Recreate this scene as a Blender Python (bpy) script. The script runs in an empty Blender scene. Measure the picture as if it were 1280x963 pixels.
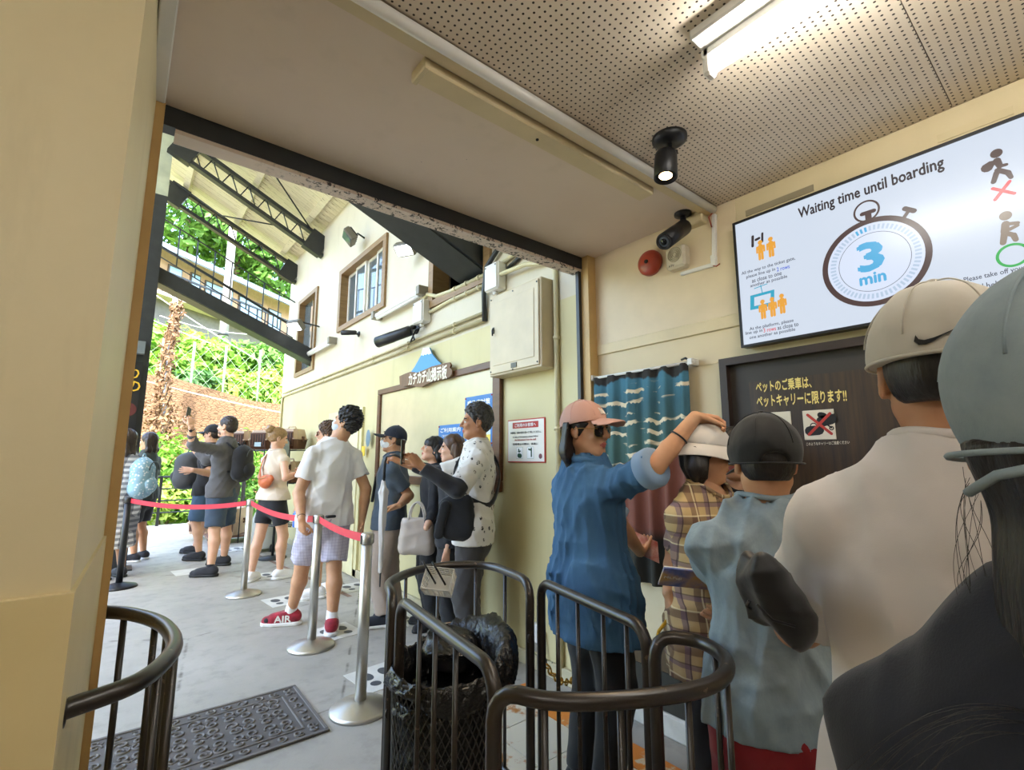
import bpy, math, random
import numpy as np
from math import sin, cos, pi, radians
from mathutils import Vector, Matrix
random.seed(7)
SC = bpy.context.scene
COL = SC.collection

# ------------------------------------------------------------------ camera
F_PX, EYE = 606.0, 1.38
PITCH = math.atan(90.5 / F_PX)
YAW = radians(38.7)                       # view direction, to the right of the wall direction (+Y)
FW = np.array([sin(YAW) * cos(PITCH), cos(YAW) * cos(PITCH), sin(PITCH)])
RT = np.array([cos(YAW), -sin(YAW), 0.0])
UP = np.cross(RT, FW)
CAM = np.array([0, 0, EYE])
cd = bpy.data.cameras.new('camera')
cam = bpy.data.objects.new('camera', cd)
COL.objects.link(cam)
cd.sensor_fit = 'HORIZONTAL'; cd.sensor_width = 36.0
cd.lens = 36.0 * F_PX / 1280.0
cd.clip_start = 0.05; cd.clip_end = 300
cam.matrix_world = Matrix(((RT[0], UP[0], -FW[0], 0), (RT[1], UP[1], -FW[1], 0), (RT[2], UP[2], -FW[2], EYE), (0, 0, 0, 1)))
SC.camera = cam

# ------------------------------------------------------------------ world, sun, exposure
SC.view_settings.view_transform = 'Standard'
SC.view_settings.look = 'None'
SC.view_settings.gamma = 1.0
SC.view_settings.use_curve_mapping = False
SC.view_settings.exposure = 0.5
wd = bpy.data.worlds.new('sky'); SC.world = wd; wd.use_nodes = True
wn = wd.node_tree.nodes; wl = wd.node_tree.links
sky = wn.new('ShaderNodeTexSky'); sky.sky_type = 'NISHITA'
sky.sun_disc = False; sky.sun_elevation = radians(62); sky.sun_rotation = radians(200)
sky.air_density = 1.2; sky.dust_density = 3.0; sky.ozone_density = 1.0
wl.new(sky.outputs[0], wn['Background'].inputs[0]); wn['Background'].inputs[1].default_value = 1.15
sd = bpy.data.lights.new('sun', 'SUN'); sd.energy = 11.0; sd.angle = radians(1.0); sd.color = (1, .96, .88)
sun = bpy.data.objects.new('sun', sd); COL.objects.link(sun)
sun.rotation_euler = Vector((0.25, 0.55, -1.0)).to_track_quat('-Z', 'Y').to_euler()   # from behind-left, high

# ------------------------------------------------------------------ colours and materials
def lin(c):
    if isinstance(c, str):
        c = [int(c[i:i + 2], 16) / 255 for i in (0, 2, 4)]
    return tuple((x / 12.92 if x <= .04045 else ((x + .055) / 1.055) ** 2.4) for x in c)
class NT:
    """small node-tree helper"""
    def __init__(s, name):
        s.m = bpy.data.materials.new(name); s.m.use_nodes = True
        s.t = s.m.node_tree; s.n = s.t.nodes; s.l = s.t.links; s.b = s.n['Principled BSDF']
        s._co = None
    def co(s, kind='Object'):
        if s._co is None: s._co = s.n.new('ShaderNodeTexCoord')
        return s._co.outputs[kind]
    def link(s, a, b): s.l.new(a, b)
    def val(s, x):
        return x
    def setin(s, sock, x):
        if hasattr(x, 'is_output'): s.l.new(x, sock)
        else:
            if isinstance(x, (tuple, list)) and len(x) == 3 and sock.type == 'RGBA': x = (*x, 1)
            sock.default_value = x
    def math(s, op, a, b=0.0, c=None, clamp=False):
        n = s.n.new('ShaderNodeMath'); n.operation = op; n.use_clamp = clamp
        s.setin(n.inputs[0], a); s.setin(n.inputs[1], b)
        if c is not None: s.setin(n.inputs[2], c)
        return n.outputs[0]
    def sep(s, v):
        n = s.n.new('ShaderNodeSeparateXYZ'); s.l.new(v, n.inputs[0]); return n.outputs
    def mapping(s, v, scale=(1, 1, 1), rot=(0, 0, 0), loc=(0, 0, 0)):
        n = s.n.new('ShaderNodeMapping'); s.l.new(v, n.inputs[0])
        n.inputs['Scale'].default_value = scale; n.inputs['Rotation'].default_value = rot; n.inputs['Location'].default_value = loc
        return n.outputs[0]
    def noise(s, v, scale, detail=4, rough=.55, dist=0.0, out='Fac'):
        n = s.n.new('ShaderNodeTexNoise'); s.l.new(v, n.inputs['Vector'])
        n.inputs['Scale'].default_value = scale; n.inputs['Detail'].default_value = detail
        n.inputs['Roughness'].default_value = rough; n.inputs['Distortion'].default_value = dist
        return n.outputs[out]
    def voro(s, v, scale, feature='F1', out='Distance'):
        n = s.n.new('ShaderNodeTexVoronoi'); n.feature = feature; s.l.new(v, n.inputs['Vector'])
        n.inputs['Scale'].default_value = scale; return n.outputs[out]
    def ramp(s, x, stops, interp='LINEAR'):
        n = s.n.new('ShaderNodeValToRGB'); s.l.new(x, n.inputs[0]); e = n.color_ramp.elements
        n.color_ramp.interpolation = interp
        while len(e) < len(stops): e.new(.5)
        for k, (p, c) in enumerate(stops):
            e[k].position = p; e[k].color = (*c, 1) if len(c) == 3 else c
        return n.outputs[0]
    def step(s, x, lo, hi):
        n = s.n.new('ShaderNodeMapRange'); n.clamp = True
        s.l.new(x, n.inputs[0]); n.inputs[1].default_value = lo; n.inputs[2].default_value = hi
        return n.outputs[0]
    def mix(s, f, a, b, mode='MIX'):
        n = s.n.new('ShaderNodeMix'); n.data_type = 'RGBA'; n.blend_type = mode
        s.setin(n.inputs[0], f); s.setin(n.inputs[6], a); s.setin(n.inputs[7], b)
        return n.outputs[2]
    def bump(s, h, strength=.3, dist=.01):
        n = s.n.new('ShaderNodeBump'); n.inputs['Strength'].default_value = strength; n.inputs['Distance'].default_value = dist
        s.l.new(h, n.inputs['Height'])
        if s.b.inputs['Normal'].is_linked: s.l.new(s.b.inputs['Normal'].links[0].from_socket, n.inputs['Normal'])
        s.l.new(n.outputs[0], s.b.inputs['Normal'])
    def color(s, x): s.setin(s.b.inputs['Base Color'], x)
    def rough(s, x): s.setin(s.b.inputs['Roughness'], x)
    def metal(s, x): s.b.inputs['Metallic'].default_value = x
MATS = {}
def mat(name, col, rough=.6, metal=0.0, var=.12, scale=6.0, bump=0.0, bscale=60.0, emit=0.0, spec=None, col2=None, bdist=.004, sss=0.0):
    """plain procedural surface: colour broken up by noise, optional fine relief"""
    if name in MATS: return MATS[name]
    t = NT(name); c = lin(col)
    c2 = lin(col2) if col2 else tuple(x * (1 - var) for x in c)
    c1 = c if col2 else tuple(min(1, x * (1 + var * .6)) for x in c)
    if var > 0 or col2:
        t.color(t.mix(t.step(t.noise(t.co(), scale), .3, .7), c1, c2))
    else: t.color(c)
    t.rough(rough); t.metal(metal)
    if spec is not None: t.b.inputs['Specular IOR Level'].default_value = spec
    if bump > 0: t.bump(t.noise(t.co(), bscale, 3), bump, bdist)
    if emit > 0:
        t.b.inputs['Emission Color'].default_value = (*c, 1); t.b.inputs['Emission Strength'].default_value = emit
    if sss > 0:
        t.b.inputs['Subsurface Weight'].default_value = sss; t.b.inputs['Subsurface Radius'].default_value = (.012, .005, .003)
    MATS[name] = t.m
    return t.m

# ------------------------------------------------------------------ mesh building
def nrm(v):
    v = np.asarray(v, float); return v / (np.linalg.norm(v) + 1e-12)
class MB:
    """collects verts / faces (world coordinates) for ONE mesh object"""
    def __init__(s): s.v = []; s.f = []; s.mi = []; s.sm = []
    def add(s, verts, faces, mi=0, smooth=False):
        o = len(s.v); s.v.extend([tuple(map(float, p)) for p in verts])
        for f in faces: s.f.append(tuple(i + o for i in f)); s.mi.append(mi); s.sm.append(smooth)
        return s
    def box(s, lo, hi, mi=0, bev=0.0):
        x0, y0, z0 = lo; x1, y1, z1 = hi
        return s.obox(((x0 + x1) / 2, (y0 + y1) / 2, (z0 + z1) / 2), (abs(x1 - x0) / 2, abs(y1 - y0) / 2, abs(z1 - z0) / 2), None, mi, bev)
    def obox(s, c, h, R=None, mi=0, bev=0.0):
        """oriented box: centre, half sizes, axes R = 3 unit vectors"""
        R = np.eye(3) if R is None else np.array(R, float); c = np.array(c, float)
        hx, hy, hz = h
        if bev <= 0:
            vs = [c + R[0] * sx * hx + R[1] * sy * hy + R[2] * sz * hz for sz in (-1, 1) for sy in (-1, 1) for sx in (-1, 1)]
            return s.add(vs, [(0, 2, 3, 1), (4, 5, 7, 6), (0, 1, 5, 4), (2, 6, 7, 3), (0, 4, 6, 2), (1, 3, 7, 5)], mi)
        vs = []; idx = {}
        b = min(bev, .49 * 2 * min(h))
        for sx in (-1, 1):
            for sy in (-1, 1):
                for sz in (-1, 1):
                    for ax in range(3):
                        q = [hx - b, hy - b, hz - b]; q[ax] = h[ax]
                        idx[(sx, sy, sz, ax)] = len(vs)
                        vs.append(c + R[0] * sx * q[0] + R[1] * sy * q[1] + R[2] * sz * q[2])
        fs = []
        for ax in range(3):
            o = [i for i in range(3) if i != ax]
            for sg in (-1, 1):
                ring = []
                for (p, q) in ((-1, -1), (1, -1), (1, 1), (-1, 1)):
                    k = [0, 0, 0]; k[ax] = sg; k[o[0]] = p; k[o[1]] = q; ring.append(idx[(*k, ax)])
                fs.append(ring)
            for p in (-1, 1):
                for q in (-1, 1):
                    k0 = [0, 0, 0]; k0[o[0]] = p; k0[o[1]] = q
                    a = list(k0); a[ax] = -1; d = list(k0); d[ax] = 1
                    fs.append([idx[(*a, o[0])], idx[(*d, o[0])], idx[(*d, o[1])], idx[(*a, o[1])]])
        for sx in (-1, 1):
            for sy in (-1, 1):
                for sz in (-1, 1): fs.append([idx[(sx, sy, sz, ax)] for ax in range(3)])
        # orient outward
        out = []
        for f in fs:
            P = [vs[i] for i in f]; n = np.cross(P[1] - P[0], P[2] - P[0])
            out.append(f if n @ (sum(P) / len(P) - c) > 0 else f[::-1])
        return s.add(vs, out, mi)
    def bar(s, a, b, w, h, up=(0, 0, 1), mi=0, bev=0.0):
        """rectangular bar from a to b; w across, h along up"""
        a = np.array(a, float); b = np.array(b, float); d = nrm(b - a)
        x = np.cross(d, up)
        x = nrm(x) if np.linalg.norm(x) > 1e-6 else nrm(np.cross(d, (1, 0, 0)))
        u = np.cross(x, d)
        return s.obox((a + b) / 2, (np.linalg.norm(b - a) / 2, w / 2, h / 2), (d, x, u), mi, bev)
    def tube(s, pts, r, n=10, closed=False, cap=True, mi=0):
        P = [np.array(p, float) for p in pts]; m = len(P)
        rr = r if hasattr(r, '__len__') else [r] * m
        T = []
        for i in range(m):
            a = P[(i - 1) % m] if (closed or i > 0) else P[i]; b = P[(i + 1) % m] if (closed or i < m - 1) else P[i]
            T.append(nrm(b - a))
        u = np.cross(T[0], (0, 0, 1)); u = nrm(u) if np.linalg.norm(u) > 1e-3 else np.array([1., 0, 0])
        vs = []
        for i in range(m):
            u = u - T[i] * (u @ T[i]); u = nrm(u); w = np.cross(T[i], u)
            for k in range(n):
                t = 2 * pi * k / n; vs.append(P[i] + rr[i] * (cos(t) * u + sin(t) * w))
        fs = []
        for i in range(m if closed else m - 1):
            j = (i + 1) % m
            for k in range(n):
                l = (k + 1) % n; fs.append((i * n + k, i * n + l, j * n + l, j * n + k))
        s.add(vs, fs, mi, True)
        if cap and not closed:
            o = len(s.v) - len(vs)
            s.f.append(tuple(o + k for k in range(n))[::-1]); s.mi.append(mi); s.sm.append(False)
            s.f.append(tuple(o + (m - 1) * n + k for k in range(n))); s.mi.append(mi); s.sm.append(False)
        return s
    def lathe(s, base, prof, n=24, axis=(0, 0, 1), mi=0, smooth=True):
        """prof: list of (radius, height) along axis from base"""
        ax = nrm(axis); u = np.cross(ax, (0, 0, 1)); u = nrm(u) if np.linalg.norm(u) > 1e-3 else np.array([1., 0, 0])
        w = np.cross(ax, u); b = np.array(base, float); vs = []
        for (r, h) in prof:
            for k in range(n):
                t = 2 * pi * k / n; vs.append(b + ax * h + r * (cos(t) * u + sin(t) * w))
        fs = []
        for i in range(len(prof) - 1):
            for k in range(n):
                l = (k + 1) % n; fs.append((i * n + k, i * n + l, (i + 1) * n + l, (i + 1) * n + k))
        s.add(vs, fs, mi, smooth)
        o = len(s.v) - len(vs)
        if prof[0][0] > 1e-4: s.f.append(tuple(o + k for k in range(n))[::-1]); s.mi.append(mi); s.sm.append(False)
        if prof[-1][0] > 1e-4: s.f.append(tuple(o + (len(prof) - 1) * n + k for k in range(n))); s.mi.append(mi); s.sm.append(False)
        return s
    def prism(s, poly, U, V, N, o, th, mi=0):
        """2D outline in frame (o,U,V), extruded along N by th"""
        o = np.array(o, float); U = np.array(U, float); V = np.array(V, float); N = np.array(N, float)
        n = len(poly); A = [o + U * p[0] + V * p[1] for p in poly]; B = [p + N * th for p in A]
        fs = [tuple(range(n))[::-1], tuple(range(n, 2 * n))] + [(i, (i + 1) % n, n + (i + 1) % n, n + i) for i in range(n)]
        return s.add(A + B, fs, mi)
    def sphere(s, c, r, nu=16, nv=10, R=None, mi=0):
        r = r if hasattr(r, '__len__') else (r, r, r); R = np.eye(3) if R is None else np.array(R, float); c = np.array(c, float)
        vs = [c + R[2] * r[2]]; 
        for i in range(1, nv):
            a = pi * i / nv
            for k in range(nu):
                t = 2 * pi * k / nu; vs.append(c + R[0] * r[0] * sin(a) * cos(t) + R[1] * r[1] * sin(a) * sin(t) + R[2] * r[2] * cos(a))
        vs.append(c - R[2] * r[2]); fs = []
        for k in range(nu): fs.append((0, 1 + k, 1 + (k + 1) % nu))
        for i in range(nv - 2):
            for k in range(nu):
                a = 1 + i * nu + k; b = 1 + i * nu + (k + 1) % nu; fs.append((a, a + nu, b + nu, b))
        e = len(vs) - 1; o = 1 + (nv - 2) * nu
        for k in range(nu): fs.append((e, o + (k + 1) % nu, o + k))
        return s.add(vs, fs, mi, True)
def mesh_from(name, mb, origin, mats):
    me = bpy.data.meshes.new(name)
    o = np.array(origin, float)
    V = np.array(mb.v, float).reshape(-1, 3) - o
    me.from_pydata(V.tolist(), [], mb.f)
    if any(mb.mi): me.polygons.foreach_set('material_index', mb.mi)
    me.polygons.foreach_set('use_smooth', mb.sm)
    for m in (mats if isinstance(mats, (list, tuple)) else [mats]): me.materials.append(m)
    me.update(); return me
def wloc(o):
    p = np.zeros(3)
    while o is not None: p = p + np.array(o.location); o = o.parent
    return p
def tag(o, label=None, cat=None, group=None, kind=None):
    if label: o['label'] = label
    if cat: o['category'] = cat
    if group: o['group'] = group
    if kind: o['kind'] = kind
    return o
def thing(name, label, cat, loc=(0, 0, 0), group=None):
    o = bpy.data.objects.new(name, None); COL.objects.link(o); o.location = tuple(map(float, loc)); o.empty_display_size = .1
    return tag(o, label, cat, group)
def part(name, mb, m, parent, label=None, kind=None):
    o = bpy.data.objects.new(name, mesh_from(name, mb, wloc(parent), m)); COL.objects.link(o); o.parent = parent
    return tag(o, label, None, None, kind)
def solo(name, mb, m, label, cat, group=None, origin=None, kind=None):
    V = np.array(mb.v); lo = V.min(0); hi = V.max(0)
    org = np.array([(lo[0] + hi[0]) / 2, (lo[1] + hi[1]) / 2, lo[2]]) if origin is None else np.array(origin, float)
    o = bpy.data.objects.new(name, mesh_from(name, mb, org, m)); COL.objects.link(o); o.location = org
    return tag(o, label, cat, group, kind)
def struct(name, mb, m, label=None):
    o = bpy.data.objects.new(name, mesh_from(name, mb, (0, 0, 0), m)); COL.objects.link(o)
    return tag(o, label, None, None, 'structure')
def pieces(name, mesh, parent, locs, rots=None):
    """alike pieces sharing one mesh, children of parent"""
    out = []
    for i, p in enumerate(locs):
        o = bpy.data.objects.new(name, mesh); COL.objects.link(o); o.parent = parent
        o.location = tuple(np.array(p, float) - wloc(parent))
        if rots is not None: o.rotation_euler = rots[i]
        out.append(o)
    return out
def dup(root, delta, label, group=None):
    r = root.copy(); COL.objects.link(r); r.location = tuple(np.array(root.location) + np.array(delta)); r['label'] = label
    if group: r['group'] = group
    for ch in list(root.children):
        c = ch.copy(); COL.objects.link(c); c.parent = r
        for g in ch.children:
            d = g.copy(); COL.objects.link(d); d.parent = c
    return r
# ---- points from the survey of the room: a sight line met with a known plane
def ray(x, y): return FW + RT * ((x - 640) / F_PX) - UP * ((y - 481.5) / F_PX)
def G(x, y, z=0.0): d = ray(x, y); return CAM + d * ((z - EYE) / d[2])
def PX(x, y, a): d = ray(x, y); return CAM + d * (a / d[0])
def PY(x, y, b): d = ray(x, y); return CAM + d * (b / d[1])
def PD(x, y, t): return CAM + ray(x, y) * t
def depth(p): return float((np.array(p) - CAM) @ FW)
# ---- lettering
_font_cache = {}
def text_geo(body, bold=0.0, res=2):
    k = (body, bold, res)
    if k in _font_cache: return _font_cache[k]
    c = bpy.data.curves.new('lettering', 'FONT'); c.body = body; c.resolution_u = res; c.fill_mode = 'FRONT'
    o = bpy.data.objects.new('lettering', c); COL.objects.link(o)
    dg = bpy.context.evaluated_depsgraph_get(); e = o.evaluated_get(dg); m = e.to_mesh()
    V = np.array([v.co[:2] for v in m.vertices]); Fs = [tuple(p.vertices) for p in m.polygons]
    nz = [p.normal.z for p in m.polygons]
    Fs = [f if z > 0 else f[::-1] for f, z in zip(Fs, nz)]
    e.to_mesh_clear(); bpy.data.objects.remove(o); bpy.data.curves.remove(c)
    _font_cache[k] = (V, Fs); return V, Fs
def text_mb(mb, body, o, U, V, h, w=None, align='C', bold=0.02, mi=0, capn=None):
    """put flat lettering of height h (and width w) at o in frame U,V"""
    P, Fs = text_geo(body); P = P.copy()
    lo = P.min(0); hi = P.max(0)
    sy = h / (hi[1] - lo[1]) if capn is None else h / capn
    sx = w / (hi[0] - lo[0]) if w else sy
    P[:, 0] = (P[:, 0] - lo[0]) * sx; P[:, 1] = (P[:, 1] - (lo[1] if capn is None else 0)) * sy
    if align == 'C': P[:, 0] -= P[:, 0].max() / 2
    elif align == 'R': P[:, 0] -= P[:, 0].max()
    if capn is None: P[:, 1] -= h / 2
    o = np.array(o, float); U = np.array(U, float); V = np.array(V, float); e = bold * .8
    N = np.cross(U, V) * .0003
    for k, (dx, dy) in enumerate(((0, 0),) if bold <= .005 else ((-e, 0), (e, 0), (0, e), (0, -e))):
        mb.add([o + U * (p[0] + dx * sx) + V * (p[1] + dy * sy) + N * k for p in P], Fs, mi)
    return mb
# ================================================================== THE SETTING
WX, ZC = 2.286, 2.66            # right-hand wall plane, ceiling height
LAMPS = 1.0
# ---- surface materials
def wall_mat(name, c1, c2, lower=None, zsplit=None, stain=.5, bump=.12):
    t = NT(name); co = t.co()
    n = t.step(t.noise(co, 1.3, 5), .3, .72)
    col = t.mix(n, lin(c1), lin(c2))
    if lower:
        z = t.sep(co)[2]
        lo = t.mix(n, lin(lower[0]), lin(lower[1]))
        col = t.mix(t.step(z, zsplit - .004, zsplit + .004), lo, col)
    st = t.step(t.noise(t.mapping(co, (3.0, 3.0, .5)), 2.2, 6, .6), .56, .8)
    col = t.mix(t.math('MULTIPLY', st, stain), col, lin('8f8258'))
    sp = t.step(t.voro(co, 5.5), .016, .010)
    col = t.mix(t.math('MULTIPLY', sp, .55), col, lin('4a3c28'))
    t.color(col); t.rough(.55)
    t.bump(t.noise(co, 35, 4), bump, .004)
    return t.m
M_wall = wall_mat('cream_wall_paint', 'dccba6', 'd0be96', stain=.12)
M_outer = wall_mat('outer_wall_paint', 'd4cab4', 'cabfa6', ('d0c596', 'c6b986'), 2.46, .22)
M_left = wall_mat('yellow_pillar_paint', 'e6d9b4', 'dccda4', ('e4d3a2', 'd9c590'), 1.14, .22, .2)
M_soffit = wall_mat('soffit_board', 'e4d2be', 'd9c6b0', stain=.12, bump=.04)
M_tan = mat('tan_jamb_paint', 'c9a66b', .5, var=.12, scale=4, bump=.1)
M_trim = mat('cream_trim_paint', 'd9c79e', .5, var=.08)
M_white = mat('white_pvc', 'e6e3dc', .35, var=.05)
M_steel = mat('charcoal_steel_paint', '2b2e30', .42, var=.25, scale=9, bump=.12, bscale=30)
M_black = mat('black_paint', '17171a', .4, var=.2, bump=.05)
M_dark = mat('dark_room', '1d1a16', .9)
t = NT('concrete_floor'); co = t.co()
n1 = t.noise(co, .7, 6, .62); n2 = t.noise(co, 7, 6, .6); n3 = t.noise(co, 90, 3)
c = t.ramp(n1, [(.3, lin('98948b')), (.5, lin('a9a49a')), (.7, lin('b8b3aa'))])
c = t.mix(t.math('MULTIPLY', t.step(n2, .52, .72), .45), c, lin('807b72'))
c = t.mix(t.math('MULTIPLY', t.step(n3, .6, .75), .25), c, lin('6f6a62'))
cr = t.step(t.voro(t.mapping(co, (1, 1, 1), (0, 0, .4)), .55, 'DISTANCE_TO_EDGE'), .006, .001)
c = t.mix(t.math('MULTIPLY', cr, t.step(n2, .45, .6)), c, lin('6d675e'))
t.color(c); t.rough(t.step(n2, -.2, 1.2)); t.b.inputs['Roughness'].default_value = .6
t.bump(n3, .12, .004); t.bump(n2, .1, .01); M_floor = t.m
t = NT('perforated_board'); co = t.co(); s = t.sep(co)
P_ = .0225
fx = t.math('SUBTRACT', t.math('FRACT', t.math('DIVIDE', s[0], P_)), .5); fy = t.math('SUBTRACT', t.math('FRACT', t.math('DIVIDE', s[1], P_)), .5)
r2 = t.math('SQRT', t.math('ADD', t.math('MULTIPLY', fx, fx), t.math('MULTIPLY', fy, fy)))
hole = t.step(r2, .185, .15)
base = t.mix(t.step(t.noise(co, 2.5), .3, .7), lin('e4d6c2'), lin('d8c7ae'))
t.color(t.mix(hole, base, lin('3a3026'))); t.rough(.7); t.bump(hole, -.5, .004); M_perf = t.m
t = NT('peeling_white_paint'); co = t.co()
pe = t.step(t.noise(co, 40, 6, .7), .545, .575); pe = t.math('MULTIPLY', pe, t.step(t.sep(co)[0], .3, .6))
t.color(t.mix(pe, lin('d9c8b8'), lin('3b332d'))); t.rough(.6); t.bump(pe, -.5, .003); M_peel = t.m
t = NT('weathered_white_boards'); co = t.co()
g = t.noise(t.mapping(co, (1.2, 14, 1.2)), 3, 6, .65)
pe = t.step(t.noise(t.mapping(co, (2, 9, 2)), 2.2, 6, .7), .58, .68)
t.color(t.mix(pe, t.mix(t.step(g, .3, .7), lin('e6dcc0'), lin('d2c6a4')), lin('8d7a55'))); t.rough(.7); t.bump(g, .25, .004); M_board = t.m
def wood(name, a, b, sc=(1, 12, 1), rough=.5, bump=.2, k=4):
    t = NT(name); co = t.co(); g = t.noise(t.mapping(co, sc), k, 6, .6, .6)
    t.color(t.mix(t.step(g, .3, .7), lin(a), lin(b))); t.rough(rough); t.bump(g, bump, .003); return t.m
M_framewood = wood('window_frame_wood', '9c7d52', '846540', (1, 1, 8))
M_browntrim = wood('brown_stained_wood', '6b4327', '51301b', (1, 1, 6), .4)
def glassy(name, col, rough=.05, alpha=1.0, trans=0.0):
    t = NT(name); t.color(lin(col)); t.rough(rough); t.b.inputs['Specular IOR Level'].default_value = .8
    if trans: t.b.inputs['Transmission Weight'].default_value = trans; t.b.inputs['IOR'].default_value = 1.25
    return t.m
M_glass = glassy('window_glass', '5a6468', .03)

# ---- floor
b = MB().box((-7, -6, -.12), (2.75, 12.6, 0)); floor = struct('floor', b, M_floor)
# worn painted tiles by the wall (orange edge band, cream field), each a piece of the floor
t = NT('worn_orange_paint'); co = t.co(); pe = t.step(t.noise(co, 6, 7, .7), .5, .56)
t.color(t.mix(pe, lin('d9822c'), lin('cfc0a0'))); t.rough(.5); M_orange = t.m
t = NT('worn_cream_paint'); co = t.co(); pe = t.step(t.noise(co, 5, 7, .72), .55, .62)
t.color(t.mix(pe, lin('d6cdb8'), lin('b5763a'))); t.rough(.5); M_creamtile = t.m
for (xa, xb, m) in ((1.93, 2.08, M_orange), (1.60, 1.925, M_creamtile), (1.27, 1.595, M_creamtile)):
    for k in range(4):
        y0 = 1.15 + k * .33
        part('floor_tile', MB().box((xa, y0, 0), (xb, y0 + .325, .006)), m, floor)
# brown guide line painted on the platform
for (a, e) in (((1.60, 8.6), (1.93, 5.0)),):
    d = nrm(np.array([e[0] - a[0], e[1] - a[1], 0])); q = np.cross(d, (0, 0, 1)) * .025
    A = np.array([*a, .002]); E_ = np.array([*e, .002])
    part('painted_line', MB().add([A - q, A + q, E_ + q, E_ - q], [(0, 1, 2, 3)]), mat('worn_brown_line', '8a6f60', .7, var=.3), floor)

# ---- right wall, indoors
b = MB().box((WX, -6, 0), (WX + .2, 2.06, ZC)); wall_r = struct('wall_right', b, M_wall)
part('dado_strip', MB().box((WX - .012, 1.07, 2.01), (WX, 1.99, 2.073), 0, .003), M_trim, wall_r)
part('upper_board', MB().box((WX - .006, 1.07, 2.073), (WX, 1.99, ZC - .002)), mat('upper_board_paint', 'dcc9a6', .5, var=.06), wall_r)
part('wall_seam_strip', MB().box((WX - .004, 1.215, 1.845), (WX, 1.35, 1.852)), M_trim, wall_r)
part('wall_plate', MB().box((WX - .004, 1.02, 2.545), (WX, .72, 2.575)), mat('grey_plate', '9d9076', .4), wall_r)
part('wall_plate', MB().box((WX - .004, .30, 2.545), (WX, .10, 2.575)), M_trim, wall_r)
b = MB().box((WX - .035, -6, 0), (WX, 1.985, .11), 0, .01); struct('baseboard_right', b, mat('white_kerb_paint', 'cfcabf', .5, var=.25, bump=.2))
b = MB().box((WX - .02, -6, .11), (WX, 1.985, .30), 0, .004); struct('trim_1', b, wood('dark_skirting', '2b2a20', '1b1a12', (1, 8, 1)))
b = MB().box((WX - .028, -6, .30), (WX, 1.985, .42), 0, .004); struct('trim_2', b, wood('brown_rail', '5a4422', '45331a', (1, 8, 1)))
# jamb post and dark edge at the opening
b = MB().box((WX - .075, 1.99, 0), (WX, 2.05, ZC)); struct('trim_3', b, M_tan)
b = MB().box((WX - .10, 2.05, 0), (WX, 2.075, 2.58)); struct('trim_4', b, M_steel)
# ---- outer wall with three window openings
OPEN = [(3.14, 4.14, 2.86, 3.42), (5.25, 6.82, 3.16, 4.04), (7.90, 8.93, 2.78, 4.12)]
ys = sorted({2.06, 9.69, *[o[0] for o in OPEN], *[o[1] for o in OPEN]})
zs = sorted({0, 6.4, *[o[2] for o in OPEN], *[o[3] for o in OPEN]})
b = MB()
for i in range(len(ys) - 1):
    for j in range(len(zs) - 1):
        y = (ys[i] + ys[i + 1]) / 2; z = (zs[j] + zs[j + 1]) / 2
        if any(o[0] < y < o[1] and o[2] < z < o[3] for o in OPEN): continue
        b.box((WX, ys[i], zs[j]), (WX + .22, ys[i + 1], zs[j + 1]))
wall_o = struct('wall_outer', b, M_outer)
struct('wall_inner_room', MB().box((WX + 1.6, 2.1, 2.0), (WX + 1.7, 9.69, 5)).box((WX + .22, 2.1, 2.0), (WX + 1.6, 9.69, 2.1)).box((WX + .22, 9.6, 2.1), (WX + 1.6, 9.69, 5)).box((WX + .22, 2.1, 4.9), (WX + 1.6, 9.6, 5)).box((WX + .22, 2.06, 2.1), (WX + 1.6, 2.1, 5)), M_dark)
part('skirting', MB().box((WX - .03, 2.08, 0), (WX, 9.69, .09), 0, .006), mat('grey_skirting', 'b9ae8c', .6), wall_o)
def window(idx, y0, y1, z0, z1, sashes, fw=.07):
    b = MB(); x0, x1 = WX - .03, WX + .16
    b.box((x0, y0 - .02, z0 - .02), (x1, y0 + fw, z1 + .02)); b.box((x0, y1 - fw, z0 - .02), (x1, y1 + .02, z1 + .02))
    b.box((x0, y0 + fw, z0 - .02), (x1, y1 - fw, z0 + fw * .7)); b.box((x0, y0 + fw, z1 - fw * .7), (x1, y1 - fw, z1 + .02))
    w = struct('window_%d' % idx, b, M_framewood)
    if sashes:
        n = sashes; ya, yb, za, zb = y0 + fw, y1 - fw, z0 + fw * .7, z1 - fw * .7; st = (yb - ya) / n
        for k in range(n):
            p, q = ya + k * st, ya + (k + 1) * st
            m = MB(); x = WX + .05 + .03 * (k % 2)
            m.box((x, p, za), (x + .03, p + .035, zb)).box((x, q - .035, za), (x + .03, q, zb)).box((x, p + .035, za), (x + .03, q - .035, za + .04)).box((x, p + .035, zb - .04), (x + .03, q - .035, zb))
            part('sash', m, mat('sash_white', 'e8e4d8', .4), w)
            part('pane', MB().box((x + .012, p + .035, za + .04), (x + .018, q - .035, zb - .04)), M_glass, w)
    return w
window(1, *OPEN[1], 4); window(2, *OPEN[2], 0); window(3, *OPEN[0], 0)
w2 = bpy.data.objects['window_2']
part('sash', MB().box((WX + .06, 8.35, 2.83), (WX + .09, 8.40, 4.07)), M_framewood, w2)
part('pane', MB().box((WX + .07, 8.40, 2.83), (WX + .076, 8.86, 4.07)), M_glass, w2)
# corner post at the far end of the outer wall
part('corner_strip', MB().box((WX - .02, 9.66, 0), (WX + .02, 9.72, 2.46)), M_browntrim, wall_o)

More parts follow.
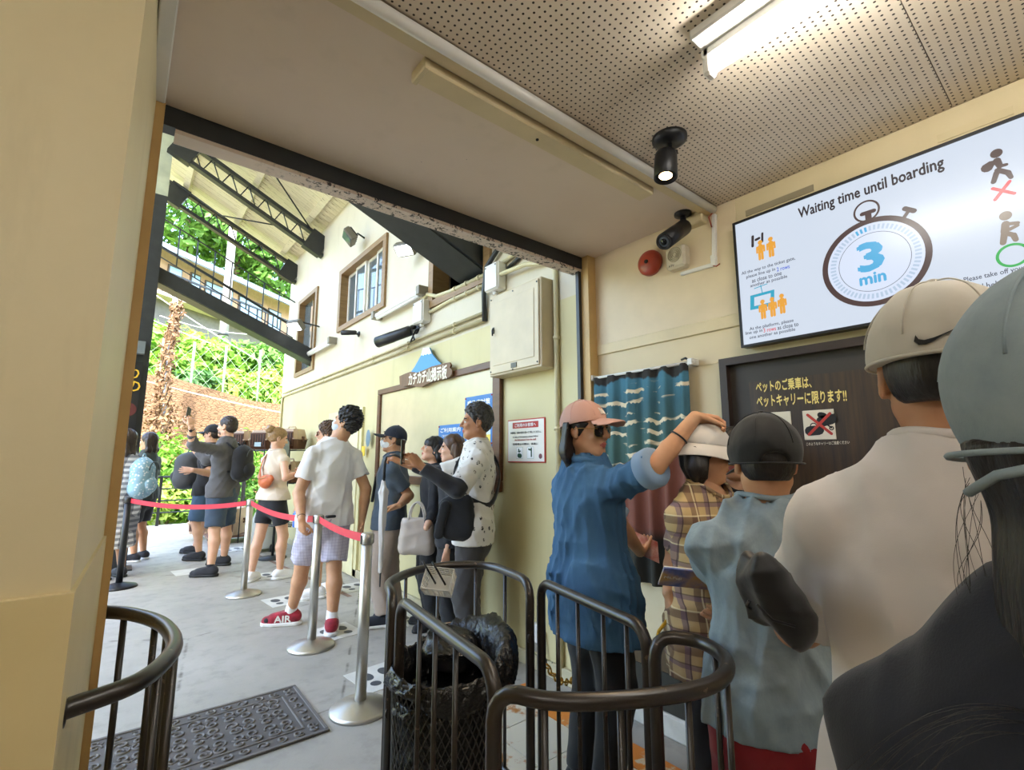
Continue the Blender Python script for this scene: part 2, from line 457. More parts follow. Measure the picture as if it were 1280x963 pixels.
# ---- left pillar
b = MB()
plan = [(-.047, 1.22), (-.015, 2.0), (-.015, 2.30), (-6.8, 2.30), (-6.8, 1.22)]
b.prism(plan, (1, 0, 0), (0, 1, 0), (0, 0, 1), (0, 0, 1.14), 2.2)
b.f = [f[::-1] for f in b.f]
plan2 = [(-.040, 1.205), (-.008, 2.0), (-.008, 2.32), (-6.8, 2.32), (-6.8, 1.205)]
b2 = MB().prism(plan2, (1, 0, 0), (0, 1, 0), (0, 0, 1), (0, 0, 0), 1.14)
b.add(b2.v, [f[::-1] for f in b2.f])
wall_l = struct('wall_left', b, M_left)
struct('trim_5', MB().box((-.02, 2.0, 0), (.013, 2.06, ZC)), M_tan)
struct('trim_6', MB().box((-.03, 1.2, ZC - .03), (.012, 2.0, ZC), 0, .004), M_white)
# ---- rest of the hall behind the camera
struct('wall_back', MB().box((-6.8, -6, 0), (WX, -5.8, ZC)), M_wall)
struct('wall_far_left', MB().box((-7, -6, 0), (-6.8, 2.3, 3.2)), M_wall)
# ---- ceiling of perforated boards and the plain soffit strip
ceil = struct('ceiling', MB().box((-6.9, -6, ZC + .012), (WX + .2, 2.1, ZC + .3)), M_soffit)
xs_ = [WX - .985 - .98 * k for k in range(0, 5)]
me = mesh_from('ceiling_panel', MB().box((-.4895, -.9125, 0), (.4895, -.0005, .012)), (0, 0, 0), M_perf)
locs = [(x0 + .49, 1.16 - .457 - .457 + .457 - r * .915 + .457, ZC) for x0 in xs_ for r in range(5)]
pieces('ceiling_panel', me, ceil, locs)
b = MB().box((-.02, 1.335, ZC - .004), (WX, 2.04, ZC + .012)); part('soffit_panel', b, M_soffit, ceil)
part('soffit_strip', MB().box((-.02, 1.20, ZC - .012), (WX, 1.33, ZC + .012)), M_soffit, ceil)
part('edge_moulding', MB().box((-.02, 1.185, ZC - .03), (WX, 1.235, ZC + .005), 0, .004), M_trim, ceil)
# ---- lintel
b = MB().box((.013, 2.04, 2.578), (WX - .07, 2.10, 2.668)); lint = struct('trim_7', b, M_steel)
part('flange', MB().box((.05, 2.045, 2.562), (WX - .07, 2.125, 2.578)), M_peel, lint)
struct('wall_over_opening', MB().box((-7, 2.05, 2.67), (WX, 2.2, 6.6)), M_outer)

# ================================================================== CANOPY OVER THE PLATFORM
SL = .476
def rz(x, z0): return z0 + SL * (WX - x)
roofdir = nrm((-1, 0, SL)); roofn = nrm((SL, 0, 1))
XL = -3.6
b = MB(); A = np.array([WX + .1, 2.2, rz(WX + .1, 5.12)]); B = np.array([XL, 2.2, rz(XL, 5.12)])
q = np.array([0, 7.5, 0]); h_ = np.array([0, 0, .06])
b.add([A, B, B + q, A + q, A + h_, B + h_, B + q + h_, A + q + h_], [(0, 3, 2, 1), (4, 5, 6, 7), (0, 1, 5, 4), (2, 3, 7, 6), (1, 2, 6, 5), (0, 4, 7, 3)])
roof = struct('ceiling_canopy', b, M_board)
L_ = np.linalg.norm(B - A)
me = mesh_from('plank', MB().obox(((WX + .1 + XL) / 2, .0, (A[2] + B[2]) / 2 - .012), (L_ / 2, .069, .010), (roofdir, np.array([0, -1, 0]), roofn)), ((WX + .1 + XL) / 2, 0, (A[2] + B[2]) / 2), M_board)
pieces('plank', me, roof, [((WX + .1 + XL) / 2, 2.28 + .1442 * k, (A[2] + B[2]) / 2) for k in range(52)])
for k in range(7):
    x = WX - .25 - k * .78
    part('purlin', MB().obox((x, 5.95, rz(x, 5.05)), (.045, 3.74, .05), (roofdir, np.array([0, -1, 0]), roofn)), M_board, roof)
# lattice trusses
def truss(y, xl, label, depth_=.28, z0=4.90):
    T = thing('roof_truss', label, 'truss', (xl, y, rz(xl, z0 - depth_)), 'lattice trusses under the canopy')
    for dz, nm in ((0, 'top_chord'), (-depth_, 'bottom_chord')):
        a = np.array([WX, y, rz(WX, z0 + dz)]); c = np.array([xl, y, rz(xl, z0 + dz)])
        part(nm, MB().bar(a, c, .10, .055), M_steel, T)
    n = 13; m = []
    for k in range(n + 1):
        x = WX - .28 - (WX - xl - .5) * k / n
        m.append(np.array([x, y, rz(x, z0 if k % 2 else z0 - depth_)]))
    for k in range(n): part('web_bar', MB().tube([m[k], m[k + 1]], .009, 6), M_steel, T)
    for x in (WX - .12, xl + .13):
        part('gusset_plate', MB().bar((x + .13, y, rz(x + .13, z0 - depth_ / 2)), (x - .13, y, rz(x - .13, z0 - depth_ / 2)), .115, depth_ + .08), M_steel, T)
    return T
truss(7.80, .20, 'nearer black lattice roof truss sloping down to the cream wall')
truss(9.35, .20, 'farther black lattice roof truss sloping down to the cream wall')
# diagonal brace rods under the roof
solo('brace_rod', MB().tube([PY(333, 203, 7.0), np.array([2.05, 7.75, 5.03])], .012, 6), M_black, 'thin black brace rod running up from the nearer truss', 'brace')
solo('brace_rod', MB().tube([np.array([.28, 9.3, 5.9]), np.array([.95, 8.9, 5.35]), np.array([1.55, 7.9, 4.98])], .011, 6), M_black, 'thin black sagging rod between the two trusses', 'brace')
# columns
def column(y, x0, x1, label):
    T = thing('steel_column', label, 'column', ((x0 + x1) / 2, y, 0))
    zt = rz(x0, 5.0)
    b = MB().box((x0, y - .10, 0), (x1, y - .085, 4.95)).box((x0, y + .085, 0), (x1, y + .10, 4.95)).box(((x0 + x1) / 2 - .01, y - .085, 0), ((x0 + x1) / 2 + .01, y + .085, 4.95))
    part('shaft', b, M_steel, T)
    part('upper_shaft', MB().box((x0, y - .10, 4.95), (x1, y + .10, zt)), mat('pale_green_paint', 'b9bda4', .6, var=.2), T, 'pale green upper length')
    part('base_plate', MB().box((x0 - .06, y - .16, 0), (x1 + .06, y + .16, .02)), M_steel, T)
    return T
colA = column(7.95, -.03, .19, 'dark steel column standing beside the yellow pillar jamb')
part('bracket', MB().box((-.05, 7.72, 2.70), (.13, 7.85, 2.86)), mat('grey_bracket', '6d7577', .5), colA, 'grey bracket')
# narrow hanging sign on the column: yellow characters over a dark red disc
sg = thing('hanging_sign', 'narrow black sign with yellow characters on the dark column', 'sign', (.07, 7.80, 1.6))
part('board', MB().box((-.03, 7.80, 1.55), (.13, 7.83, 2.6)), M_black, sg)
part('lettering', text_mb(text_mb(MB(), 'の', (.055, 7.795, 2.28), (1, 0, 0), (0, 0, 1), .13), 'り', (.055, 7.795, 2.44), (1, 0, 0), (0, 0, 1), .13), mat('yellow_print', 'e8b832', .5, var=0), sg)
part('emblem', MB().lathe((.03, 7.80, 1.98), [(.085, 0), (.085, .006)], 20, (0, -1, 0)), mat('dark_red_print', '5a2320', .5, var=0), sg)
# deep box beams that pass through the windows
def box_beam(y0, y1, zw, hh, xl, label):
    T = thing('box_beam', label, 'beam', ((WX + xl) / 2, (y0 + y1) / 2, rz((WX + xl) / 2, zw)))
    a = np.array([WX + .5, (y0 + y1) / 2, zw + hh / 2 - SL * .87 * .5]); c = np.array([xl, (y0 + y1) / 2, zw + hh / 2 + SL * .87 * (WX - xl)])
    part('box_section', MB().bar(a, c, y1 - y0, hh, (0, 0, 1)), M_steel, T)
    part('stiffener', MB().bar(a + [0, -(y1 - y0) / 2 - .012, -hh / 2 + .02], c + [0, -(y1 - y0) / 2 - .012, -hh / 2 + .02], .024, .04), M_steel, T)
    m = a * .45 + c * .55
    part('splice_plate', MB().bar(m - nrm(c - a) * .02, m + nrm(c - a) * .02, y1 - y0 + .01, hh + .01), M_steel, T)
    return T
box_beam(3.24, 3.62, 2.97, .36, -1.5, 'black steel box beam entering the wall window above the bulletin board')
box_beam(7.97, 8.25, 2.89, .20, -1.5, 'dark sloping steel beam low across the view of the hillside')
# sloping guard rail behind the trusses
gr = thing('sloping_guard_rail', 'black sloping guard rail with thin bars below the farther truss', 'railing', (1.2, 9.3, 3.9))
RL = []
for (l, r, rad) in (((211.8, 277.8), (363.7, 375), .012), ((194, 304), (372.6, 412), .024), ((210, 327), (378, 430), .010)):
    a = PY(*l, 9.3); c = PY(*r, 9.3); d = (c - a) / (c[0] - a[0]); a = a + d * (-1.2 - a[0]); c = c + d * (WX - c[0])
    RL.append((a, c)); part('rail', MB().tube([a, c], rad, 8), M_steel, gr)
for k in range(9):
    u = .32 + .075 * k; p = RL[0][0] + (RL[0][1] - RL[0][0]) * u; q = RL[2][0] + (RL[2][1] - RL[2][0]) * u
    part('upright', MB().tube([p, q], .010, 6), M_steel, gr)
# ================================================================== OUTSIDE: HILLSIDE, HOUSE, PLANTS
def PP(x, y, p0, n):
    d = ray(x, y); n = np.array(n, float); return CAM + d * (((np.array(p0) - CAM) @ n) / (d @ n))
t = NT('hillside_earth'); co = t.co(); n_ = t.noise(co, .9, 6, .65)
t.color(t.ramp(n_, [(.3, lin('5f7a3a')), (.5, lin('7f9a48')), (.62, lin('8a7a52')), (.75, lin('6f8a3c'))])); t.rough(.9); t.bump(t.noise(co, 4, 5), .6, .2); M_hill = t.m
def hz(x, y):
    s = max(0.0, y - 13.2)
    z = -.25 + .10 * s if y < 17.6 else 2.55 + .30 * (y - 17.6)
    return z + .18 * sin(x * 1.3 + y * .7) + .12 * sin(x * 2.9 - y * 1.1)
b = MB(); nx, ny = 46, 44; xs2 = np.linspace(-16, 40, nx); ys2 = np.concatenate([np.linspace(12.6, 17.55, 10), np.linspace(17.65, 55, ny - 10)])
b.add([(x, y, hz(x, y)) for y in ys2 for x in xs2], [(j * nx + i, j * nx + i + 1, (j + 1) * nx + i + 1, (j + 1) * nx + i) for j in range(len(ys2) - 1) for i in range(nx - 1)], 0, True)
hill = struct('ground_hillside', b, M_hill)
# brown retaining wall overgrown with dead vines
t = NT('brown_stone_wall'); co = t.co()
v = t.voro(t.mapping(co, (1, 1, 1.8)), 2.6, 'F1', 'Color'); e = t.voro(t.mapping(co, (1, 1, 1.8)), 7.0, 'DISTANCE_TO_EDGE')
c = t.mix(t.noise(co, 3, 4), lin('6a4e36'), lin('86664a')); c = t.mix(t.step(e, .05, .01), c, lin('54412c'))
t.color(c); t.rough(.9); t.bump(t.step(e, .0, .1), .5, .05); M_stone = t.m
rwall = MB()
pts = [(-6, 17.6, 4.0), (1.0, 17.6, 3.75), (3.2, 17.6, 3.2), (8, 17.6, 2.9), (16, 17.6, 2.7)]
for k in range(4):
    a, c2 = pts[k], pts[k + 1]
    rwall.add([(a[0], 17.4, -.2), (c2[0], 17.4, -.2), (c2[0], 17.5, c2[2]), (a[0], 17.5, a[2]), (a[0], 17.9, -.2), (c2[0], 17.9, -.2), (c2[0], 17.9, c2[2]), (a[0], 17.9, a[2])],
              [(0, 1, 2, 3), (5, 4, 7, 6), (3, 2, 6, 7), (0, 4, 5, 1), (0, 3, 7, 4), (1, 5, 6, 2)])
solo('retaining_wall', rwall, M_stone, 'brown stone retaining wall at the foot of the green hillside', 'wall')
# leafy shrubs
def leafmat(name, a, b, tr=.35):
    t = NT(name); t.color(t.mix(t.step(t.noise(t.co(), 2.2, 3), .3, .7), lin(a), lin(b))); t.rough(.55)
    t.b.inputs['Transmission Weight'].default_value = 0
    tl = t.n.new('ShaderNodeBsdfTranslucent'); tl.inputs[0].default_value = (*lin(a), 1)
    mx = t.n.new('ShaderNodeMixShader'); mx.inputs[0].default_value = tr
    t.l.new(t.b.outputs[0], mx.inputs[1]); t.l.new(tl.outputs[0], mx.inputs[2]); t.l.new(mx.outputs[0], t.n['Material Output'].inputs[0])
    return t.m
LEAF = [leafmat('fresh_green_leaf', '6f9c34', '8db545'), leafmat('mid_green_leaf', '4f7f2c', '6a9638'), leafmat('yellow_green_leaf', '9ab548', 'b3c45e'), leafmat('dark_green_leaf', '3c6830', '55803c')]
M_dryvine = mat('dry_vine', '8a6a4c', .9, var=.35, scale=9)
M_bark = mat('grey_bark', '6a5a46', .9, var=.3, bump=.4)
rs = np.random.RandomState(5)
def leaves(mb, c, r, n, size, shell=.45):
    c = np.array(c, float); r = np.array(r, float)
    d = rs.normal(size=(n, 3)); d /= np.linalg.norm(d, axis=1)[:, None]; rad = shell + (1 - shell) * rs.rand(n) ** .6
    lump = 1 + .22 * np.sin(d[:, 0] * 5 + d[:, 2] * 4 + c[0]) * np.cos(d[:, 1] * 6 + c[1])
    P = c + d * r * (rad * lump)[:, None]
    N = d + rs.normal(size=(n, 3)) * .7; N[:, 2] += .5; N /= np.linalg.norm(N, axis=1)[:, None]
    T = np.cross(N, rs.normal(size=(n, 3))); T /= np.linalg.norm(T, axis=1)[:, None]; B = np.cross(N, T)
    s = size * (.6 + .8 * rs.rand(n))[:, None]
    V = np.stack([P - T * s, P + B * s * .45 + N * s * .1, P + T * s, P - B * s * .45 + N * s * .1], 1).reshape(-1, 3)
    o = len(mb.v); mb.v.extend(map(tuple, V)); 
    mb.f.extend([(o + 4 * i, o + 4 * i + 1, o + 4 * i + 2, o + 4 * i + 3) for i in range(n)]); mb.mi.extend([0] * n); mb.sm.extend([False] * n)
    return mb
def bush(px, py, Y, rx, rz_, n, size, kind, label, group):
    c = PY(px, py, Y); ground = hz(c[0], c[1])
    T = thing('shrub', label, 'shrub', (c[0], c[1], ground), group)
    part('foliage', leaves(MB(), c, (rx, rx * .8, rz_), n, size), LEAF[kind], T)
    m = MB()
    for k in range(3):
        a = 2 * pi * k / 3; m.tube([(c[0], c[1], ground - .1), c + np.array([cos(a) * rx * .4, sin(a) * rx * .3, 0])], [.04, .015], 5)
    part('stem', m, M_bark, T)
grp = 'shrubs below the retaining wall'
for i, (px, py, Y, rx, rz_, k, lab) in enumerate([
    (184, 600, 14.2, .75, .75, 0, 'bright green shrub behind the plaid-shirted visitor'),
    (215, 585, 14.6, .85, .85, 0, 'bright green shrub left of the raised phone hand'),
    (240, 600, 13.9, .7, .7, 1, 'mid green shrub behind the grey backpack'),
    (205, 625, 13.6, .6, .45, 2, 'low yellow-green shrub at the foot of the platform railing'),
    (250, 632, 13.6, .7, .45, 0, 'low green shrub behind the platform railing, right of its post'),
    (300, 612, 14.3, .8, .7, 1, 'mid green shrub between the man in grey and the woman in beige'),
    (318, 575, 15.2, .9, .8, 0, 'green shrub behind the woman with the orange bag'),
    (275, 570, 15.5, .9, .7, 2, 'yellow-green shrub directly behind the man in grey')]):
    bush(px, py, Y, rx, rz_, 1100, .085, k, lab, grp)
grp = 'shrubs covering the hillside above the stone wall'
for i, (px, py, Y, rx, rz_, k, lab) in enumerate([
    (172, 440, 21, 1.6, 1.2, 0, 'hillside shrub nearest the dark steel column'),
    (225, 445, 22, 1.7, 1.1, 2, 'pale hillside shrub just right of the vine-wrapped pole'),
    (262, 458, 21, 1.5, 1.0, 0, 'hillside shrub left of the grey utility pole'),
    (300, 462, 22, 1.7, 1.1, 1, 'darker hillside shrub just right of the utility pole'),
    (336, 462, 21, 1.5, 1.1, 1, 'dark green hillside shrub close to the far wall corner'),
    (345, 490, 20, 1.3, .9, 2, 'yellow-green hillside shrub low by the far wall corner'),
    (312, 498, 19.6, 1.3, .8, 0, 'green hillside shrub above the stone wall, below the cables'),
    (278, 492, 19.6, 1.2, .8, 2, 'yellow-green hillside shrub behind the net fence post'),
    (246, 488, 19.3, 1.1, .7, 3, 'blue-green hillside shrub behind the net fence'),
    (215, 470, 20, 1.2, .8, 0, 'green hillside shrub beside the vine-wrapped pole')]):
    bush(px, py, Y, rx, rz_, 1500, .16, k, lab, grp)
# trees behind the house
for px, py, rx, lab in ((235, 275, 3.4, 'leafy tree above the blue-grey roof, nearer the column'), (300, 300, 3.2, 'leafy tree above the middle of the blue-grey roof'), (352, 345, 3.0, 'leafy tree behind the roof end by the far wall')):
    c = PY(px, py, 38); T = thing('tree', lab, 'tree', (c[0], c[1], hz(c[0], c[1])), 'trees behind the house')
    part('crown', leaves(MB(), c, (rx, rx, rx * .8), 1900, .3), LEAF[1], T)
    part('trunk', MB().tube([(c[0], c[1], hz(c[0], c[1]) - .2), c], [.3, .15], 8), M_bark, T)
# house
HU = np.array([.785, .62, 0]); HN = np.array([-.62, .785, 0]); H0 = PY(200, 345, 26)
def hp(x, y): return PP(x, y, H0, HN)
def hs(p): return float((p - H0) @ HU)
house = thing('hillside_house', 'long tan house with blue-grey roof above the hillside', 'house', (*hp(280, 400)[:2], hp(280, 400)[2]))
s0, s1 = hs(hp(150, 330)), hs(hp(420, 400)); zt, zb = hp(208, 313)[2], hp(208, 376)[2]; zbb = hp(240, 432)[2]
def hb(sa, sb, za, zb_, d0, d1, mi=0, mb=None):
    return (mb or MB()).obox(H0 * [1, 1, 0] + HU * (sa + sb) / 2 + HN * (d0 + d1) / 2 + np.array([0, 0, (za + zb_) / 2]), (abs(sb - sa) / 2, abs(d1 - d0) / 2, abs(zb_ - za) / 2), (HU, HN, np.array([0, 0, 1])), mi)
part('wall', hb(s0, s1, zb, zt, 0, 6), mat('tan_house_wall', 'bf9f80', .8), house)
part('lower_wall', hb(s0, s1, zbb - 2.5, zb, -.3, 6), mat('grey_block_wall', '6f6b6a', .85, var=.15), house)
rf = MB(); e0 = H0 * [1, 1, 0] + HU * (s0 - .5) - HN * 1.0 + np.array([0, 0, zt - .15]); e1 = e0 + HU * (s1 - s0 + 1); r0 = e0 + HN * 4.5 + np.array([0, 0, 1.9]); r1 = e1 + HN * 4.5 + np.array([0, 0, 1.9])
dn = np.array([0, 0, -.25])
rf.add([e0, e1, r1, r0, e0 + dn, e1 + dn, r1 + dn, r0 + dn], [(0, 1, 2, 3), (4, 7, 6, 5), (0, 4, 5, 1), (1, 5, 6, 2), (3, 2, 6, 7), (0, 3, 7, 4)])
part('roof', rf, mat('blue_grey_roof', '8fa2b8', .35, var=.1), house)
M_hglass = glassy('house_glass', '9fc4e4', .08)
for (xa, ya, xb, yb) in ((210, 330, 226, 349), (238, 340, 249, 356), (256, 350, 290, 372), (298, 369, 327, 388), (335, 385, 350, 400)):
    a = hp(xa, ya); c = hp(xb, yb); sa, sb = hs(a), hs(c); za = max(a[2], c[2]); zb2 = min(a[2], c[2]) if xa != 256 and xa != 298 else za - 1.5
    zb2 = min(zb2, za - 1.3)
    w = part('window', hb(sa, sb, zb2, za, -.06, .1), mat('house_window_frame', '5d5348', .6), house)
    nn = max(1, int((sb - sa) / 1.1)); st = (sb - sa) / nn
    for k in range(nn): part('pane', hb(sa + k * st + .06, sa + (k + 1) * st - .06, zb2 + .08, za - .08, -.09, -.05), M_hglass, w)
m = MB(); z_ = zb + .9
for k in range(26): s_ = s0 + (s1 - s0) * k / 25; hb(s_ - .03, s_ + .03, zb, z_, -.9, -.84, 0, m)
hb(s0, s1, z_, z_ + .08, -.92, -.82, 0, m); part('balcony_rail', m, M_steel, house)
part('terrace', hb(s0, s1, zb - .15, zb, -1, 0), mat('pale_concrete', 'b9ada0', .8), house)
# utility pole, vine-wrapped lamp post and overhead cables
a = PY(276, 455, 23); c = PY(303, 300, 23)
up_ = thing('utility_pole', 'grey concrete utility pole standing on the hillside', 'pole', (a[0], a[1], a[2] - .6))
part('shaft', MB().tube([(a[0], a[1], a[2] - .8), (a[0], a[1], c[2] + 1)], [.19, .15], 12), mat('grey_concrete_pole', '8f8c86', .7), up_)
part('band', MB().lathe((a[0], a[1], a[2] + 1.2), [(.2, 0), (.2, .1)], 12), M_steel, up_)
a = PY(198, 575, 16.0); top = PY(226, 372, 16.0)
vp = thing('vine_wrapped_lamp_post', 'lamp post wrapped in dry brown vines beside the dark column', 'lamp post', (a[0], a[1], hz(a[0], a[1])))
part('shaft', MB().tube([(a[0], a[1], hz(a[0], a[1]) - .1), (a[0], a[1], top[2])], .06, 10), mat('pale_post', 'c4c8cc', .5), vp)
arm = np.array([a[0], a[1], top[2] - .05])
part('lamp_arm', MB().tube([arm, arm + [.35, .1, .15], arm + [.9, .2, .2]], [.03, .03, .06], 8), M_white, vp)
v = MB()
for k in range(9):
    ph = k * .9; v.tube([(a[0] + (.10 + .07 * sin(j * 1.3 + k)) * cos(ph + j * .8), a[1] + .12 * sin(ph + j * .8), .6 + (top[2] - .8) * j / 14) for j in range(15)], .022, 5)
part('vine_stems', v, M_dryvine, vp)
v = MB()
for j in range(9): leaves(v, (a[0] + .05 * sin(j), a[1], .5 + (top[2] - .6) * j / 8.5), (.34 - .02 * j, .3, .45), 190, .07, .2)
leaves(v, (a[0] - .2, a[1] + .3, 2.2), (1.1, .5, .9), 700, .07, .2)
part('dry_leaves', v, M_dryvine, vp, kind='stuff')
for (p, q, Y1, Y2, sag, lab) in (((150, 468), (420, 528), 16, 17, .1, 'lowest overhead cable crossing in front of the stone wall'), ((150, 382), (420, 470), 20, 22, .35, 'upper overhead cable passing the utility pole'), ((170, 352), (420, 500), 19, 21, .25, 'steeper overhead cable falling towards the far wall corner'), ((200, 395), (330, 418), 20, 23, .2, 'short cable between lamp post and utility pole')):
    A = PY(*p, Y1); B = PY(*q, Y2)
    solo('overhead_cable', MB().tube([A + (B - A) * u - np.array([0, 0, sag * 4 * u * (1 - u)]) for u in np.linspace(0, 1, 9)], .02, 5), mat('pale_cable', 'c9c9c4', .5, var=0), lab, 'cable')
# net fence on top of the stone wall
fz = thing('net_fence', 'green net fence with thin posts along the stone wall top', 'fence', (3, 18.0, 3.2))
for px in (195, 235, 276, 320, 352):
    p = PY(px, 515, 18.0); part('post', MB().tube([(p[0], 18.0, 2.6), (p[0], 18.0, 5.0)], .035, 6), mat('fence_post_green', '7f9a78', .6), fz)
v = MB()
for k in range(30):
    x = -1.5 + k * .42; v.tube([(x, 18, 3.1), (x + 1.4, 18, 4.9)], .004, 3, cap=False); v.tube([(x + 1.4, 18, 3.1), (x, 18, 4.9)], .004, 3, cap=False)
part('netting', v, mat('net_green', 'a9c4a4', .6, var=0), fz, kind='stuff')
# platform railing at the far edge
pr_ = thing('platform_railing', 'black tubular railing along the far edge of the platform', 'railing', (-.2, 12.45, 0))
for k in range(5):
    x = .72 - .95 * k + (1.0 if k == 0 else 0) * 0
    part('post', MB().box((x - .025, 12.42, 0), (x + .025, 12.47, 1.0)), M_black, pr_)
for x in (1.7, 2.25): part('post', MB().box((x - .025, 12.42, 0), (x + .025, 12.47, 1.0)), M_black, pr_)
for z in (.98, .74, .5, .26): part('rail', MB().tube([(-3.4, 12.44, z), (2.3, 12.44, z)], .022 if z > .9 else .014, 8), M_black, pr_)
# ================================================================== FIXTURES INDOORS
t = NT('fluorescent_tube'); t.b.inputs['Emission Color'].default_value = (1, .975, .92, 1); t.b.inputs['Emission Strength'].default_value = 43.0; t.color((1, 1, 1)); M_tube = t.m
t = NT('warm_lamp_face'); t.b.inputs['Emission Color'].default_value = (1, .62, .28, 1); t.b.inputs['Emission Strength'].default_value = 9.0; t.color((1, .8, .6)); M_warm = t.m
t = NT('led_face'); t.b.inputs['Emission Color'].default_value = (.95, 1, 1, 1); t.b.inputs['Emission Strength'].default_value = 6.0; t.color((1, 1, 1)); M_led = t.m
def ceiling_lamp(x, y0, y1, label):
    T = thing('fluorescent_lamp', label, 'ceiling lamp', (x, y0, ZC), 'fluorescent ceiling lamps')
    part('base_plate', MB().box((x - .085, y1, ZC - .035), (x + .085, y0, ZC - .001), 0, .006), M_white, T)
    part('spine', MB().box((x - .022, y1, ZC - .065), (x + .022, y0, ZC - .035), 0, .004), M_white, T)
    part('tube', MB().tube([(x, y0 - .03, ZC - .10), (x, y1 + .03, ZC - .10)], .0155, 14), M_tube, T, 'lit white tube')
    for y, d in ((y0 - .015, -1), (y1 + .015, 1)):
        part('lamp_holder', MB().box((x - .022, y - .014, ZC - .125), (x + .022, y + .014, ZC - .03), 0, .008), M_white, T)
    return T
ceiling_lamp(1.31, .675, -.56, 'lit fluorescent ceiling lamp above the screen wall')
ceiling_lamp(1.31, -1.6, -2.85, 'fluorescent ceiling lamp further back along the same line')  # unseen fixture, added to light the queue from behind the camera
ceiling_lamp(-1.2, .5, -.75, 'fluorescent ceiling lamp over the hall, left of the queue')  # added out of view to brighten the foreground caps
ceiling_lamp(.05, -.9, -2.15, 'fluorescent ceiling lamp behind the camera over the queue')  # extra fixture added for light on the backs of the nearest people
ceiling_lamp(-1.2, -1.6, -2.85, 'fluorescent ceiling lamp at the back left of the hall')  # added unseen, raises the light level of the hall
# unlit lamp base and conduit along the soffit
lb = thing('unlit_lamp_base', 'long cream lamp base without tube on the soffit strip', 'lamp base', (1.25, 1.275, ZC))
part('housing', MB().box((.655, 1.245, ZC - .05), (1.86, 1.33, ZC - .012), 0, .006), M_trim, lb)
part('end_cap', MB().box((.64, 1.24, ZC - .054), (.66, 1.335, ZC - .012), 0, .004), M_trim, lb)
part('screw', MB().lathe((1.16, 1.29, ZC - .05), [(.006, -.004), (.006, .0)], 8), M_dark, lb)
solo('soffit_box', MB().box((2.225, 1.215, ZC - .075), (2.284, 1.33, ZC - .012), 0, .006), M_trim, 'small cream connection box in the soffit corner by the wall', 'junction box')
solo('ceiling_conduit', MB().tube([(-.02, 1.172, ZC - .022), (WX - .02, 1.172, ZC - .022)], .0195, 12), M_white, 'white plastic conduit running along the ceiling edge', 'conduit')
wc = thing('wall_conduit', 'thin white surface conduit beside the wall screen', 'conduit', (WX, 1.15, 2.4))
p1_, p2_ = PX(893, 268, WX - .012), PX(893, 333, WX - .012); p3_ = PX(851, 343, WX - .012); p2b = PX(891, 331, WX - .012)
part('vertical_run', MB().bar(p1_, p2_, .022, .02, (1, 0, 0), 0, .004), M_white, wc)
part('sloping_run', MB().bar(p2b, p3_, .02, .016, (1, 0, 0), 0, .004), M_white, wc)
part('coupling', MB().bar(p2_ + [0, 0, .06], p2_ + [0, 0, .0], .03, .024, (1, 0, 0), 0, .004), M_white, wc)
part('red_wire', MB().tube([p1_ + [-.01, 0, .01], p1_ + [-.03, .015, -.02], p1_ + [-.012, .012, -.07]], .003, 6), mat('red_wire', 'a3341f', .5, var=0), wc)
part('red_wire', MB().tube([p2_ + [-.01, 0, .0], p2_ + [-.02, -.02, -.012], p2_ + [-.01, -.035, .0]], .003, 6), mat('red_wire', 'a3341f', .5, var=0), wc)
# spotlight on the ceiling
sp = thing('ceiling_spotlight', 'black cylindrical spotlight with warm glow on the perforated ceiling', 'spotlight', (1.617, 1.0, ZC))
part('base_disc', MB().lathe((1.617, 1.0, ZC), [(.068, 0), (.068, -.014), (.050, -.026), (.012, -.03)], 28), M_black, sp)
k0 = np.array([1.617, 1.0, ZC - .03]); k1 = PD(836, 184, depth(k0) + .0)
part('stem', MB().tube([k0 + [0, 0, .01], k0 + [0, 0, -.045]], .009, 8), M_black, sp)
part('pivot', MB().tube([k0 + np.array([-.018, .012, -.035]), k0 + np.array([.022, -.015, -.035])], .012, 10), M_black, sp)
ct = k0 + np.array([-.012, .012, -.03]); ax = nrm((-.12, -.02, -1.0))
part('housing', MB().lathe(ct, [(.026, 0), (.041, .012), (.044, .03), (.0455, .122), (.041, .125), (.038, .114)], 28, ax), M_black, sp)
part('lamp_face', MB().lathe(ct + ax * .113, [(.039, 0), (.0, .003)], 24, ax), M_warm, sp, 'glowing warm lamp face')
ld = bpy.data.lights.new('spot_bulb', 'SPOT'); ld.energy = 14; ld.color = (1, .72, .42); ld.spot_size = radians(70); ld.shadow_soft_size = .03
lo_ = bpy.data.objects.new('spot_bulb', ld); COL.objects.link(lo_); lo_.location = ct + ax * .13; lo_.rotation_euler = Vector(ax).to_track_quat('-Z', 'Y').to_euler()
lo_.parent = sp; lo_.location = tuple(np.array(ct + ax * .13) - wloc(sp))
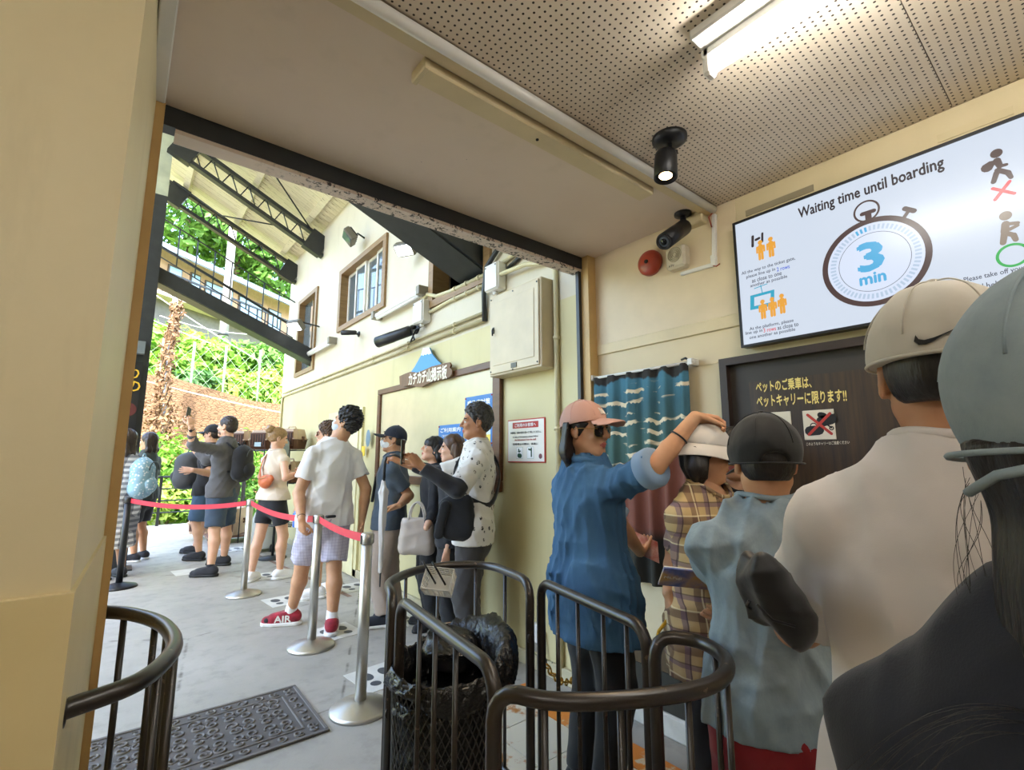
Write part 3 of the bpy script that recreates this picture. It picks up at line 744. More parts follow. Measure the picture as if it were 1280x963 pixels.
# bullet camera under the soffit
def bullet_cam(name, label, base, base_ax, p0, p1, r, m=M_black, lens=True):
    T = thing(name, label, 'camera', base); p0 = np.array(p0); p1 = np.array(p1); ax = nrm(p1 - p0); L = np.linalg.norm(p1 - p0)
    part('mount', MB().lathe(base, [(r * 1.15, 0), (r * 1.15, .012), (r * .5, .02)], 20, base_ax), m, T)
    q = np.array(base) + np.array(base_ax) * .05
    part('bracket', MB().tube([base, q, p0 + ax * L * .15], r * .42, 10), m, T)
    part('body', MB().lathe(p0, [(r * .55, 0), (r * .9, .02), (r * .95, L * .5), (r, L * .55), (r, L), (r * .86, L + .003), (r * .84, L - .008)], 26, ax), m, T)
    if lens:
        part('lens_ring', MB().lathe(p1 - ax * .009, [(r * .85, 0), (r * .42, .003)], 24, ax), mat('grey_ir_ring', '7f8a96', .25, var=.1), T, 'grey ring of infrared lamps')
        part('lens', MB().lathe(p1 - ax * .004, [(r * .45, 0), (r * .3, .004), (0, .006)], 20, ax), mat('black_lens', '0a0c12', .08, var=0), T)
    return T
bc = np.array([2.19, 1.30, ZC - .076]) * [1, 1, 0] + [0, 0, ZC - .012]
cP0 = PD(858, 282, depth(bc) - .02); cP1 = PD(829, 303, depth(bc) - .17)
cam_main = bullet_cam('bullet_camera', 'black bullet camera hanging from the soffit above the red bell', bc, (0, 0, -1), cP0, cP1, .038)
part('sun_shield', MB().lathe(cP0 + nrm(cP1 - cP0) * .03, [(.041, 0), (.042, np.linalg.norm(cP1 - cP0) - .04)], 24, cP1 - cP0), M_black, cam_main)
# alarm bell and wall speaker
bl = thing('alarm_bell', 'round red fire alarm bell high on the wall', 'bell', (WX, 1.6, 2.5))
bp = PX(810, 328, WX - .04); bp[0] = WX
part('gong', MB().lathe(bp, [(.074, .008), (.074, .03), (.066, .045), (.04, .055), (0, .058)], 32, (-1, 0, 0)), mat('bell_red', 'a8402c', .35, var=.1), bl)
part('back_plate', MB().lathe(bp, [(.05, 0), (.05, .012)], 20, (-1, 0, 0)), M_steel, bl)
part('centre_bolt', MB().lathe(bp + [-.057, 0, .0], [(.012, 0), (.010, .006)], 12, (-1, 0, 0)), M_black, bl)
ws = PX(845, 322, WX - .05); ws[0] = WX
wsp = thing('wall_speaker', 'small white square speaker beside the red bell', 'speaker', ws)
part('housing', MB().obox(ws + [-.032, 0, 0], (.032, .058, .062), None, 0, .012), mat('yellowed_plastic', 'd8cdb4', .4), wsp)
for r in (.012, .021, .030, .039):
    part('grille_ring', MB().tube([ws + [-.066, r * cos(a), .012 + r * sin(a)] for a in np.linspace(0, 2 * pi, 20, endpoint=False)], .0025, 5, True), mat('grille_shade', 'b5a98e', .5), wsp)
part('lettering', text_mb(MB(), 'ATV', ws + [-.0665, .02, -.046], (0, -1, 0), (0, 0, 1), .012), M_black, wsp)
# ---- big wall screen
XS = WX - .062
def S(x, y): return PX(x, y, XS - .001)
TL = PX(916, 280, XS); SH = TL[2] - PX(923, 436, XS)[2]; SW = SH * 16 / 9
tv = thing('wall_screen', 'large wall screen showing a blue stopwatch and waiting time', 'screen', (WX, TL[1] - SW / 2, TL[2] - SH))
yl, yr, z1, z0 = TL[1], TL[1] - SW, TL[2], TL[2] - SH
fb = .011
part('back_case', MB().box((XS + .004, yr + .002, z0 + .002), (WX - .012, yl - .002, z1 - .002)), M_black, tv)
part('wall_bracket', MB().box((WX - .014, yr + .3, z0 + .2), (WX, yl - .3, z1 - .2)), M_steel, tv)
part('bezel', MB().box((XS - .006, yr, z0), (XS + .006, yr + fb, z1)).box((XS - .006, yl - fb, z0), (XS + .006, yl, z1)).box((XS - .006, yr + fb, z0), (XS + .006, yl - fb, z0 + fb)).box((XS - .006, yr + fb, z1 - fb), (XS + .006, yl - fb, z1)), M_black, tv)
def glow(name, col, st):
    t = NT(name); c = lin(col); t.color((0.02, .02, .02)); t.rough(.25)
    t.b.inputs['Emission Color'].default_value = (*c, 1); t.b.inputs['Emission Strength'].default_value = st; return t.m
GS = .70
disp = part('display', MB().add([(XS, yr + fb, z0 + fb), (XS, yl - fb, z0 + fb), (XS, yl - fb, z1 - fb), (XS, yr + fb, z1 - fb)], [(0, 3, 2, 1)]), glow('display_pale_blue', 'd3deee', GS), tv, 'lit pale blue display')
b = disp.data
U_, V_ = np.array([0, -1., 0]), np.array([0, 0, 1.])
E_dark, E_brown, E_blue, E_lav, E_cyan = glow('pixel_dark', '32282e', GS), glow('pixel_brown', '4a3636', GS), glow('pixel_sky_blue', '4fb0e2', GS), glow('pixel_lavender', 'dbe6fb', GS), glow('pixel_teal', '2fa6c6', GS)
E_gold, E_red, E_green, E_tick, E_taupe = glow('pixel_gold', 'eba63c', GS), glow('pixel_red', 'e0414a', GS), glow('pixel_green', '35b356', GS), glow('pixel_tick', 'b7cbe4', GS), glow('pixel_taupe', '8e7f70', GS)
E_ink, E_strong = glow('pixel_ink', '3a3f52', GS), glow('pixel_strong_blue', '2f55d8', GS)
def flat(P, fs, m, nm, lift=.001):
    mb = MB().add([np.array([XS - lift, p[0], p[1]]) for p in P], fs); return part(nm, mb, m, disp)
def ring2(c, r0, r1, n=64, a0=0, a1=2 * pi):
    P = []; fs = []
    for k in range(n + 1):
        a = a0 + (a1 - a0) * k / n; P += [(c[0] + r0 * cos(a), c[1] + r0 * sin(a)), (c[0] + r1 * cos(a), c[1] + r1 * sin(a))]
    for k in range(n): fs.append((2 * k, 2 * k + 2, 2 * k + 3, 2 * k + 1))
    return P, fs
def disc2(c, r, n=40, sx=1.0): return [(c[0] + r * sx * cos(2 * pi * k / n), c[1] + r * sin(2 * pi * k / n)) for k in range(n)], [tuple(range(n))]
def seg2(a, b, w0, w1=None):
    a = np.array(a); b = np.array(b); d = nrm(b - a); q = np.array([-d[1], d[0]]); w1 = w0 if w1 is None else w1
    n = 6; P = [tuple(a + q * w0 * cos(t) - d * w0 * sin(t)) for t in np.linspace(0, pi, n)] + [tuple(b - q * w1 * cos(t) + d * w1 * sin(t)) for t in np.linspace(0, pi, n)]
    return P, [tuple(range(2 * n))]
cw = S(1092, 327)[1:]; cw = (cw[0], cw[1]); R0 = abs(S(1027, 330)[1] - cw[0])
flat(*ring2(cw, R0 * .885, R0), E_brown, 'watch_rim', .0015)
flat(*disc2(cw, R0 * .89, 64), E_lav, 'watch_dial', .0008)
flat(*ring2(cw, R0 * .655, R0 * .665), E_ink, 'dial_circle', .0016)
mb = MB(); mb2 = MB()
for k in range(60):
    a = pi / 2 - 2 * pi * k / 60; d = np.array([cos(a), sin(a)]); q = np.array([-d[1], d[0]]) * R0 * .022
    P = [np.array(cw) + d * R0 * .72 + q, np.array(cw) + d * R0 * .83 + q, np.array(cw) + d * R0 * .83 - q, np.array(cw) + d * R0 * .72 - q]
    tgt = mb2 if k in (57, 58, 59) or k in () else mb
    tgt.add([np.array([XS - .0017, -(p[0] - cw[0]) + cw[0], p[1]]) for p in P], [(0, 1, 2, 3)])
part('minute_ticks', mb, E_tick, disp); part('elapsed_ticks', mb2, E_blue, disp)
cr_ = S(1082, 265)[1:]; rl = R0 * .25
cl_ = (S(1083, 264)[1], S(1083, 264)[2])
flat(*ring2(cl_, rl * .84, rl), E_brown, 'watch_loop', .0013)
flat(*seg2((cw[0], cw[1] + R0 * .95), (cw[0], cw[1] + R0 * 1.12), R0 * .06), E_brown, 'crown_stem', .0018)
flat(*seg2((cw[0] - R0 * .11, cw[1] + R0 * 1.15), (cw[0] + R0 * .11, cw[1] + R0 * 1.15), R0 * .045), E_brown, 'crown', .0019)
dd = np.array([-cos(radians(52)), sin(radians(52))])
flat(*seg2(np.array(cw) + dd * R0 * .97, np.array(cw) + dd * R0 * 1.13, R0 * .035), E_brown, 'button_stem', .0018)
qq = np.array([-dd[1], dd[0]])
flat(*seg2(np.array(cw) + dd * R0 * 1.16 - qq * R0 * .09, np.array(cw) + dd * R0 * 1.16 + qq * R0 * .09, R0 * .05), E_brown, 'button', .0019)
def stext(body, x0, y0, x1, y1, m, hpx, nm='lettering', bold=.03, lift=.002):
    """lettering on the display from sight-line (x0,y0) left to (x1,y1) right, both at mid-height"""
    a = PX(x0, y0, XS - lift); c = PX(x1, y1, XS - lift); mid = (a + c) / 2
    w = abs(a[1] - c[1]); px = w / math.hypot(x1 - x0, 0) 
    hh = abs(PX((x0 + x1) / 2, (y0 + y1) / 2 - hpx / 2, XS)[2] - PX((x0 + x1) / 2, (y0 + y1) / 2 + hpx / 2, XS)[2])
    z = mid[2]
    return part(nm, text_mb(MB(), body, (XS - lift, mid[1], z), U_, V_, hh, w, bold=bold), m, disp)
stext('Waiting time until boarding', 998, 267, 1180, 207, E_dark, 18, bold=.034)
stext('3', 1074, 325, 1102, 316, E_blue, 34, bold=.05)
stext('min', 1075, 351, 1107, 344, E_blue, 13, bold=.045)
for body, x0, y0, x1, y1, m in (('All the way to the ticket gate,', 927, 342, 994, 324, E_ink), ('please line up in', 933, 346.5, 969, 337.5, E_ink), ('2 rows', 971, 337, 987, 333, E_strong), ('as close to one', 940, 351, 977, 341.5, E_ink), ('another as possible', 938, 358, 984, 346, E_ink),
                                ('At the platform, please', 937, 411.5, 992, 401.5, E_ink), ('line up in', 932, 417.5, 953, 413.5, E_ink), ('3 rows', 954.5, 413.3, 970, 410.5, E_red), ('as close to', 972, 410, 998, 405, E_ink), ('one another as possible', 937, 423, 994, 412, E_ink),
                                ('Please take off your bag', 1205, 352, 1300, 330, E_ink), ('and hold it in front', 1215, 362, 1300, 343, E_ink)):
    stext(body, x0, y0, x1, y1, m, 5.2 if x0 < 1100 else 8, bold=.012)
def fig(x, y, h, m, lift=.002):
    """small standing pictogram: head, body, legs"""
    c = PX(x, y, XS)[1:]; k = h
    flat(*disc2((c[0], c[1] + .40 * k), .11 * k, 16), m, 'figure_head', lift)
    flat(*seg2((c[0], c[1] + .18 * k), (c[0], c[1] - .04 * k), .13 * k, .11 * k), m, 'figure_body', lift)
    for s_ in (-1, 1):
        flat(*seg2((c[0] + s_ * .16 * k, c[1] + .19 * k), (c[0] + s_ * .17 * k, c[1] - .08 * k), .045 * k), m, 'figure_arm', lift)
        flat(*seg2((c[0] + s_ * .065 * k, c[1] - .08 * k), (c[0] + s_ * .065 * k, c[1] - .44 * k), .06 * k), m, 'figure_leg', lift)
fh = abs(PX(950, 300, XS)[2] - PX(950, 325, XS)[2])
for k, (x, y) in enumerate(((951, 313), (964, 309))): fig(x, y, fh, E_gold, .002 + .0004 * k)
for k, (x, y) in enumerate(((954, 387), (966, 384), (978, 380))): fig(x, y, fh * .95, E_gold, .002 + .0004 * k)
for (xa, ya, xb, yb, w) in ((941, 296, 941, 308, .006), (945, 300, 949, 298, .006), (953, 292, 953, 302, .005)):
    a = PX(xa, ya, XS)[1:]; c = PX(xb, yb, XS)[1:]; flat(*seg2(a, c, w), E_dark, 'gate_icon', .0015)
# cable-car icon: frame with open window and hanger
q = [PX(x, y, XS)[1:] for x, y in ((938, 370), (968, 362), (968, 382), (938, 388))]; inn = [PX(x, y, XS)[1:] for x, y in ((943, 372), (963.5, 366.5), (963.5, 378), (943, 383))]
flat([tuple(p) for p in q + inn], [(0, 1, 5, 4), (1, 2, 6, 5), (2, 3, 7, 6), (3, 0, 4, 7)], E_cyan, 'cabin_icon', .0012)
for (xa, ya, xb, yb) in ((953, 366, 951, 357), (943, 361, 959, 355)): flat(*seg2(PX(xa, ya, XS)[1:], PX(xb, yb, XS)[1:], .0018), E_cyan, 'hanger_icon', .0012)
def pose(parts, m, nm):
    for k, (xa, ya, xb, yb, w0, w1) in enumerate(parts): flat(*seg2(PX(xa, ya, XS)[1:], PX(xb, yb, XS)[1:], w0, w1), m, nm, .0014 + .0002 * k)
def head(x, y, r, m): c = PX(x, y, XS)[1:]; flat(*disc2(c, r, 20), m, 'figure_head', .0014)
head(1245.5, 192, .0155, E_brown)
pose([(1246, 201, 1250, 208, .010, .008), (1250, 208, 1258, 206, .006, .005), (1247, 213, 1260, 216, .008, .008), (1260, 216, 1264, 222, .008, .006), (1246, 216, 1242, 228, .008, .007), (1234, 210, 1238, 206, .016, .012)], E_brown, 'bag_carrier_icon')
pose([(1241, 236, 1268, 242, .005, .005), (1262, 227, 1244, 250, .005, .005)], E_red, 'cross_mark')
head(1257, 270, .0155, E_taupe)
pose([(1257, 280, 1256, 290, .010, .010), (1262, 280, 1272, 279, .006, .006), (1262, 287, 1272, 282, .006, .005), (1256, 290, 1254, 304, .009, .008), (1258, 292, 1267, 294, .008, .007), (1267, 294, 1270, 300, .008, .007)], E_taupe, 'bag_holder_icon')
c = S(1266, 319)[1:]; flat(*ring2((c[0], c[1]), .032, .040, 40), E_green, 'green_ring', .0014)
# ---- dark framed notice board
XB = WX - .05
bt = PX(898, 449.5, XB)
nb = thing('notice_board', 'dark brown framed notice board under the wall screen', 'notice board', (WX, .6, 1.0))
yA, yB, zA, zB = bt[1], bt[1] - 1.15, bt[2], bt[2] - .80; fw_ = .035
M_dkwood = wood('dark_board_wood', '3a2b22', '2a1f19', (1, 1, 1), .5); t = NT('dark_plank_face'); co = t.co(); g = t.noise(t.mapping(co, (1, 22, 1.2)), 2.5, 5, .6); t.color(t.mix(t.step(g, .35, .7), lin('2f2722'), lin('4a3826'))); t.rough(.45); t.bump(g, .2, .003); M_plank = t.m
part('back_panel', MB().box((WX - .012, yB, zB), (WX, yA, zA)), mat('dark_back_panel', '35302b', .55), nb)
part('frame', MB().box((XB, yB, zA - fw_), (WX, yA, zA)).box((XB, yB, zB), (WX, yA, zB + fw_)).box((XB, yA - fw_, zB + fw_), (WX, yA, zA - fw_)).box((XB, yB, zB + fw_), (WX, yB + fw_, zA - fw_)), M_dkwood, nb)
XI = WX - .022
ip = [PX(939, 480, XI), PX(1062, 462, XI)]
part('plank_face', MB().box((XI, yB + .12, zB + .06), (WX - .012, PX(936, 480, XI)[1], PX(939, 478, XI)[2])), M_plank, nb)
M_gold = mat('pale_yellow_letters', 'f0dc86', .5, var=0)
def wtext(body, x0, y0, x1, y1, hpx, m, parent, X, bold=.02, nm='lettering', lift=.002):
    a = PX(x0, y0, X - lift); c = PX(x1, y1, X - lift); mid = (a + c) / 2
    hh = abs(PX(x0, y0 - hpx / 2, X)[2] - PX(x0, y0 + hpx / 2, X)[2])
    return part(nm, text_mb(MB(), body, mid, nrm([0, c[1] - a[1], c[2] - a[2]]), nrm(np.cross((-1, 0, 0), nrm([0, c[1] - a[1], c[2] - a[2]]))), hh, np.linalg.norm(c - a), bold=bold), m, parent)
wtext('ペットのご乗車は、', 945, 484.5, 1014, 477.5, 13.5, M_gold, nb, XI, .036)
wtext('ペットキャリーに限ります!!', 946, 502.5, 1058, 494.5, 14, M_gold, nb, XI, .036)
def card(x0, y0, x1, y1, nm, m, parent, X, th=.004):
    a = PX(x0, y0, X); c = PX(x1, y1, X)
    return part(nm, MB().box((X - th, c[1], c[2]), (X, a[1], a[2]), 0, .0015), m, parent)
M_ivory = mat('ivory_card', 'e2d9c4', .5, var=.03); M_red = mat('print_red', 'b8352a', .5, var=0)
pc = card(1003, 514, 1046, 549.5, 'pictogram_card', M_ivory, nb, XI)
card(955, 516.5, 991.5, 552, 'pictogram_card', M_ivory, nb, XI)
def bseg(x0, y0, x1, y1, w, m, nm, parent, X, lift):
    P, fs = seg2(PX(x0, y0, X)[1:], PX(x1, y1, X)[1:], w); part(nm, MB().add([(X - lift, p[0], p[1]) for p in P], fs), m, parent)
for s_ in [(1028, 527, 1039, 524, .022), (1030, 520, 1026, 519, .012)]: bseg(*s_, M_black, 'stroller_icon', pc, XI, .0046)
bseg(1036, 531, 1043, 518, .003, M_black, 'stroller_icon', pc, XI, .0047); bseg(1033, 530, 1040, 535, .003, M_black, 'stroller_icon', pc, XI, .0047)
bseg(1013, 539, 1024, 538, .020, M_black, 'bag_icon', pc, XI, .0046); 
P, fs = ring2(tuple(PX(1017.5, 533, XI)[1:]), .010, .014, 24); part('bag_icon', MB().add([(XI - .0047, p[0], p[1]) for p in P], fs), M_black, pc)
P, fs = ring2(tuple(PX(1040, 535.5, XI)[1:]), .005, .009, 20); part('wheel_icon', MB().add([(XI - .0047, p[0], p[1]) for p in P], fs), M_black, pc)
bseg(1010, 519, 1040, 542.5, .0055, M_red, 'cross_mark', pc, XI, .0052); bseg(1038, 517, 1012, 543.5, .0055, M_red, 'cross_mark', pc, XI, .0056)
wtext('このようなキャリーはご遠慮ください', 1008, 555.5, 1062, 553, 4, M_ivory, nb, XI)
# ---- curtain with a cloud-striped print
t = NT('cloud_print_cloth'); co = t.co(); s = t.sep(co); z = s[2]; y = s[1]
wv = t.math('ADD', z, t.math('MULTIPLY', t.noise(t.mapping(co, (0, 5, 1)), 2.0, 3), .05))
teal = t.ramp(t.step(z, .95, 1.86), [(.0, lin('38564e')), (.55, lin('42625d')), (.8, lin('3a626d')), (.93, lin('437689'))])
band = t.math('FRACT', t.math('MULTIPLY', t.math('ADD', z, t.math('MULTIPLY', t.noise(t.mapping(co, (0, 3, .6)), 2.4, 2), .12)), 17.0))
puff = t.math('ADD', band, t.math('MULTIPLY', t.math('SUBTRACT', t.noise(t.mapping(co, (0, 26, 2)), 2.2, 2), .5), .55))
gate = t.step(t.noise(t.mapping(co, (0, 2.6, 7), (0, 0, 0), (0, 1.7, 0)), 1.6, 2), .50, .54)
cloud = t.math('MULTIPLY', t.step(puff, .60, .66), gate)
cloud = t.math('MULTIPLY', cloud, t.step(z, 1.80, 1.76))
c = t.mix(cloud, teal, lin('e0cfae'))
edge = t.math('ADD', t.math('SUBTRACT', z, 1.38), t.math('MULTIPLY', t.math('SUBTRACT', y, 1.66), .35))
edge = t.math('ADD', edge, t.math('MULTIPLY', t.noise(co, 9, 3), .08))
c = t.mix(t.step(edge, .05, .03), c, lin('7d4a3a'))
c = t.mix(t.step(t.math('ADD', z, t.math('MULTIPLY', t.noise(co, 6, 2), .1)), 1.06, 1.0), c, lin('2c2a22'))
top = t.step(t.math('ADD', z, t.math('MULTIPLY', t.noise(t.mapping(co, (0, 3, 1)), 2.5, 3), .16)), 1.885, 1.895)
c = t.mix(top, c, lin('2e2a26')); t.color(c); t.rough(.85); t.bump(t.noise(co, 300, 2), .15, .002); M_curt = t.m
cu = thing('door_curtain', 'teal printed curtain with cream cloud stripes and brown lower half', 'curtain', (WX, 1.68, .72))
cy0, cy1 = 1.985, 1.345; nY, nZ = 90, 24; V = []
for j in range(nZ + 1):
    z = 1.862 - j * (1.862 - .72) / nZ
    for i in range(nY + 1):
        u = i / nY; yy = cy0 + (cy1 - cy0) * u
        dpt = .030 + (.014 + .010 * j / nZ) * sin(u * 34 + .6 * sin(u * 9)) + .004 * sin(u * 80 + j * .2) * (1 - j / nZ)
        V.append((WX - .02 - dpt, yy, z))
fsn = [(j * (nY + 1) + i, (j + 1) * (nY + 1) + i, (j + 1) * (nY + 1) + i + 1, j * (nY + 1) + i + 1) for j in range(nZ) for i in range(nY)]
mb = MB().add(V, fsn, 0, True); nv = len(V)
mb.add([(v[0] + .003, v[1], v[2]) for v in V], [f[::-1] for f in fsn], 0, True); cl = part('cloth', mb, M_curt, cu); 
for o_ in (cl,): o_.data.transform(Matrix.Translation((WX, 1.68, .72))); o_.location = (-WX, -1.68, -.72)
part('rod', MB().tube([(WX - .05, 2.0, 1.862), (WX - .05, 1.30, 1.862)], .008, 10), M_white, cu)
for y in (1.325, 1.995): part('rod_holder', MB().box((WX - .07, y - .015, 1.845), (WX, y + .015, 1.88), 0, .004), M_white, cu)
part('end_clip', MB().tube([(WX - .06, 1.335, 1.872), (WX - .062, 1.35, 1.885), (WX - .06, 1.375, 1.88)], .006, 8), M_black, cu)

# ================================================================== BARRIERS AND QUEUE POSTS
t = NT('worn_black_rail'); co = t.co(); ch = t.step(t.noise(co, 38, 4, .6), .66, .70)
t.color(t.mix(ch, t.mix(t.noise(co, 10), lin('1c1814'), lin('332a22')), lin('6a5a48'))); t.rough(.32); t.bump(ch, -.2, .002); t.b.inputs['Specular IOR Level'].default_value = .7; M_rail = t.m
def catmull(P, n=8):
    P = [np.array(p, float) for p in P]; Q = [2 * P[0] - P[1]] + P + [2 * P[-1] - P[-2]]; out = []
    for i in range(1, len(Q) - 2):
        for k in range(n):
            t_ = k / n; a, b_, c_, d_ = Q[i - 1], Q[i], Q[i + 1], Q[i + 2]
            out.append(.5 * ((2 * b_) + (-a + c_) * t_ + (2 * a - 5 * b_ + 4 * c_ - d_) * t_ ** 2 + (-a + 3 * b_ - 3 * c_ + d_) * t_ ** 3))
    return out + [P[-1]]
def barrier(label, pts, us, z=.9, r=.0172, br=.06, zl=.13):
    path = catmull(pts) if len(pts) > 2 else [np.array(pts[0], float), np.array(pts[1], float)]
    path = [np.array([p[0], p[1], 0]) for p in path]
    T = thing('rail_barrier', label, 'barrier', (path[0] + path[-1]) / 2, 'black tubular barriers')
    def along(d_):
        q = list(path); 
        while len(q) > 2 and np.linalg.norm(q[1] - q[0]) < d_: d_ -= np.linalg.norm(q[1] - q[0]); q.pop(0)
        return q, d_
    L = [0]
    for i in range(1, len(path)): L.append(L[-1] + np.linalg.norm(path[i] - path[i - 1]))
    def at(s_):
        s_ = min(max(s_, 0), L[-1]); i = max(1, min(len(L) - 1, int(np.searchsorted(L, s_)))); f_ = (s_ - L[i - 1]) / (L[i] - L[i - 1] + 1e-9); return path[i - 1] + (path[i] - path[i - 1]) * f_
    top = []
    for k in range(5): a = pi / 2 * k / 4; top.append(at(br * (1 - cos(a))) + [0, 0, z - br + br * sin(a)])
    n = max(2, int((L[-1] - 2 * br) / .03)); 
    for k in range(1, n): top.append(at(br + (L[-1] - 2 * br) * k / n) + [0, 0, z])
    for k in range(5): a = pi / 2 * (1 - k / 4); top.append(at(L[-1] - br * (1 - cos(a))) + [0, 0, z - br + br * sin(a)])
    part('top_rail', MB().tube([at(0) + [0, 0, .0]] + top + [at(L[-1]) + [0, 0, .0]], r, 14), M_rail, T)
    lw = [at(br * (1 - cos(pi / 2 * k / 4))) + [0, 0, zl + br - br * sin(pi / 2 * k / 4)] for k in range(5)] + [at(br + (L[-1] - 2 * br) * k / n) + [0, 0, zl] for k in range(1, n)] + [at(L[-1] - br * (1 - cos(pi / 2 * (1 - k / 4)))) + [0, 0, zl + br - br * sin(pi / 2 * (1 - k / 4))] for k in range(5)]
    part('bottom_rail', MB().tube(lw, r * .8, 10), M_rail, T)
    for u in us: p = at(u * L[-1]); part('baluster', MB().tube([p + [0, 0, zl], p + [0, 0, z]], .0075, 8), M_rail, T)
    for s_ in (0, L[-1]): part('floor_flange', MB().lathe(at(s_), [(.04, 0), (.04, .008), (r, .012)], 16), M_rail, T)
    return T
barrier('black rail barrier curving behind the bagged trash can', [(.80, 1.67), (.86, 1.83), (1.02, 1.945), (1.20, 1.955), (1.33, 1.84), (1.325, 1.66), (1.29, 1.50)], (.15, .30, .47, .63, .8))
barrier('black rail barrier in front of the trash can basket', [(.795, 1.60), (.715, .955)], (.28, .47, .68))
barrier('black rail barrier nearest the camera, looping in a half circle', [(.66, .885), (.72, .765), (.88, .655), (1.04, .605), (1.17, .645), (1.235, .745), (1.20, .835), (1.17, .85)], (.13, .30, .47, .64, .80))
barrier('black rail barrier in front of the woman in denim', [(1.335, 1.485), (1.215, .905)], (.2, .42, .66, .85))
# ring hooks and yellow chain
M_chain = mat('yellow_chain', 'c99a2e', .5, var=.15)
ch = thing('yellow_chain', 'yellow plastic chain hanging beside the denim-shirted woman', 'chain', (1.6, 1.9, .5))
A = np.array([1.335, 1.485, .62]); B = np.array([WX - .02, 2.02, .52]); nlk = 26
for k in range(nlk):
    u = (k + .5) / nlk; p = A + (B - A) * u - np.array([0, 0, .22 * 4 * u * (1 - u)]); d = nrm((B - A) - np.array([0, 0, .22 * 4 * (1 - 2 * u)]))
    s_ = np.cross(d, (0, 0, 1)); s_ = nrm(s_); w_ = np.cross(d, s_); e_ = s_ if k % 2 else w_
    part('link', MB().tube([p + d * .024 * cos(a) + e_ * .012 * sin(a) for a in np.linspace(0, 2 * pi, 12, endpoint=False)], .0038, 6, True), M_chain, ch)
for (x, y, z) in ((1.29, 1.50, .70), (.80, 1.67, .52)):
    solo('hook_ring', MB().tube([(x + .0 + .018 * cos(a), y + .012 * cos(a), z + .018 * sin(a)) for a in np.linspace(0, 2 * pi, 14, endpoint=False)], .004, 6, True), M_rail, 'small steel hook ring on the barrier post %s' % ('beside the trash bag' if x > 1 else 'left of the trash can'), 'hook')
sk = PX(675, 795, WX); sk[0] = WX
sb_ = thing('wall_socket', 'small white outdoor socket low on the wall behind the barriers', 'socket', sk)
part('cover', MB().obox(sk + [-.02, 0, .02], (.02, .05, .06), None, 0, .008), M_white, sb_); part('lower_box', MB().obox(sk + [-.014, -.01, -.07], (.014, .04, .03), None, 0, .006), mat('grey_box', '9a948a', .5), sb_)
part('lead', MB().tube([sk + [-.02, -.06, .04], sk + [-.03, -.075, -.1], sk + [-.03, -.12, -.16], sk + [-.02, -.14, -.12]], .006, 8), M_steel, sb_)
# hand rail on the left pillar
hr = thing('curved_handrail', 'black half-round handrail fixed to the yellow pillar', 'handrail', (-.03, 1.7, 0))
arc = catmull([(-.05, 1.325), (.075, 1.385), (.142, 1.52), (.158, 1.66), (.135, 1.83), (.068, 1.985), (-.02, 2.085)], 8)
part('top_rail', MB().tube([(p[0], p[1], .9) for p in arc], .0195, 14), M_rail, hr)
part('bottom_rail', MB().tube([(p[0], p[1], .12) for p in arc], .0195, 12), M_rail, hr)
for u, r in ((.25, .009), (.40, .012), (.55, .018), (.70, .009), (.86, .009)): p = arc[int(u * (len(arc) - 1))]; part('baluster', MB().tube([(p[0], p[1], .0), (p[0], p[1], .9)], r, 10), M_rail, hr)
for p in (arc[0], arc[-1]): part('wall_plate', MB().lathe((p[0] + (.004 if p[1] < 1.5 else 0), p[1], .9), [(.032, 0), (.032, .008)], 16, (1, .2, 0)), M_rail, hr)
# queue posts with red belts
t = NT('brushed_stainless'); co = t.co(); t.color(lin('c6c2ba')); t.metal(1.0); t.rough(t.step(t.noise(t.mapping(co, (1, 1, .05)), 60, 3), -.6, 2.2)); M_inox = t.m
M_belt = mat('red_belt', 'd0283c', .6, var=.08, bump=.1, bscale=400)
def qpost(x, y, label, m=M_inox, hh=.945, lean=0):
    T = thing('queue_post', label, 'queue post', (x, y, 0), 'queue barrier posts')
    part('base', MB().lathe((x, y, 0), [(.165, 0), (.165, .012), (.155, .022), (.05, .052), (.036, .056)], 40), m, T)
    part('pole', MB().tube([(x, y, .05), (x, y, hh - .055)], .031, 20), m, T)
    part('belt_head', MB().lathe((x, y, hh - .06), [(.034, 0), (.036, .004), (.036, .055), (.030, .062), (0, .063)], 24), M_inox if m is M_inox else m, T)
    part('belt_slot', MB().box((x - .039, y - .012, hh - .06), (x + .039, y + .012, hh - .008), 0, .004), M_black, T)
    return T
QP = [G(148, 735), G(304, 744), G(389, 809), G(450, 888)]
qs = [qpost(QP[0][0], QP[0][1], 'black queue post farthest left, beside the plaid-shirted visitor', M_black), qpost(QP[1][0], QP[1][1], 'stainless queue post in front of the woman in black shorts'),
      qpost(QP[2][0], QP[2][1], 'stainless queue post in front of the man in white shirt and shorts'), qpost(QP[3][0], QP[3][1], 'nearest stainless queue post, left of the trash can barrier')]
ROPE = []
for k in range(3):
    A = QP[k] + [0, 0, .915]; B = QP[k + 1] + [0, 0, .915]; d = nrm(B - A); n = 16; V = []
    sag = (.06, .05, .02)[k]; tw = (0, 0, .0)[k]
    for i in range(n + 1):
        u = i / n; p = A + (B - A) * u - np.array([0, 0, sag * 4 * u * (1 - u)]); q_ = np.cross(d, (0, 0, 1)) * .0015
        V += [p + q_ + [0, 0, .024], p + q_ - [0, 0, .024], p - q_ - [0, 0, .024], p - q_ + [0, 0, .024]]
    fs = [(4 * i + j, 4 * i + (j + 1) % 4, 4 * i + 4 + (j + 1) % 4, 4 * i + 4 + j) for i in range(n) for j in range(4)]
    part('belt', MB().add(V, fs, 0, False), M_belt, qs[k + 1], 'red belt')
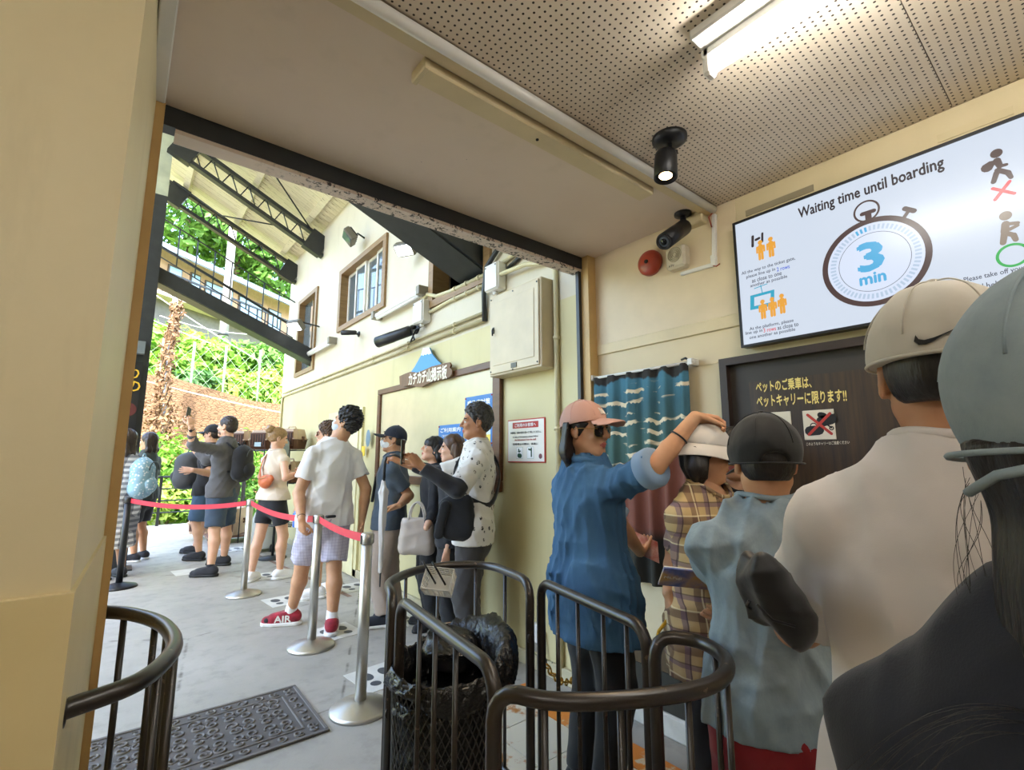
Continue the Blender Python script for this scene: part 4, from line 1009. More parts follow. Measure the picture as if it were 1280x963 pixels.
# ---- door mat with raised scroll pattern
dm = thing('door_mat', 'grey rubber doormat with raised scroll pattern', 'mat', (.5, 3.0, 0))
mx0, mx1, my0, my1 = -.02, .965, 2.685, 3.315
M_matr = mat('grey_rubber', '6f6a66', .7, var=.2, bump=.2); M_matd = mat('dark_rubber', '5d5854', .75, var=.15)
part('base', MB().box((mx0, my0, 0), (mx1, my1, .008), 0, .003), M_matd, dm)
def frame_(o_, w): 
    m = MB(); a0, a1, b0, b1 = mx0 + o_, mx1 - o_, my0 + o_, my1 - o_
    return m.box((a0, b0, .007), (a1, b0 + w, .013), 0, .003).box((a0, b1 - w, .007), (a1, b1, .013), 0, .003).box((a0, b0 + w, .007), (a0 + w, b1 - w, .013), 0, .003).box((a1 - w, b0 + w, .007), (a1, b1 - w, .013), 0, .003)
part('border', frame_(.0, .02), M_matr, dm); part('inner_border', frame_(.095, .012), M_matr, dm)
m = MB()
def spiral(cx, cy, r, a0, s_, turns=1.15, w=.007):
    m.tube([(cx + r * (1 - .78 * u) * cos(a0 + s_ * 2 * pi * turns * u), cy + r * (1 - .78 * u) * sin(a0 + s_ * 2 * pi * turns * u), .0085) for u in np.linspace(0, 1, 15)], [w * (.6 + .5 * sin(pi * u)) for u in np.linspace(0, 1, 15)], 5)
for i in range(5):
    for j in range(3):
        cx = mx0 + .19 + i * .150; cy = my0 + .175 + j * .14
        for q in range(4): spiral(cx + .034 * (1 if q % 2 else -1), cy + .031 * (1 if q > 1 else -1), .033, q * pi / 2 + .4, 1 if (q + i + j) % 2 else -1)
        m.tube([(cx - .02, cy, .0085), (cx, cy + .012, .0085), (cx + .02, cy, .0085), (cx, cy - .012, .0085)], .006, 5, True)
for i in range(12):
    x = mx0 + .06 + i * .079
    for y in (my0 + .058, my1 - .058): spiral(x, y, .027, i * 1.2, 1 if i % 2 else -1)
for j in range(6):
    y = my0 + .1 + j * .086
    for x in (mx0 + .058, mx1 - .058): spiral(x, y, .027, j * 1.2, 1 if j % 2 else -1)
part('scroll_relief', m, M_matr, dm, kind='stuff')
# ---- footprint stickers
M_stick = mat('sticker_white', 'dcd9d0', .5, var=.15); M_foot = mat('sticker_grey', '4e5054', .6, var=.1)
for (x, y, a, lab, fp) in ((355, 751, .1, 'white footprint sticker behind the red sneaker', 1), (420, 790, .1, 'white footprint sticker under the rear red sneaker', 1), (443, 734, .1, 'white footprint sticker near the wall behind the man in white', 1),
                           (327, 721, .1, 'white footprint sticker under the woman in white sneakers', 1), (474, 846, .1, 'white footprint sticker behind the nearest queue post', 1), (236, 715, .1, 'pale blank floor sticker under the dark shoes', 0), (291, 687, .1, 'far floor sticker beside the pet carriers', 1), (516, 772, .1, 'white footprint sticker by the umbrella man', 1)):
    p = G(x, y); T = thing('footprint_sticker', lab, 'floor sticker', (p[0], p[1], 0), 'footprint stickers on the platform')
    ca, sa_ = cos(a), sin(a); R_ = (np.array([ca, sa_, 0]), np.array([-sa_, ca, 0]), np.array([0, 0, 1.]))
    part('sheet', MB().obox(p + [0, 0, .001], (.16, .17, .001), R_), M_stick, T)
    if fp:
        for s_ in (-1, 1):
            for (dy, ry, rx) in ((.045, .06, .042), (-.075, .035, .034)):
                c_ = p + R_[0] * s_ * .065 + R_[1] * dy + np.array([0, 0, .0026]); part('footprint', MB().add([c_ + R_[0] * rx * cos(t_) + R_[1] * ry * sin(t_) for t_ in np.linspace(0, 2 * pi, 16, endpoint=False)], [tuple(range(16))]), M_foot, T)

# ================================================================== OUTER WALL FITTINGS
M_cond = mat('cream_conduit', 'cfc49c', .45, var=.1); M_cab = mat('cabinet_beige', 'cbbb9b', .45, var=.08, bump=.05)
X_ = WX - .022
def conduit(label, pts, r=.017, clips=0, m=M_cond):
    T = thing('wall_pipe', label, 'pipe', pts[0]); part('pipe', MB().tube(pts, r, 10), m, T)
    P = [np.array(p, float) for p in pts]
    for k in range(clips):
        u = (k + .5) / clips; p = P[-2] + (P[-1] - P[-2]) * u; d = nrm(P[-1] - P[-2]); part('clip', MB().tube([p - d * .012, p + d * .012], r * 1.35, 10), m, T)
    return T
conduit('lower long conduit running along the outer wall to its far corner', [(X_, 9.66, .0), (X_, 9.66, 2.40), (X_, 9.62, 2.485), (X_, 9.5, 2.50), (X_, 3.2, 2.51)], .020, 7)
conduit('upper long conduit just above the lower one on the outer wall', [(X_, 9.6, 2.555), (X_, 3.2, 2.575)], .015, 7)
conduit('short conduit from the small white box towards the window', [(X_, 4.14, 2.80), (X_, 3.75, 2.82), (X_, 3.18, 2.815)], .017, 3)
conduit('curved conduit leaving the top of the small white box', [(X_, 4.28, 2.90), (X_, 4.27, 2.97), (X_, 4.18, 3.0), (X_, 4.0, 2.93), (X_, 3.75, 2.91), (X_, 3.18, 2.90)], .020, 3)
conduit('cream pipe running down the wall right of the beige cabinet', [(X_ - .04, 3.0, 2.82), (X_ - .04, 2.62, 2.80), (X_, 2.42, 2.76), (X_, 2.345, 2.68), (X_, 2.34, 2.5), (X_, 2.34, .02)], .018, 4)
conduit('conduit passing above the beige cabinet to the lintel', [(X_, 3.0, 2.92), (X_, 2.5, 3.0), (X_, 2.1, 3.02)], .018)
conduit('thick black cable arching up beside the white junction box', [(X_, 3.19, 2.50), (X_ - .01, 3.19, 2.75), (X_ - .02, 3.14, 2.95), (X_ - .02, 2.98, 3.06), (X_, 2.7, 3.12), (X_, 2.3, 3.14)], .022, 0, M_steel)
conduit('second black cable from the junction box to the lintel', [(X_, 2.88, 2.86), (X_, 2.75, 2.90), (X_, 2.5, 2.97), (X_, 2.3, 3.08)], .016, 0, M_black)
def jbox(label, y0, y1, z0_, z1_, d_):
    T = thing('junction_box', label, 'junction box', (WX, (y0 + y1) / 2, z0_)); part('body', MB().box((WX - d_, y0, z0_), (WX, y1, z1_), 0, .012), M_white, T); part('cover', MB().box((WX - d_ - .008, y0 + .01, z0_ + .01), (WX - d_, y1 - .01, z1_ - .01), 0, .004), M_white, T)
    for sy in (y0 + .025, y1 - .025): part('screw', MB().lathe((WX - d_ - .008, sy, z1_ - .03), [(.007, 0), (.006, .003)], 8, (-1, 0, 0)), M_steel, T)
    part('gland', MB().lathe((WX - d_ / 2, (y0 + y1) / 2, z0_), [(.022, -.03), (.022, 0)], 10), M_white, T)
jbox('white junction box above the wooden sign', 4.13, 4.33, 2.70, 2.93, .10); jbox('white junction box on top of the beige cabinet', 2.92, 3.10, 2.70, 2.93, .09)
cb = thing('electrical_cabinet', 'large beige electrical cabinet on the outer wall', 'cabinet', (WX, 2.66, 1.985))
cx = WX - .132
part('body', MB().box((cx, 2.37, 1.985), (WX - .002, 2.96, 2.62), 0, .006), M_cab, cb)
dr = part('door', MB().box((cx - .012, 2.385, 2.0), (cx, 2.945, 2.605), 0, .004), M_cab, cb)
part('door_panel', MB().box((cx - .016, 2.43, 2.06), (cx - .012, 2.90, 2.55), 0, .002), M_cab, dr)
part('handle', MB().box((cx - .022, 2.885, 2.31), (cx - .012, 2.905, 2.36), 0, .003).tube([(cx - .024, 2.895, 2.345), (cx - .036, 2.885, 2.33), (cx - .036, 2.88, 2.29)], .006, 8), M_black, dr, 'small black latch handle')
part('label_plate', MB().box((cx - .018, 2.62, 2.015), (cx - .012, 2.68, 2.05)), mat('plate_dark', '4a4636', .4), dr)
for (y, z) in ((2.40, 2.02), (2.40, 2.585), (2.93, 2.02), (2.93, 2.585), (2.665, 2.59), (2.665, 2.005)): part('rivet', MB().lathe((cx - .012, y, z), [(.007, 0), (.005, .004)], 8, (-1, 0, 0)), M_steel, dr)
# ---- bulletin board with posters
bb = thing('bulletin_board', 'large cream bulletin board framed in brown wood', 'bulletin board', (WX, 4.1, 1.12))
by0, by1, bz0, bz1, xf = 2.955, 5.27, 1.12, 2.145, WX - .04
part('panel', MB().box((WX - .015, by0, bz0), (WX, by1, bz1)), mat('board_cream', 'cfc29c', .22, var=.06), bb)
for nm, lo, hi in (('frame_top', (xf, by0, bz1 - .06), (WX, by1, bz1)), ('frame_bottom', (xf, by0, bz0), (WX, by1, bz0 + .08)), ('frame_side', (xf, by0, bz0 + .08), (WX, by0 + .10, bz1 - .06)), ('frame_side', (xf, by1 - .07, bz0 + .08), (WX, by1, bz1 - .06))): part(nm, MB().box(lo, hi, 0, .005), M_browntrim, bb)
XP = WX - .017
M_pblue = mat('poster_blue', '2f74b8', .45, var=.08); M_ppale = mat('poster_pale', 'd6e2e8', .45, var=.05); M_pwhite = mat('print_white', 'f2f2ee', .5, var=0); M_ink = mat('print_black', '26262a', .5, var=0)
def poster(label, y0, y1, z0_, z1_, hdr, title):
    T = thing('poster', label, 'poster', (XP, (y0 + y1) / 2, z0_), 'blue posters on the bulletin board')
    part('sheet', MB().box((XP - .003, y0, z0_), (XP, y1, z1_)), M_pblue, T)
    part('white_field', MB().box((XP - .0036, y0 + .03, z0_ + .04), (XP - .003, y1 - .03, z1_ - hdr)), M_ppale, T)
    part('lettering', text_mb(MB(), title, (XP - .0042, (y0 + y1) / 2, z1_ - hdr * .36), U_, V_, hdr * .30, (y1 - y0) * .82, bold=.03), M_pwhite, T)
    part('lettering', text_mb(MB(), 'ご協力をお願いいたします', (XP - .0042, (y0 + y1) / 2, z1_ - hdr * .74), U_, V_, hdr * .16, (y1 - y0) * .7), M_pwhite, T)
    for (y, z) in ((y0 + .012, z1_ - .012), (y1 - .012, z1_ - .012), (y0 + .012, z0_ + .2)): part('pin', MB().sphere((XP - .006, y, z), .007, 10, 6), M_red, T)
    return T
p1o = poster('taller blue poster at the right end of the bulletin board', 3.07, 3.47, 1.29, 1.885, .16, '感染症対策')
M_pface = mat('poster_skin', 'e8b98a', .5, var=0); M_pyel = mat('poster_yellow', 'efd25c', .5, var=0)
part('yellow_field', MB().box((XP - .0042, 3.10, 1.44), (XP - .0036, 3.30, 1.56)), M_pyel, p1o)
for k in range(2):
    y = 3.15 + .09 * k
    part('face_print', MB().lathe((XP - .0042, y, 1.515), [(.026, 0), (.026, .0006)], 16, (-1, 0, 0)), M_ink, p1o); part('face_print', MB().lathe((XP - .0044, y, 1.505), [(.020, 0), (.020, .0008)], 16, (-1, 0, 0)), M_pface, p1o)
    part('body_print', MB().box((XP - .0048, y - .018, 1.445), (XP - .0042, y + .018, 1.485)), mat('poster_red', 'd85a4a', .5, var=0), p1o)
for k in range(2): part('hand_print', MB().lathe((XP - .0042, 3.17, 1.70 - k * .07), [(.03, 0), (.03, .0006)], 14, (-1, 0, 0)), M_pface, p1o)
for k, z in enumerate((1.60, 1.42, 1.40)): part('lettering', text_mb(MB(), 'マスクの着用にご協力ください', (XP - .0042, 3.2, z), U_, V_, .013, .2), M_ink, p1o)
p2o = poster('smaller blue poster behind the man in the patterned shirt', 3.50, 3.905, 1.20, 1.668, .13, 'ご利用案内')
# red-bordered safety notice
rn = thing('safety_notice', 'white notice with red border and red heading on the outer wall', 'notice', (WX, 2.69, 1.345))
ry0, ry1, rz0, rz1, xn = 2.478, 2.893, 1.343, 1.657, WX - .010
part('border', MB().box((xn, ry0, rz0), (WX, ry1, rz1), 0, .002), M_red, rn)
part('sheet', MB().box((xn - .0012, ry0 + .008, rz0 + .008), (xn, ry1 - .008, rz1 - .008)), mat('notice_ivory', 'ebe6d8', .45, var=.03), rn)
part('heading_band', MB().box((xn - .002, ry0 + .065, rz1 - .066), (xn - .0012, ry1 - .062, rz1 - .022)), M_red, rn)
yc = (ry0 + ry1) / 2
for body, z, h, w, m in (('ご利用のお客様へ', rz1 - .044, .026, .235, M_pwhite), ('非常時は、係員の指示に従って下車してください。', rz1 - .098, .016, .34, M_ink), ('In case of emergency, please follow', rz1 - .13, .013, .28, M_ink), ('the instructions from the staff.', rz1 - .15, .013, .24, M_red), ('非常停止の際は、係員に', rz1 - .182, .015, .28, M_ink)):
    part('lettering', text_mb(MB(), body, (xn - .0026, yc, z), U_, V_, h, w, bold=.025), m, rn)
M_pgreen = mat('print_green', '1f4a2c', .5, var=0)
for k, y in enumerate((yc + .065, yc - .055)):
    fr = part('pictogram_frame', MB().box((xn - .002, y - .036, rz0 + .028), (xn - .0012, y + .036, rz0 + .112)), mat('picto_grey', 'b9c4b4', .5, var=0), rn)
    part('pictogram_field', MB().box((xn - .0026, y - .033, rz0 + .031), (xn - .002, y + .033, rz0 + .109)), M_pwhite, fr)
    def pg(a, c_, w, lf=.003): P, fs = seg2((y - a[0], rz0 + a[1]), (y - c_[0], rz0 + c_[1]), w); part('pictogram', MB().add([(xn - lf, p[0], p[1]) for p in P], fs), M_pgreen, fr)
    if k == 0: pg((-.008, .05), (.012, .048), .016); pg((-.008, .095), (-.002, .075), .006, .0032); pg((-.014, .08), (.012, .082), .004, .0034)
    else: pg((.012, .045), (.012, .085), .007); pg((-.016, .094), (.014, .088), .006, .0032); pg((.012, .098), (.013, .099), .007, .0034)
P, fs = disc2((ry0 + .045, rz0 + .045), .018, 16); part('emblem', MB().add([(xn - .0026, p[0], p[1]) for p in P], fs), mat('emblem_plum', '7a4a4a', .5, var=0), rn)
# ---- wooden name sign with a mountain cut-out
XG = WX - .07
ns = thing('wooden_name_sign', 'brown wooden plank sign with blue mountain cut-out above the bulletin board', 'sign', (WX, 4.2, 2.0))
def poly_px(L_, X): P = [PX(x, y, X) for x, y in L_]; return [(p[1], p[2]) for p in P]
def ppart(nm, L_, X, th, m, parent):
    P = poly_px(L_, X); return part(nm, MB().prism([(p[0], p[1]) for p in P], (0, 1, 0), (0, 0, 1), (1, 0, 0), (X, 0, 0), th), m, parent)
pk = lambda *L: [(480 + x / 9.143, 405 + y / 9.143) for x, y in L]
ppart('mountain', pk((300, 560), (345, 500), (385, 430), (420, 365), (445, 280), (515, 272), (545, 345), (590, 400), (650, 460), (640, 520), (330, 570)), XG + .016, .016, mat('mountain_blue', '3f8fd0', .45, var=.04), ns)
ppart('snow_cap', pk((423, 362), (445, 278), (515, 270), (543, 342), (525, 340), (510, 352), (492, 340), (478, 356), (460, 348), (448, 366), (436, 356)), XG + .013, .004, M_pwhite, ns)
ppart('plank', pk((175, 600), (240, 570), (300, 548), (380, 556), (450, 530), (540, 488), (620, 468), (690, 450), (745, 440), (762, 470), (750, 500), (778, 530), (775, 575), (745, 610), (660, 630), (560, 650), (480, 690), (430, 722), (360, 720), (300, 700), (220, 715), (180, 700)), XG, .018, wood('sign_plank', '7d5530', '5f3d20', (1, 8, 1)), ns)
a = PX(480 + 283 / 9.143, 405 + 640 / 9.143, XG - .002); c = PX(480 + 718 / 9.143, 405 + 545 / 9.143, XG - .002)
ud = nrm(c - a); part('lettering', text_mb(MB(), 'カチカチ山掲示板', (a + c) / 2, ud, nrm(np.cross((-1, 0, 0), ud)), .125, np.linalg.norm(c - a), bold=.04), mat('letter_cream', 'f4ecd4', .5, var=0), ns)
part('stand_off', MB().box((XG + .018, 3.9, 2.14), (WX, 3.95, 2.2)).box((XG + .018, 4.5, 2.14), (WX, 4.55, 2.2)), M_browntrim, ns)
# ---- door with a blue oval plate behind the people
d1 = struct('door_1', MB().box((WX - .03, 5.72, 0), (WX, 6.95, 1.99)), mat('door_frame_cream', 'd9d0a0', .5))
part('leaf', MB().box((WX - .045, 5.80, .01), (WX - .03, 6.87, 1.90), 0, .004), mat('door_leaf', 'e2daae', .45), d1)
part('louvre', MB().box((WX - .05, 5.9, 1.72), (WX - .045, 6.7, 1.76)).box((WX - .05, 5.9, 1.80), (WX - .045, 6.7, 1.84)), mat('louvre_shade', 'b5ab7a', .5), d1)
part('oval_plate', MB().sphere(PX(460, 548, WX - .05), (.006, .065, .10), 20, 10), mat('plate_blue_grey', '6f8a94', .4), d1)
part('yellow_sticker', MB().box((WX - .052, PX(459, 562, WX)[1] - .05, PX(459, 570, WX)[2]), (WX - .045, PX(459, 562, WX)[1] + .04, PX(459, 558, WX)[2])), mat('sticker_yellow', 'e6c43a', .5), d1)
# ---- wall lamps, floodlights and cameras
def strip_lamp(label, ya, yb, z):
    T = thing('strip_lamp', label, 'wall lamp', (WX, (ya + yb) / 2, z))
    part('housing', MB().box((WX - .10, ya, z), (WX - .03, yb, z + .055), 0, .012), M_white, T); part('diffuser', MB().tube([(WX - .07, ya + .06, z - .004), (WX - .07, yb - .06, z - .004)], .018, 10), mat('diffuser_white', 'f0efe8', .3, var=0), T)
    for y in (ya + .02, yb - .02): part('end_bracket', MB().box((WX - .12, y - .035, z - .01), (WX, y + .035, z + .085), 0, .006), mat('grey_end_bracket', '8e8878', .5), T)
strip_lamp('nearer unlit white strip lamp under the sliding window', 4.20, 5.36, 3.0); strip_lamp('farther unlit white strip lamp below the tall window', 6.88, 8.2, 3.0)
def flood(label, c, aim, lit, w=.13, h=.09):
    T = thing('floodlight', label, 'floodlight', c); c = np.array(c, float); f_ = nrm(aim); l_ = nrm(np.cross((0, 0, 1), f_)); u_ = np.cross(f_, l_); R_ = (f_, l_, u_)
    part('housing', MB().obox(c, (.045, w, h), R_, 0, .012), mat('grey_lamp_housing', '6f6a5c', .45), T)
    part('glass', MB().obox(c + f_ * .046, (.003, w * .82, h * .78), R_), M_led if lit else M_glass, T, 'lit white face' if lit else None)
    for k in range(4): part('fin', MB().obox(c - f_ * .055 + l_ * (k - 1.5) * w * .45, (.015, .006, h * .8), R_), M_steel, T)
    part('arm', MB().tube([c - f_ * .02, c - f_ * .06 + [.06, 0, .03], (WX, c[1], c[2] + .04)], .012, 8), M_steel, T)
flood('unlit grey floodlight high on the outer wall near the roof', PX(437, 296, WX - .2), (-.55, .15, -.5), False)
flood('lit floodlight tucked under the black box beam', PX(507, 311, WX - .16), (-.6, -.35, -.75), True, .11, .07)
flood('lit floodlight beside the tall window over the platform', PX(370, 407, WX - .35), (-.6, -.3, -.7), True, .13, .085)
cB = PX(449, 418, WX); bullet_cam('wall_camera', 'small dark camera under the sliding window', cB, (-1, 0, 0), PX(446, 416, WX - .10), PX(427, 416, WX - .25), .032)
cB = PX(521, 410, WX); bc2 = bullet_cam('wall_camera', 'long black weatherproof camera above the wooden sign', cB, (-1, 0, 0), PX(514, 413, WX - .12), PX(472, 428, WX - .30), .058)
part('cable', MB().tube([PX(514, 412, WX - .12), PX(518, 425, WX - .1), PX(513, 428, WX - .1), PX(520, 412, WX - .05), PX(530, 407, WX - .03)], .009, 6), M_black, bc2)
# ================================================================== PEOPLE: bodies and clothes grown as smooth distance fields
def cone(a, b, r1, r2=None, k=.02, flat=None, cap=False, sub=False):
    return dict(t='c', a=np.array(a, float), b=np.array(b, float), r1=r1, r2=r1 if r2 is None else r2, k=k, flat=flat, cap=cap, sub=sub)
def ell(c, r, R=None, k=.02, sub=False):
    return dict(t='e', c=np.array(c, float), r=np.array(r, float), R=np.eye(3) if R is None else np.array(R, float), k=k, sub=sub)
def plane(p, n, k=.0): n = nrm(n); return dict(t='p', p=np.array(p, float), n=n, k=k)
def field_mesh(prims, vox, disp=None, box=None):
    lo = np.full(3, 1e9); hi = -lo
    for q in prims:
        if q['t'] == 'c' and not q['sub']:
            r = max(q['r1'], q['r2']); lo = np.minimum(lo, np.minimum(q['a'], q['b']) - r); hi = np.maximum(hi, np.maximum(q['a'], q['b']) + r)
        elif q['t'] == 'e' and not q['sub']:
            e = np.sqrt(((q['R'].T * q['r']) ** 2).sum(1)); lo = np.minimum(lo, q['c'] - e); hi = np.maximum(hi, q['c'] + e)
    if box is not None: lo = np.maximum(lo, box[0]); hi = np.minimum(hi, box[1])
    lo = lo - vox * 3.3; hi = hi + vox * 3.3
    ax = [np.arange(lo[i], hi[i] + vox, vox).astype(np.float32) for i in range(3)]
    F = np.full([len(a) for a in ax], .2, np.float32)
    X3 = ax[0][:, None, None]; Y3 = ax[1][None, :, None]; Z3 = ax[2][None, None, :]
    prims = [q for q in prims if q['t'] != 'p' and not q['sub']] + ['disp'] + [q for q in prims if q['t'] == 'p' or q['sub']]
    for q in prims:
        if isinstance(q, str):
            if disp is not None: F = F + disp(X3, Y3, Z3).astype(np.float32)
            continue
        if q['t'] == 'p':
            d = (X3 - q['p'][0]) * q['n'][0] + (Y3 - q['p'][1]) * q['n'][1] + (Z3 - q['p'][2]) * q['n'][2]
            F = np.maximum(F, d.astype(np.float32)); continue
        if q['t'] == 'c':
            r = max(q['r1'], q['r2']) + q['k'] + vox * 3; l = np.minimum(q['a'], q['b']) - r; h = np.maximum(q['a'], q['b']) + r
        else:
            r = q['r'].max() + q['k'] + vox * 3; l = q['c'] - r; h = q['c'] + r
        s = []
        for i in range(3):
            i0 = max(0, int((l[i] - lo[i]) / vox)); i1 = min(len(ax[i]), int((h[i] - lo[i]) / vox) + 2); s.append(slice(i0, max(i0, i1)))
        s = tuple(s)
        if F[s].size == 0: continue
        x = X3[s[0]]; y = Y3[:, s[1]]; z = Z3[:, :, s[2]]
        if q['t'] == 'c':
            a = q['a']; ab = q['b'] - a; L2 = ab @ ab + 1e-12
            px, py, pz = x - a[0], y - a[1], z - a[2]
            t_ = np.clip((px * ab[0] + py * ab[1] + pz * ab[2]) / L2, 0, 1)
            wx, wy, wz = px - t_ * ab[0], py - t_ * ab[1], pz - t_ * ab[2]
            w2 = wx * wx + wy * wy + wz * wz; sc = 1.0
            if q['flat'] is not None:
                n, fq = q['flat']; wn = wx * n[0] + wy * n[1] + wz * n[2]; w2 = w2 + wn * wn * (1 / fq ** 2 - 1); sc = .85
            d = (np.sqrt(w2) - (q['r1'] + (q['r2'] - q['r1']) * t_)) * sc
            if q['cap']:
                L = math.sqrt(L2); d = np.maximum(d, (px * ab[0] + py * ab[1] + pz * ab[2]) / L - L)
        else:
            c = q['c']; R = q['R']; px, py, pz = x - c[0], y - c[1], z - c[2]
            e = [(px * R[i][0] + py * R[i][1] + pz * R[i][2]) for i in range(3)]
            k0 = np.sqrt(sum((e[i] / q['r'][i]) ** 2 for i in range(3))); k1 = np.sqrt(sum((e[i] / q['r'][i] ** 2) ** 2 for i in range(3))) + 1e-9
            d = k0 * (k0 - 1) / k1
        f = F[s]
        if q['sub']:
            d = -d; k = max(q['k'], 1e-5); h_ = np.clip(.5 - .5 * (d - f) / k * -1, 0, 1) if False else np.clip(.5 + .5 * (d - f) / k, 0, 1)
            F[s] = f * (1 - h_) + d * h_ + k * h_ * (1 - h_)
        else:
            k = max(q['k'], 1e-5); h_ = np.clip(.5 + .5 * (f - d) / k, 0, 1)
            F[s] = f * (1 - h_) + d * h_ - k * h_ * (1 - h_)
    # naive surface nets
    S_ = F < 0
    C_ = [S_[i:S_.shape[0] - 1 + i, j:S_.shape[1] - 1 + j, k:S_.shape[2] - 1 + k] for i in (0, 1) for j in (0, 1) for k in (0, 1)]
    cnt = sum(c.astype(np.int8) for c in C_); mixed = (cnt > 0) & (cnt < 8)
    I = np.argwhere(mixed)
    if len(I) == 0: return np.zeros((0, 3)), np.zeros((0, 4), int)
    vid = np.full(mixed.shape, -1, np.int64); vid[mixed] = np.arange(len(I))
    acc = np.zeros((len(I), 3)); num = np.zeros(len(I))
    cor = [(i, j, k) for i in (0, 1) for j in (0, 1) for k in (0, 1)]
    val = {c: F[I[:, 0] + c[0], I[:, 1] + c[1], I[:, 2] + c[2]] for c in cor}
    for c in cor:
        for axi in range(3):
            if c[axi]: continue
            d = list(c); d[axi] = 1; d = tuple(d); a, b_ = val[c], val[d]; m = (a < 0) != (b_ < 0)
            t_ = np.where(m, a / np.where(m, a - b_, 1), 0); p = np.repeat(np.array(c, float)[None], len(I), 0); p[:, axi] += t_
            acc[m] += p[m]; num[m] += 1
    V = (I + acc / num[:, None]) * vox + lo
    Q = []
    for axi in range(3):
        s0 = [slice(None)] * 3; s1 = [slice(None)] * 3; s0[axi] = slice(0, -1); s1[axi] = slice(1, None)
        a = S_[tuple(s0)]; b_ = S_[tuple(s1)]; u, v = (axi + 1) % 3, (axi + 2) % 3
        for sign in (0, 1):
            E = np.argwhere((a & ~b_) if sign == 0 else (~a & b_))
            ok = (E[:, u] > 0) & (E[:, v] > 0) & (E[:, u] < vid.shape[u]) & (E[:, v] < vid.shape[v]); E = E[ok]
            def at(du, dv):
                e = E.copy(); e[:, u] -= du; e[:, v] -= dv; return vid[e[:, 0], e[:, 1], e[:, 2]]
            q_ = np.stack([at(1, 1), at(0, 1), at(0, 0), at(1, 0)], 1)
            if sign: q_ = q_[:, ::-1]
            Q.append(q_[(q_ >= 0).all(1)])
    return V, np.concatenate(Q)
class NM:
    """numpy mesh under construction"""
    def __init__(s): s.V = []; s.Q = []; s.M = []; s.n = 0
    def add(s, V, Q, mi=0):
        if len(V) == 0: return s
        s.V.append(V); s.Q.append(Q + s.n); s.M.append(np.full(len(Q), mi) if np.isscalar(mi) else mi); s.n += len(V); return s
    def arr(s): return np.concatenate(s.V), np.concatenate(s.Q), np.concatenate(s.M)
def npart(name, nm, mats, parent, label=None, extra=None):
    V, Q, M = nm.arr(); V = V - wloc(parent)
    me = bpy.data.meshes.new(name); Fs = Q.tolist(); Vl = V.tolist(); Ml = M.tolist()
    if extra is not None:
        o = len(Vl); Vl += (np.array(extra.v) - wloc(parent)).tolist(); Fs += [tuple(i + o for i in f) for f in extra.f]; Ml += extra.mi
    me.from_pydata(Vl, [], Fs)
    me.polygons.foreach_set('material_index', Ml); me.polygons.foreach_set('use_smooth', [True] * len(Fs))
    for m in (mats if isinstance(mats, (list, tuple)) else [mats]): me.materials.append(m)
    me.update(); o = bpy.data.objects.new(name, me); COL.objects.link(o); o.parent = parent
    return tag(o, label)
def folds(seed, amp, fz=1.0, n=5):
    r = np.random.RandomState(seed); W = []
    for k in range(n):
        d = r.normal(size=3); d[2] *= fz; d = d / np.linalg.norm(d); W.append((d * (16 + 30 * r.rand()), r.rand() * 6.28, r.normal(size=3) * 9, r.rand() * 6.28, amp * (.5 + .8 * r.rand())))
    def f(x, y, z):
        out = 0
        for (d, p, w, p2, a) in W:
            s = np.sin(d[0] * x + d[1] * y + d[2] * z + p + 1.6 * np.sin(w[0] * x + w[1] * y + w[2] * z + p2)); out = out + a * (1 - np.abs(s)) ** 1.5 - a * .35
        return -out * .8
    return f
def strands(seed, amp, d0=(0, 0, 1), freq=160):
    r = np.random.RandomState(seed); D = [nrm(np.cross(nrm(d0), r.normal(size=3))) * freq * (.6 + .7 * r.rand()) for _ in range(4)]
    return lambda x, y, z: sum(amp * np.sin(d[0] * x + d[1] * y + d[2] * z + i + 1.2 * np.sin(18 * z + i * 2)) for i, d in enumerate(D)) * .5
def mess(seed, amp, f0=60):
    r = np.random.RandomState(seed); D = [nrm(r.normal(size=3)) * f0 * (.5 + r.rand()) for _ in range(6)]
    return lambda x, y, z: sum(amp * np.sin(d[0] * x + d[1] * y + d[2] * z + i + 1.5 * np.sin(d[1] * .6 * x - d[0] * .6 * z + i)) for i, d in enumerate(D)) * .4
# ---- skin, cloth and hair surfaces
def skin(name, c, c2=None):
    t = NT(name); co = t.co(); n = t.noise(co, 14, 4)
    t.color(t.mix(t.step(n, .3, .75), lin(c), lin(c2 or c))); t.rough(.48); t.b.inputs['Specular IOR Level'].default_value = .4
    t.b.inputs['Subsurface Weight'].default_value = .12; t.b.inputs['Subsurface Radius'].default_value = (.010, .004, .002); t.b.inputs['Subsurface Scale'].default_value = .6
    t.bump(t.noise(co, 220, 2), .08, .002); return t.m
SK_l = skin('skin_light', 'dcae90', 'd3a083'); SK_m = skin('skin_medium', 'cf9d78', 'c08c68'); SK_t = skin('skin_tan', 'b98560', 'a87452')
M_lip = mat('lip', 'a8584c', .4, var=.05); M_eyew = mat('eye_white', 'ded6cc', .3, var=0); M_eyed = mat('eye_dark', '17110d', .15, var=0); M_brow = mat('brow_hair', '241b16', .8, var=.1)
def hairmat(name, a, b):
    t = NT(name); co = t.co(); n = t.noise(t.mapping(co, (9, 9, 1.2)), 22, 3)
    t.color(t.mix(t.step(n, .3, .7), lin(a), lin(b))); t.rough(.42); t.bump(n, .5, .003); return t.m
HR_black = hairmat('black_hair', '0e0c0c', '231d1a'); HR_dark = hairmat('dark_brown_hair', '1f1712', '3a2a1f'); HR_brown = hairmat('brown_hair', '3d2a1c', '5f4229'); HR_fair = hairmat('fair_brown_hair', '7a5b38', 'a58355'); HR_grey = hairmat('greying_hair', '1d1b1a', '46423d')
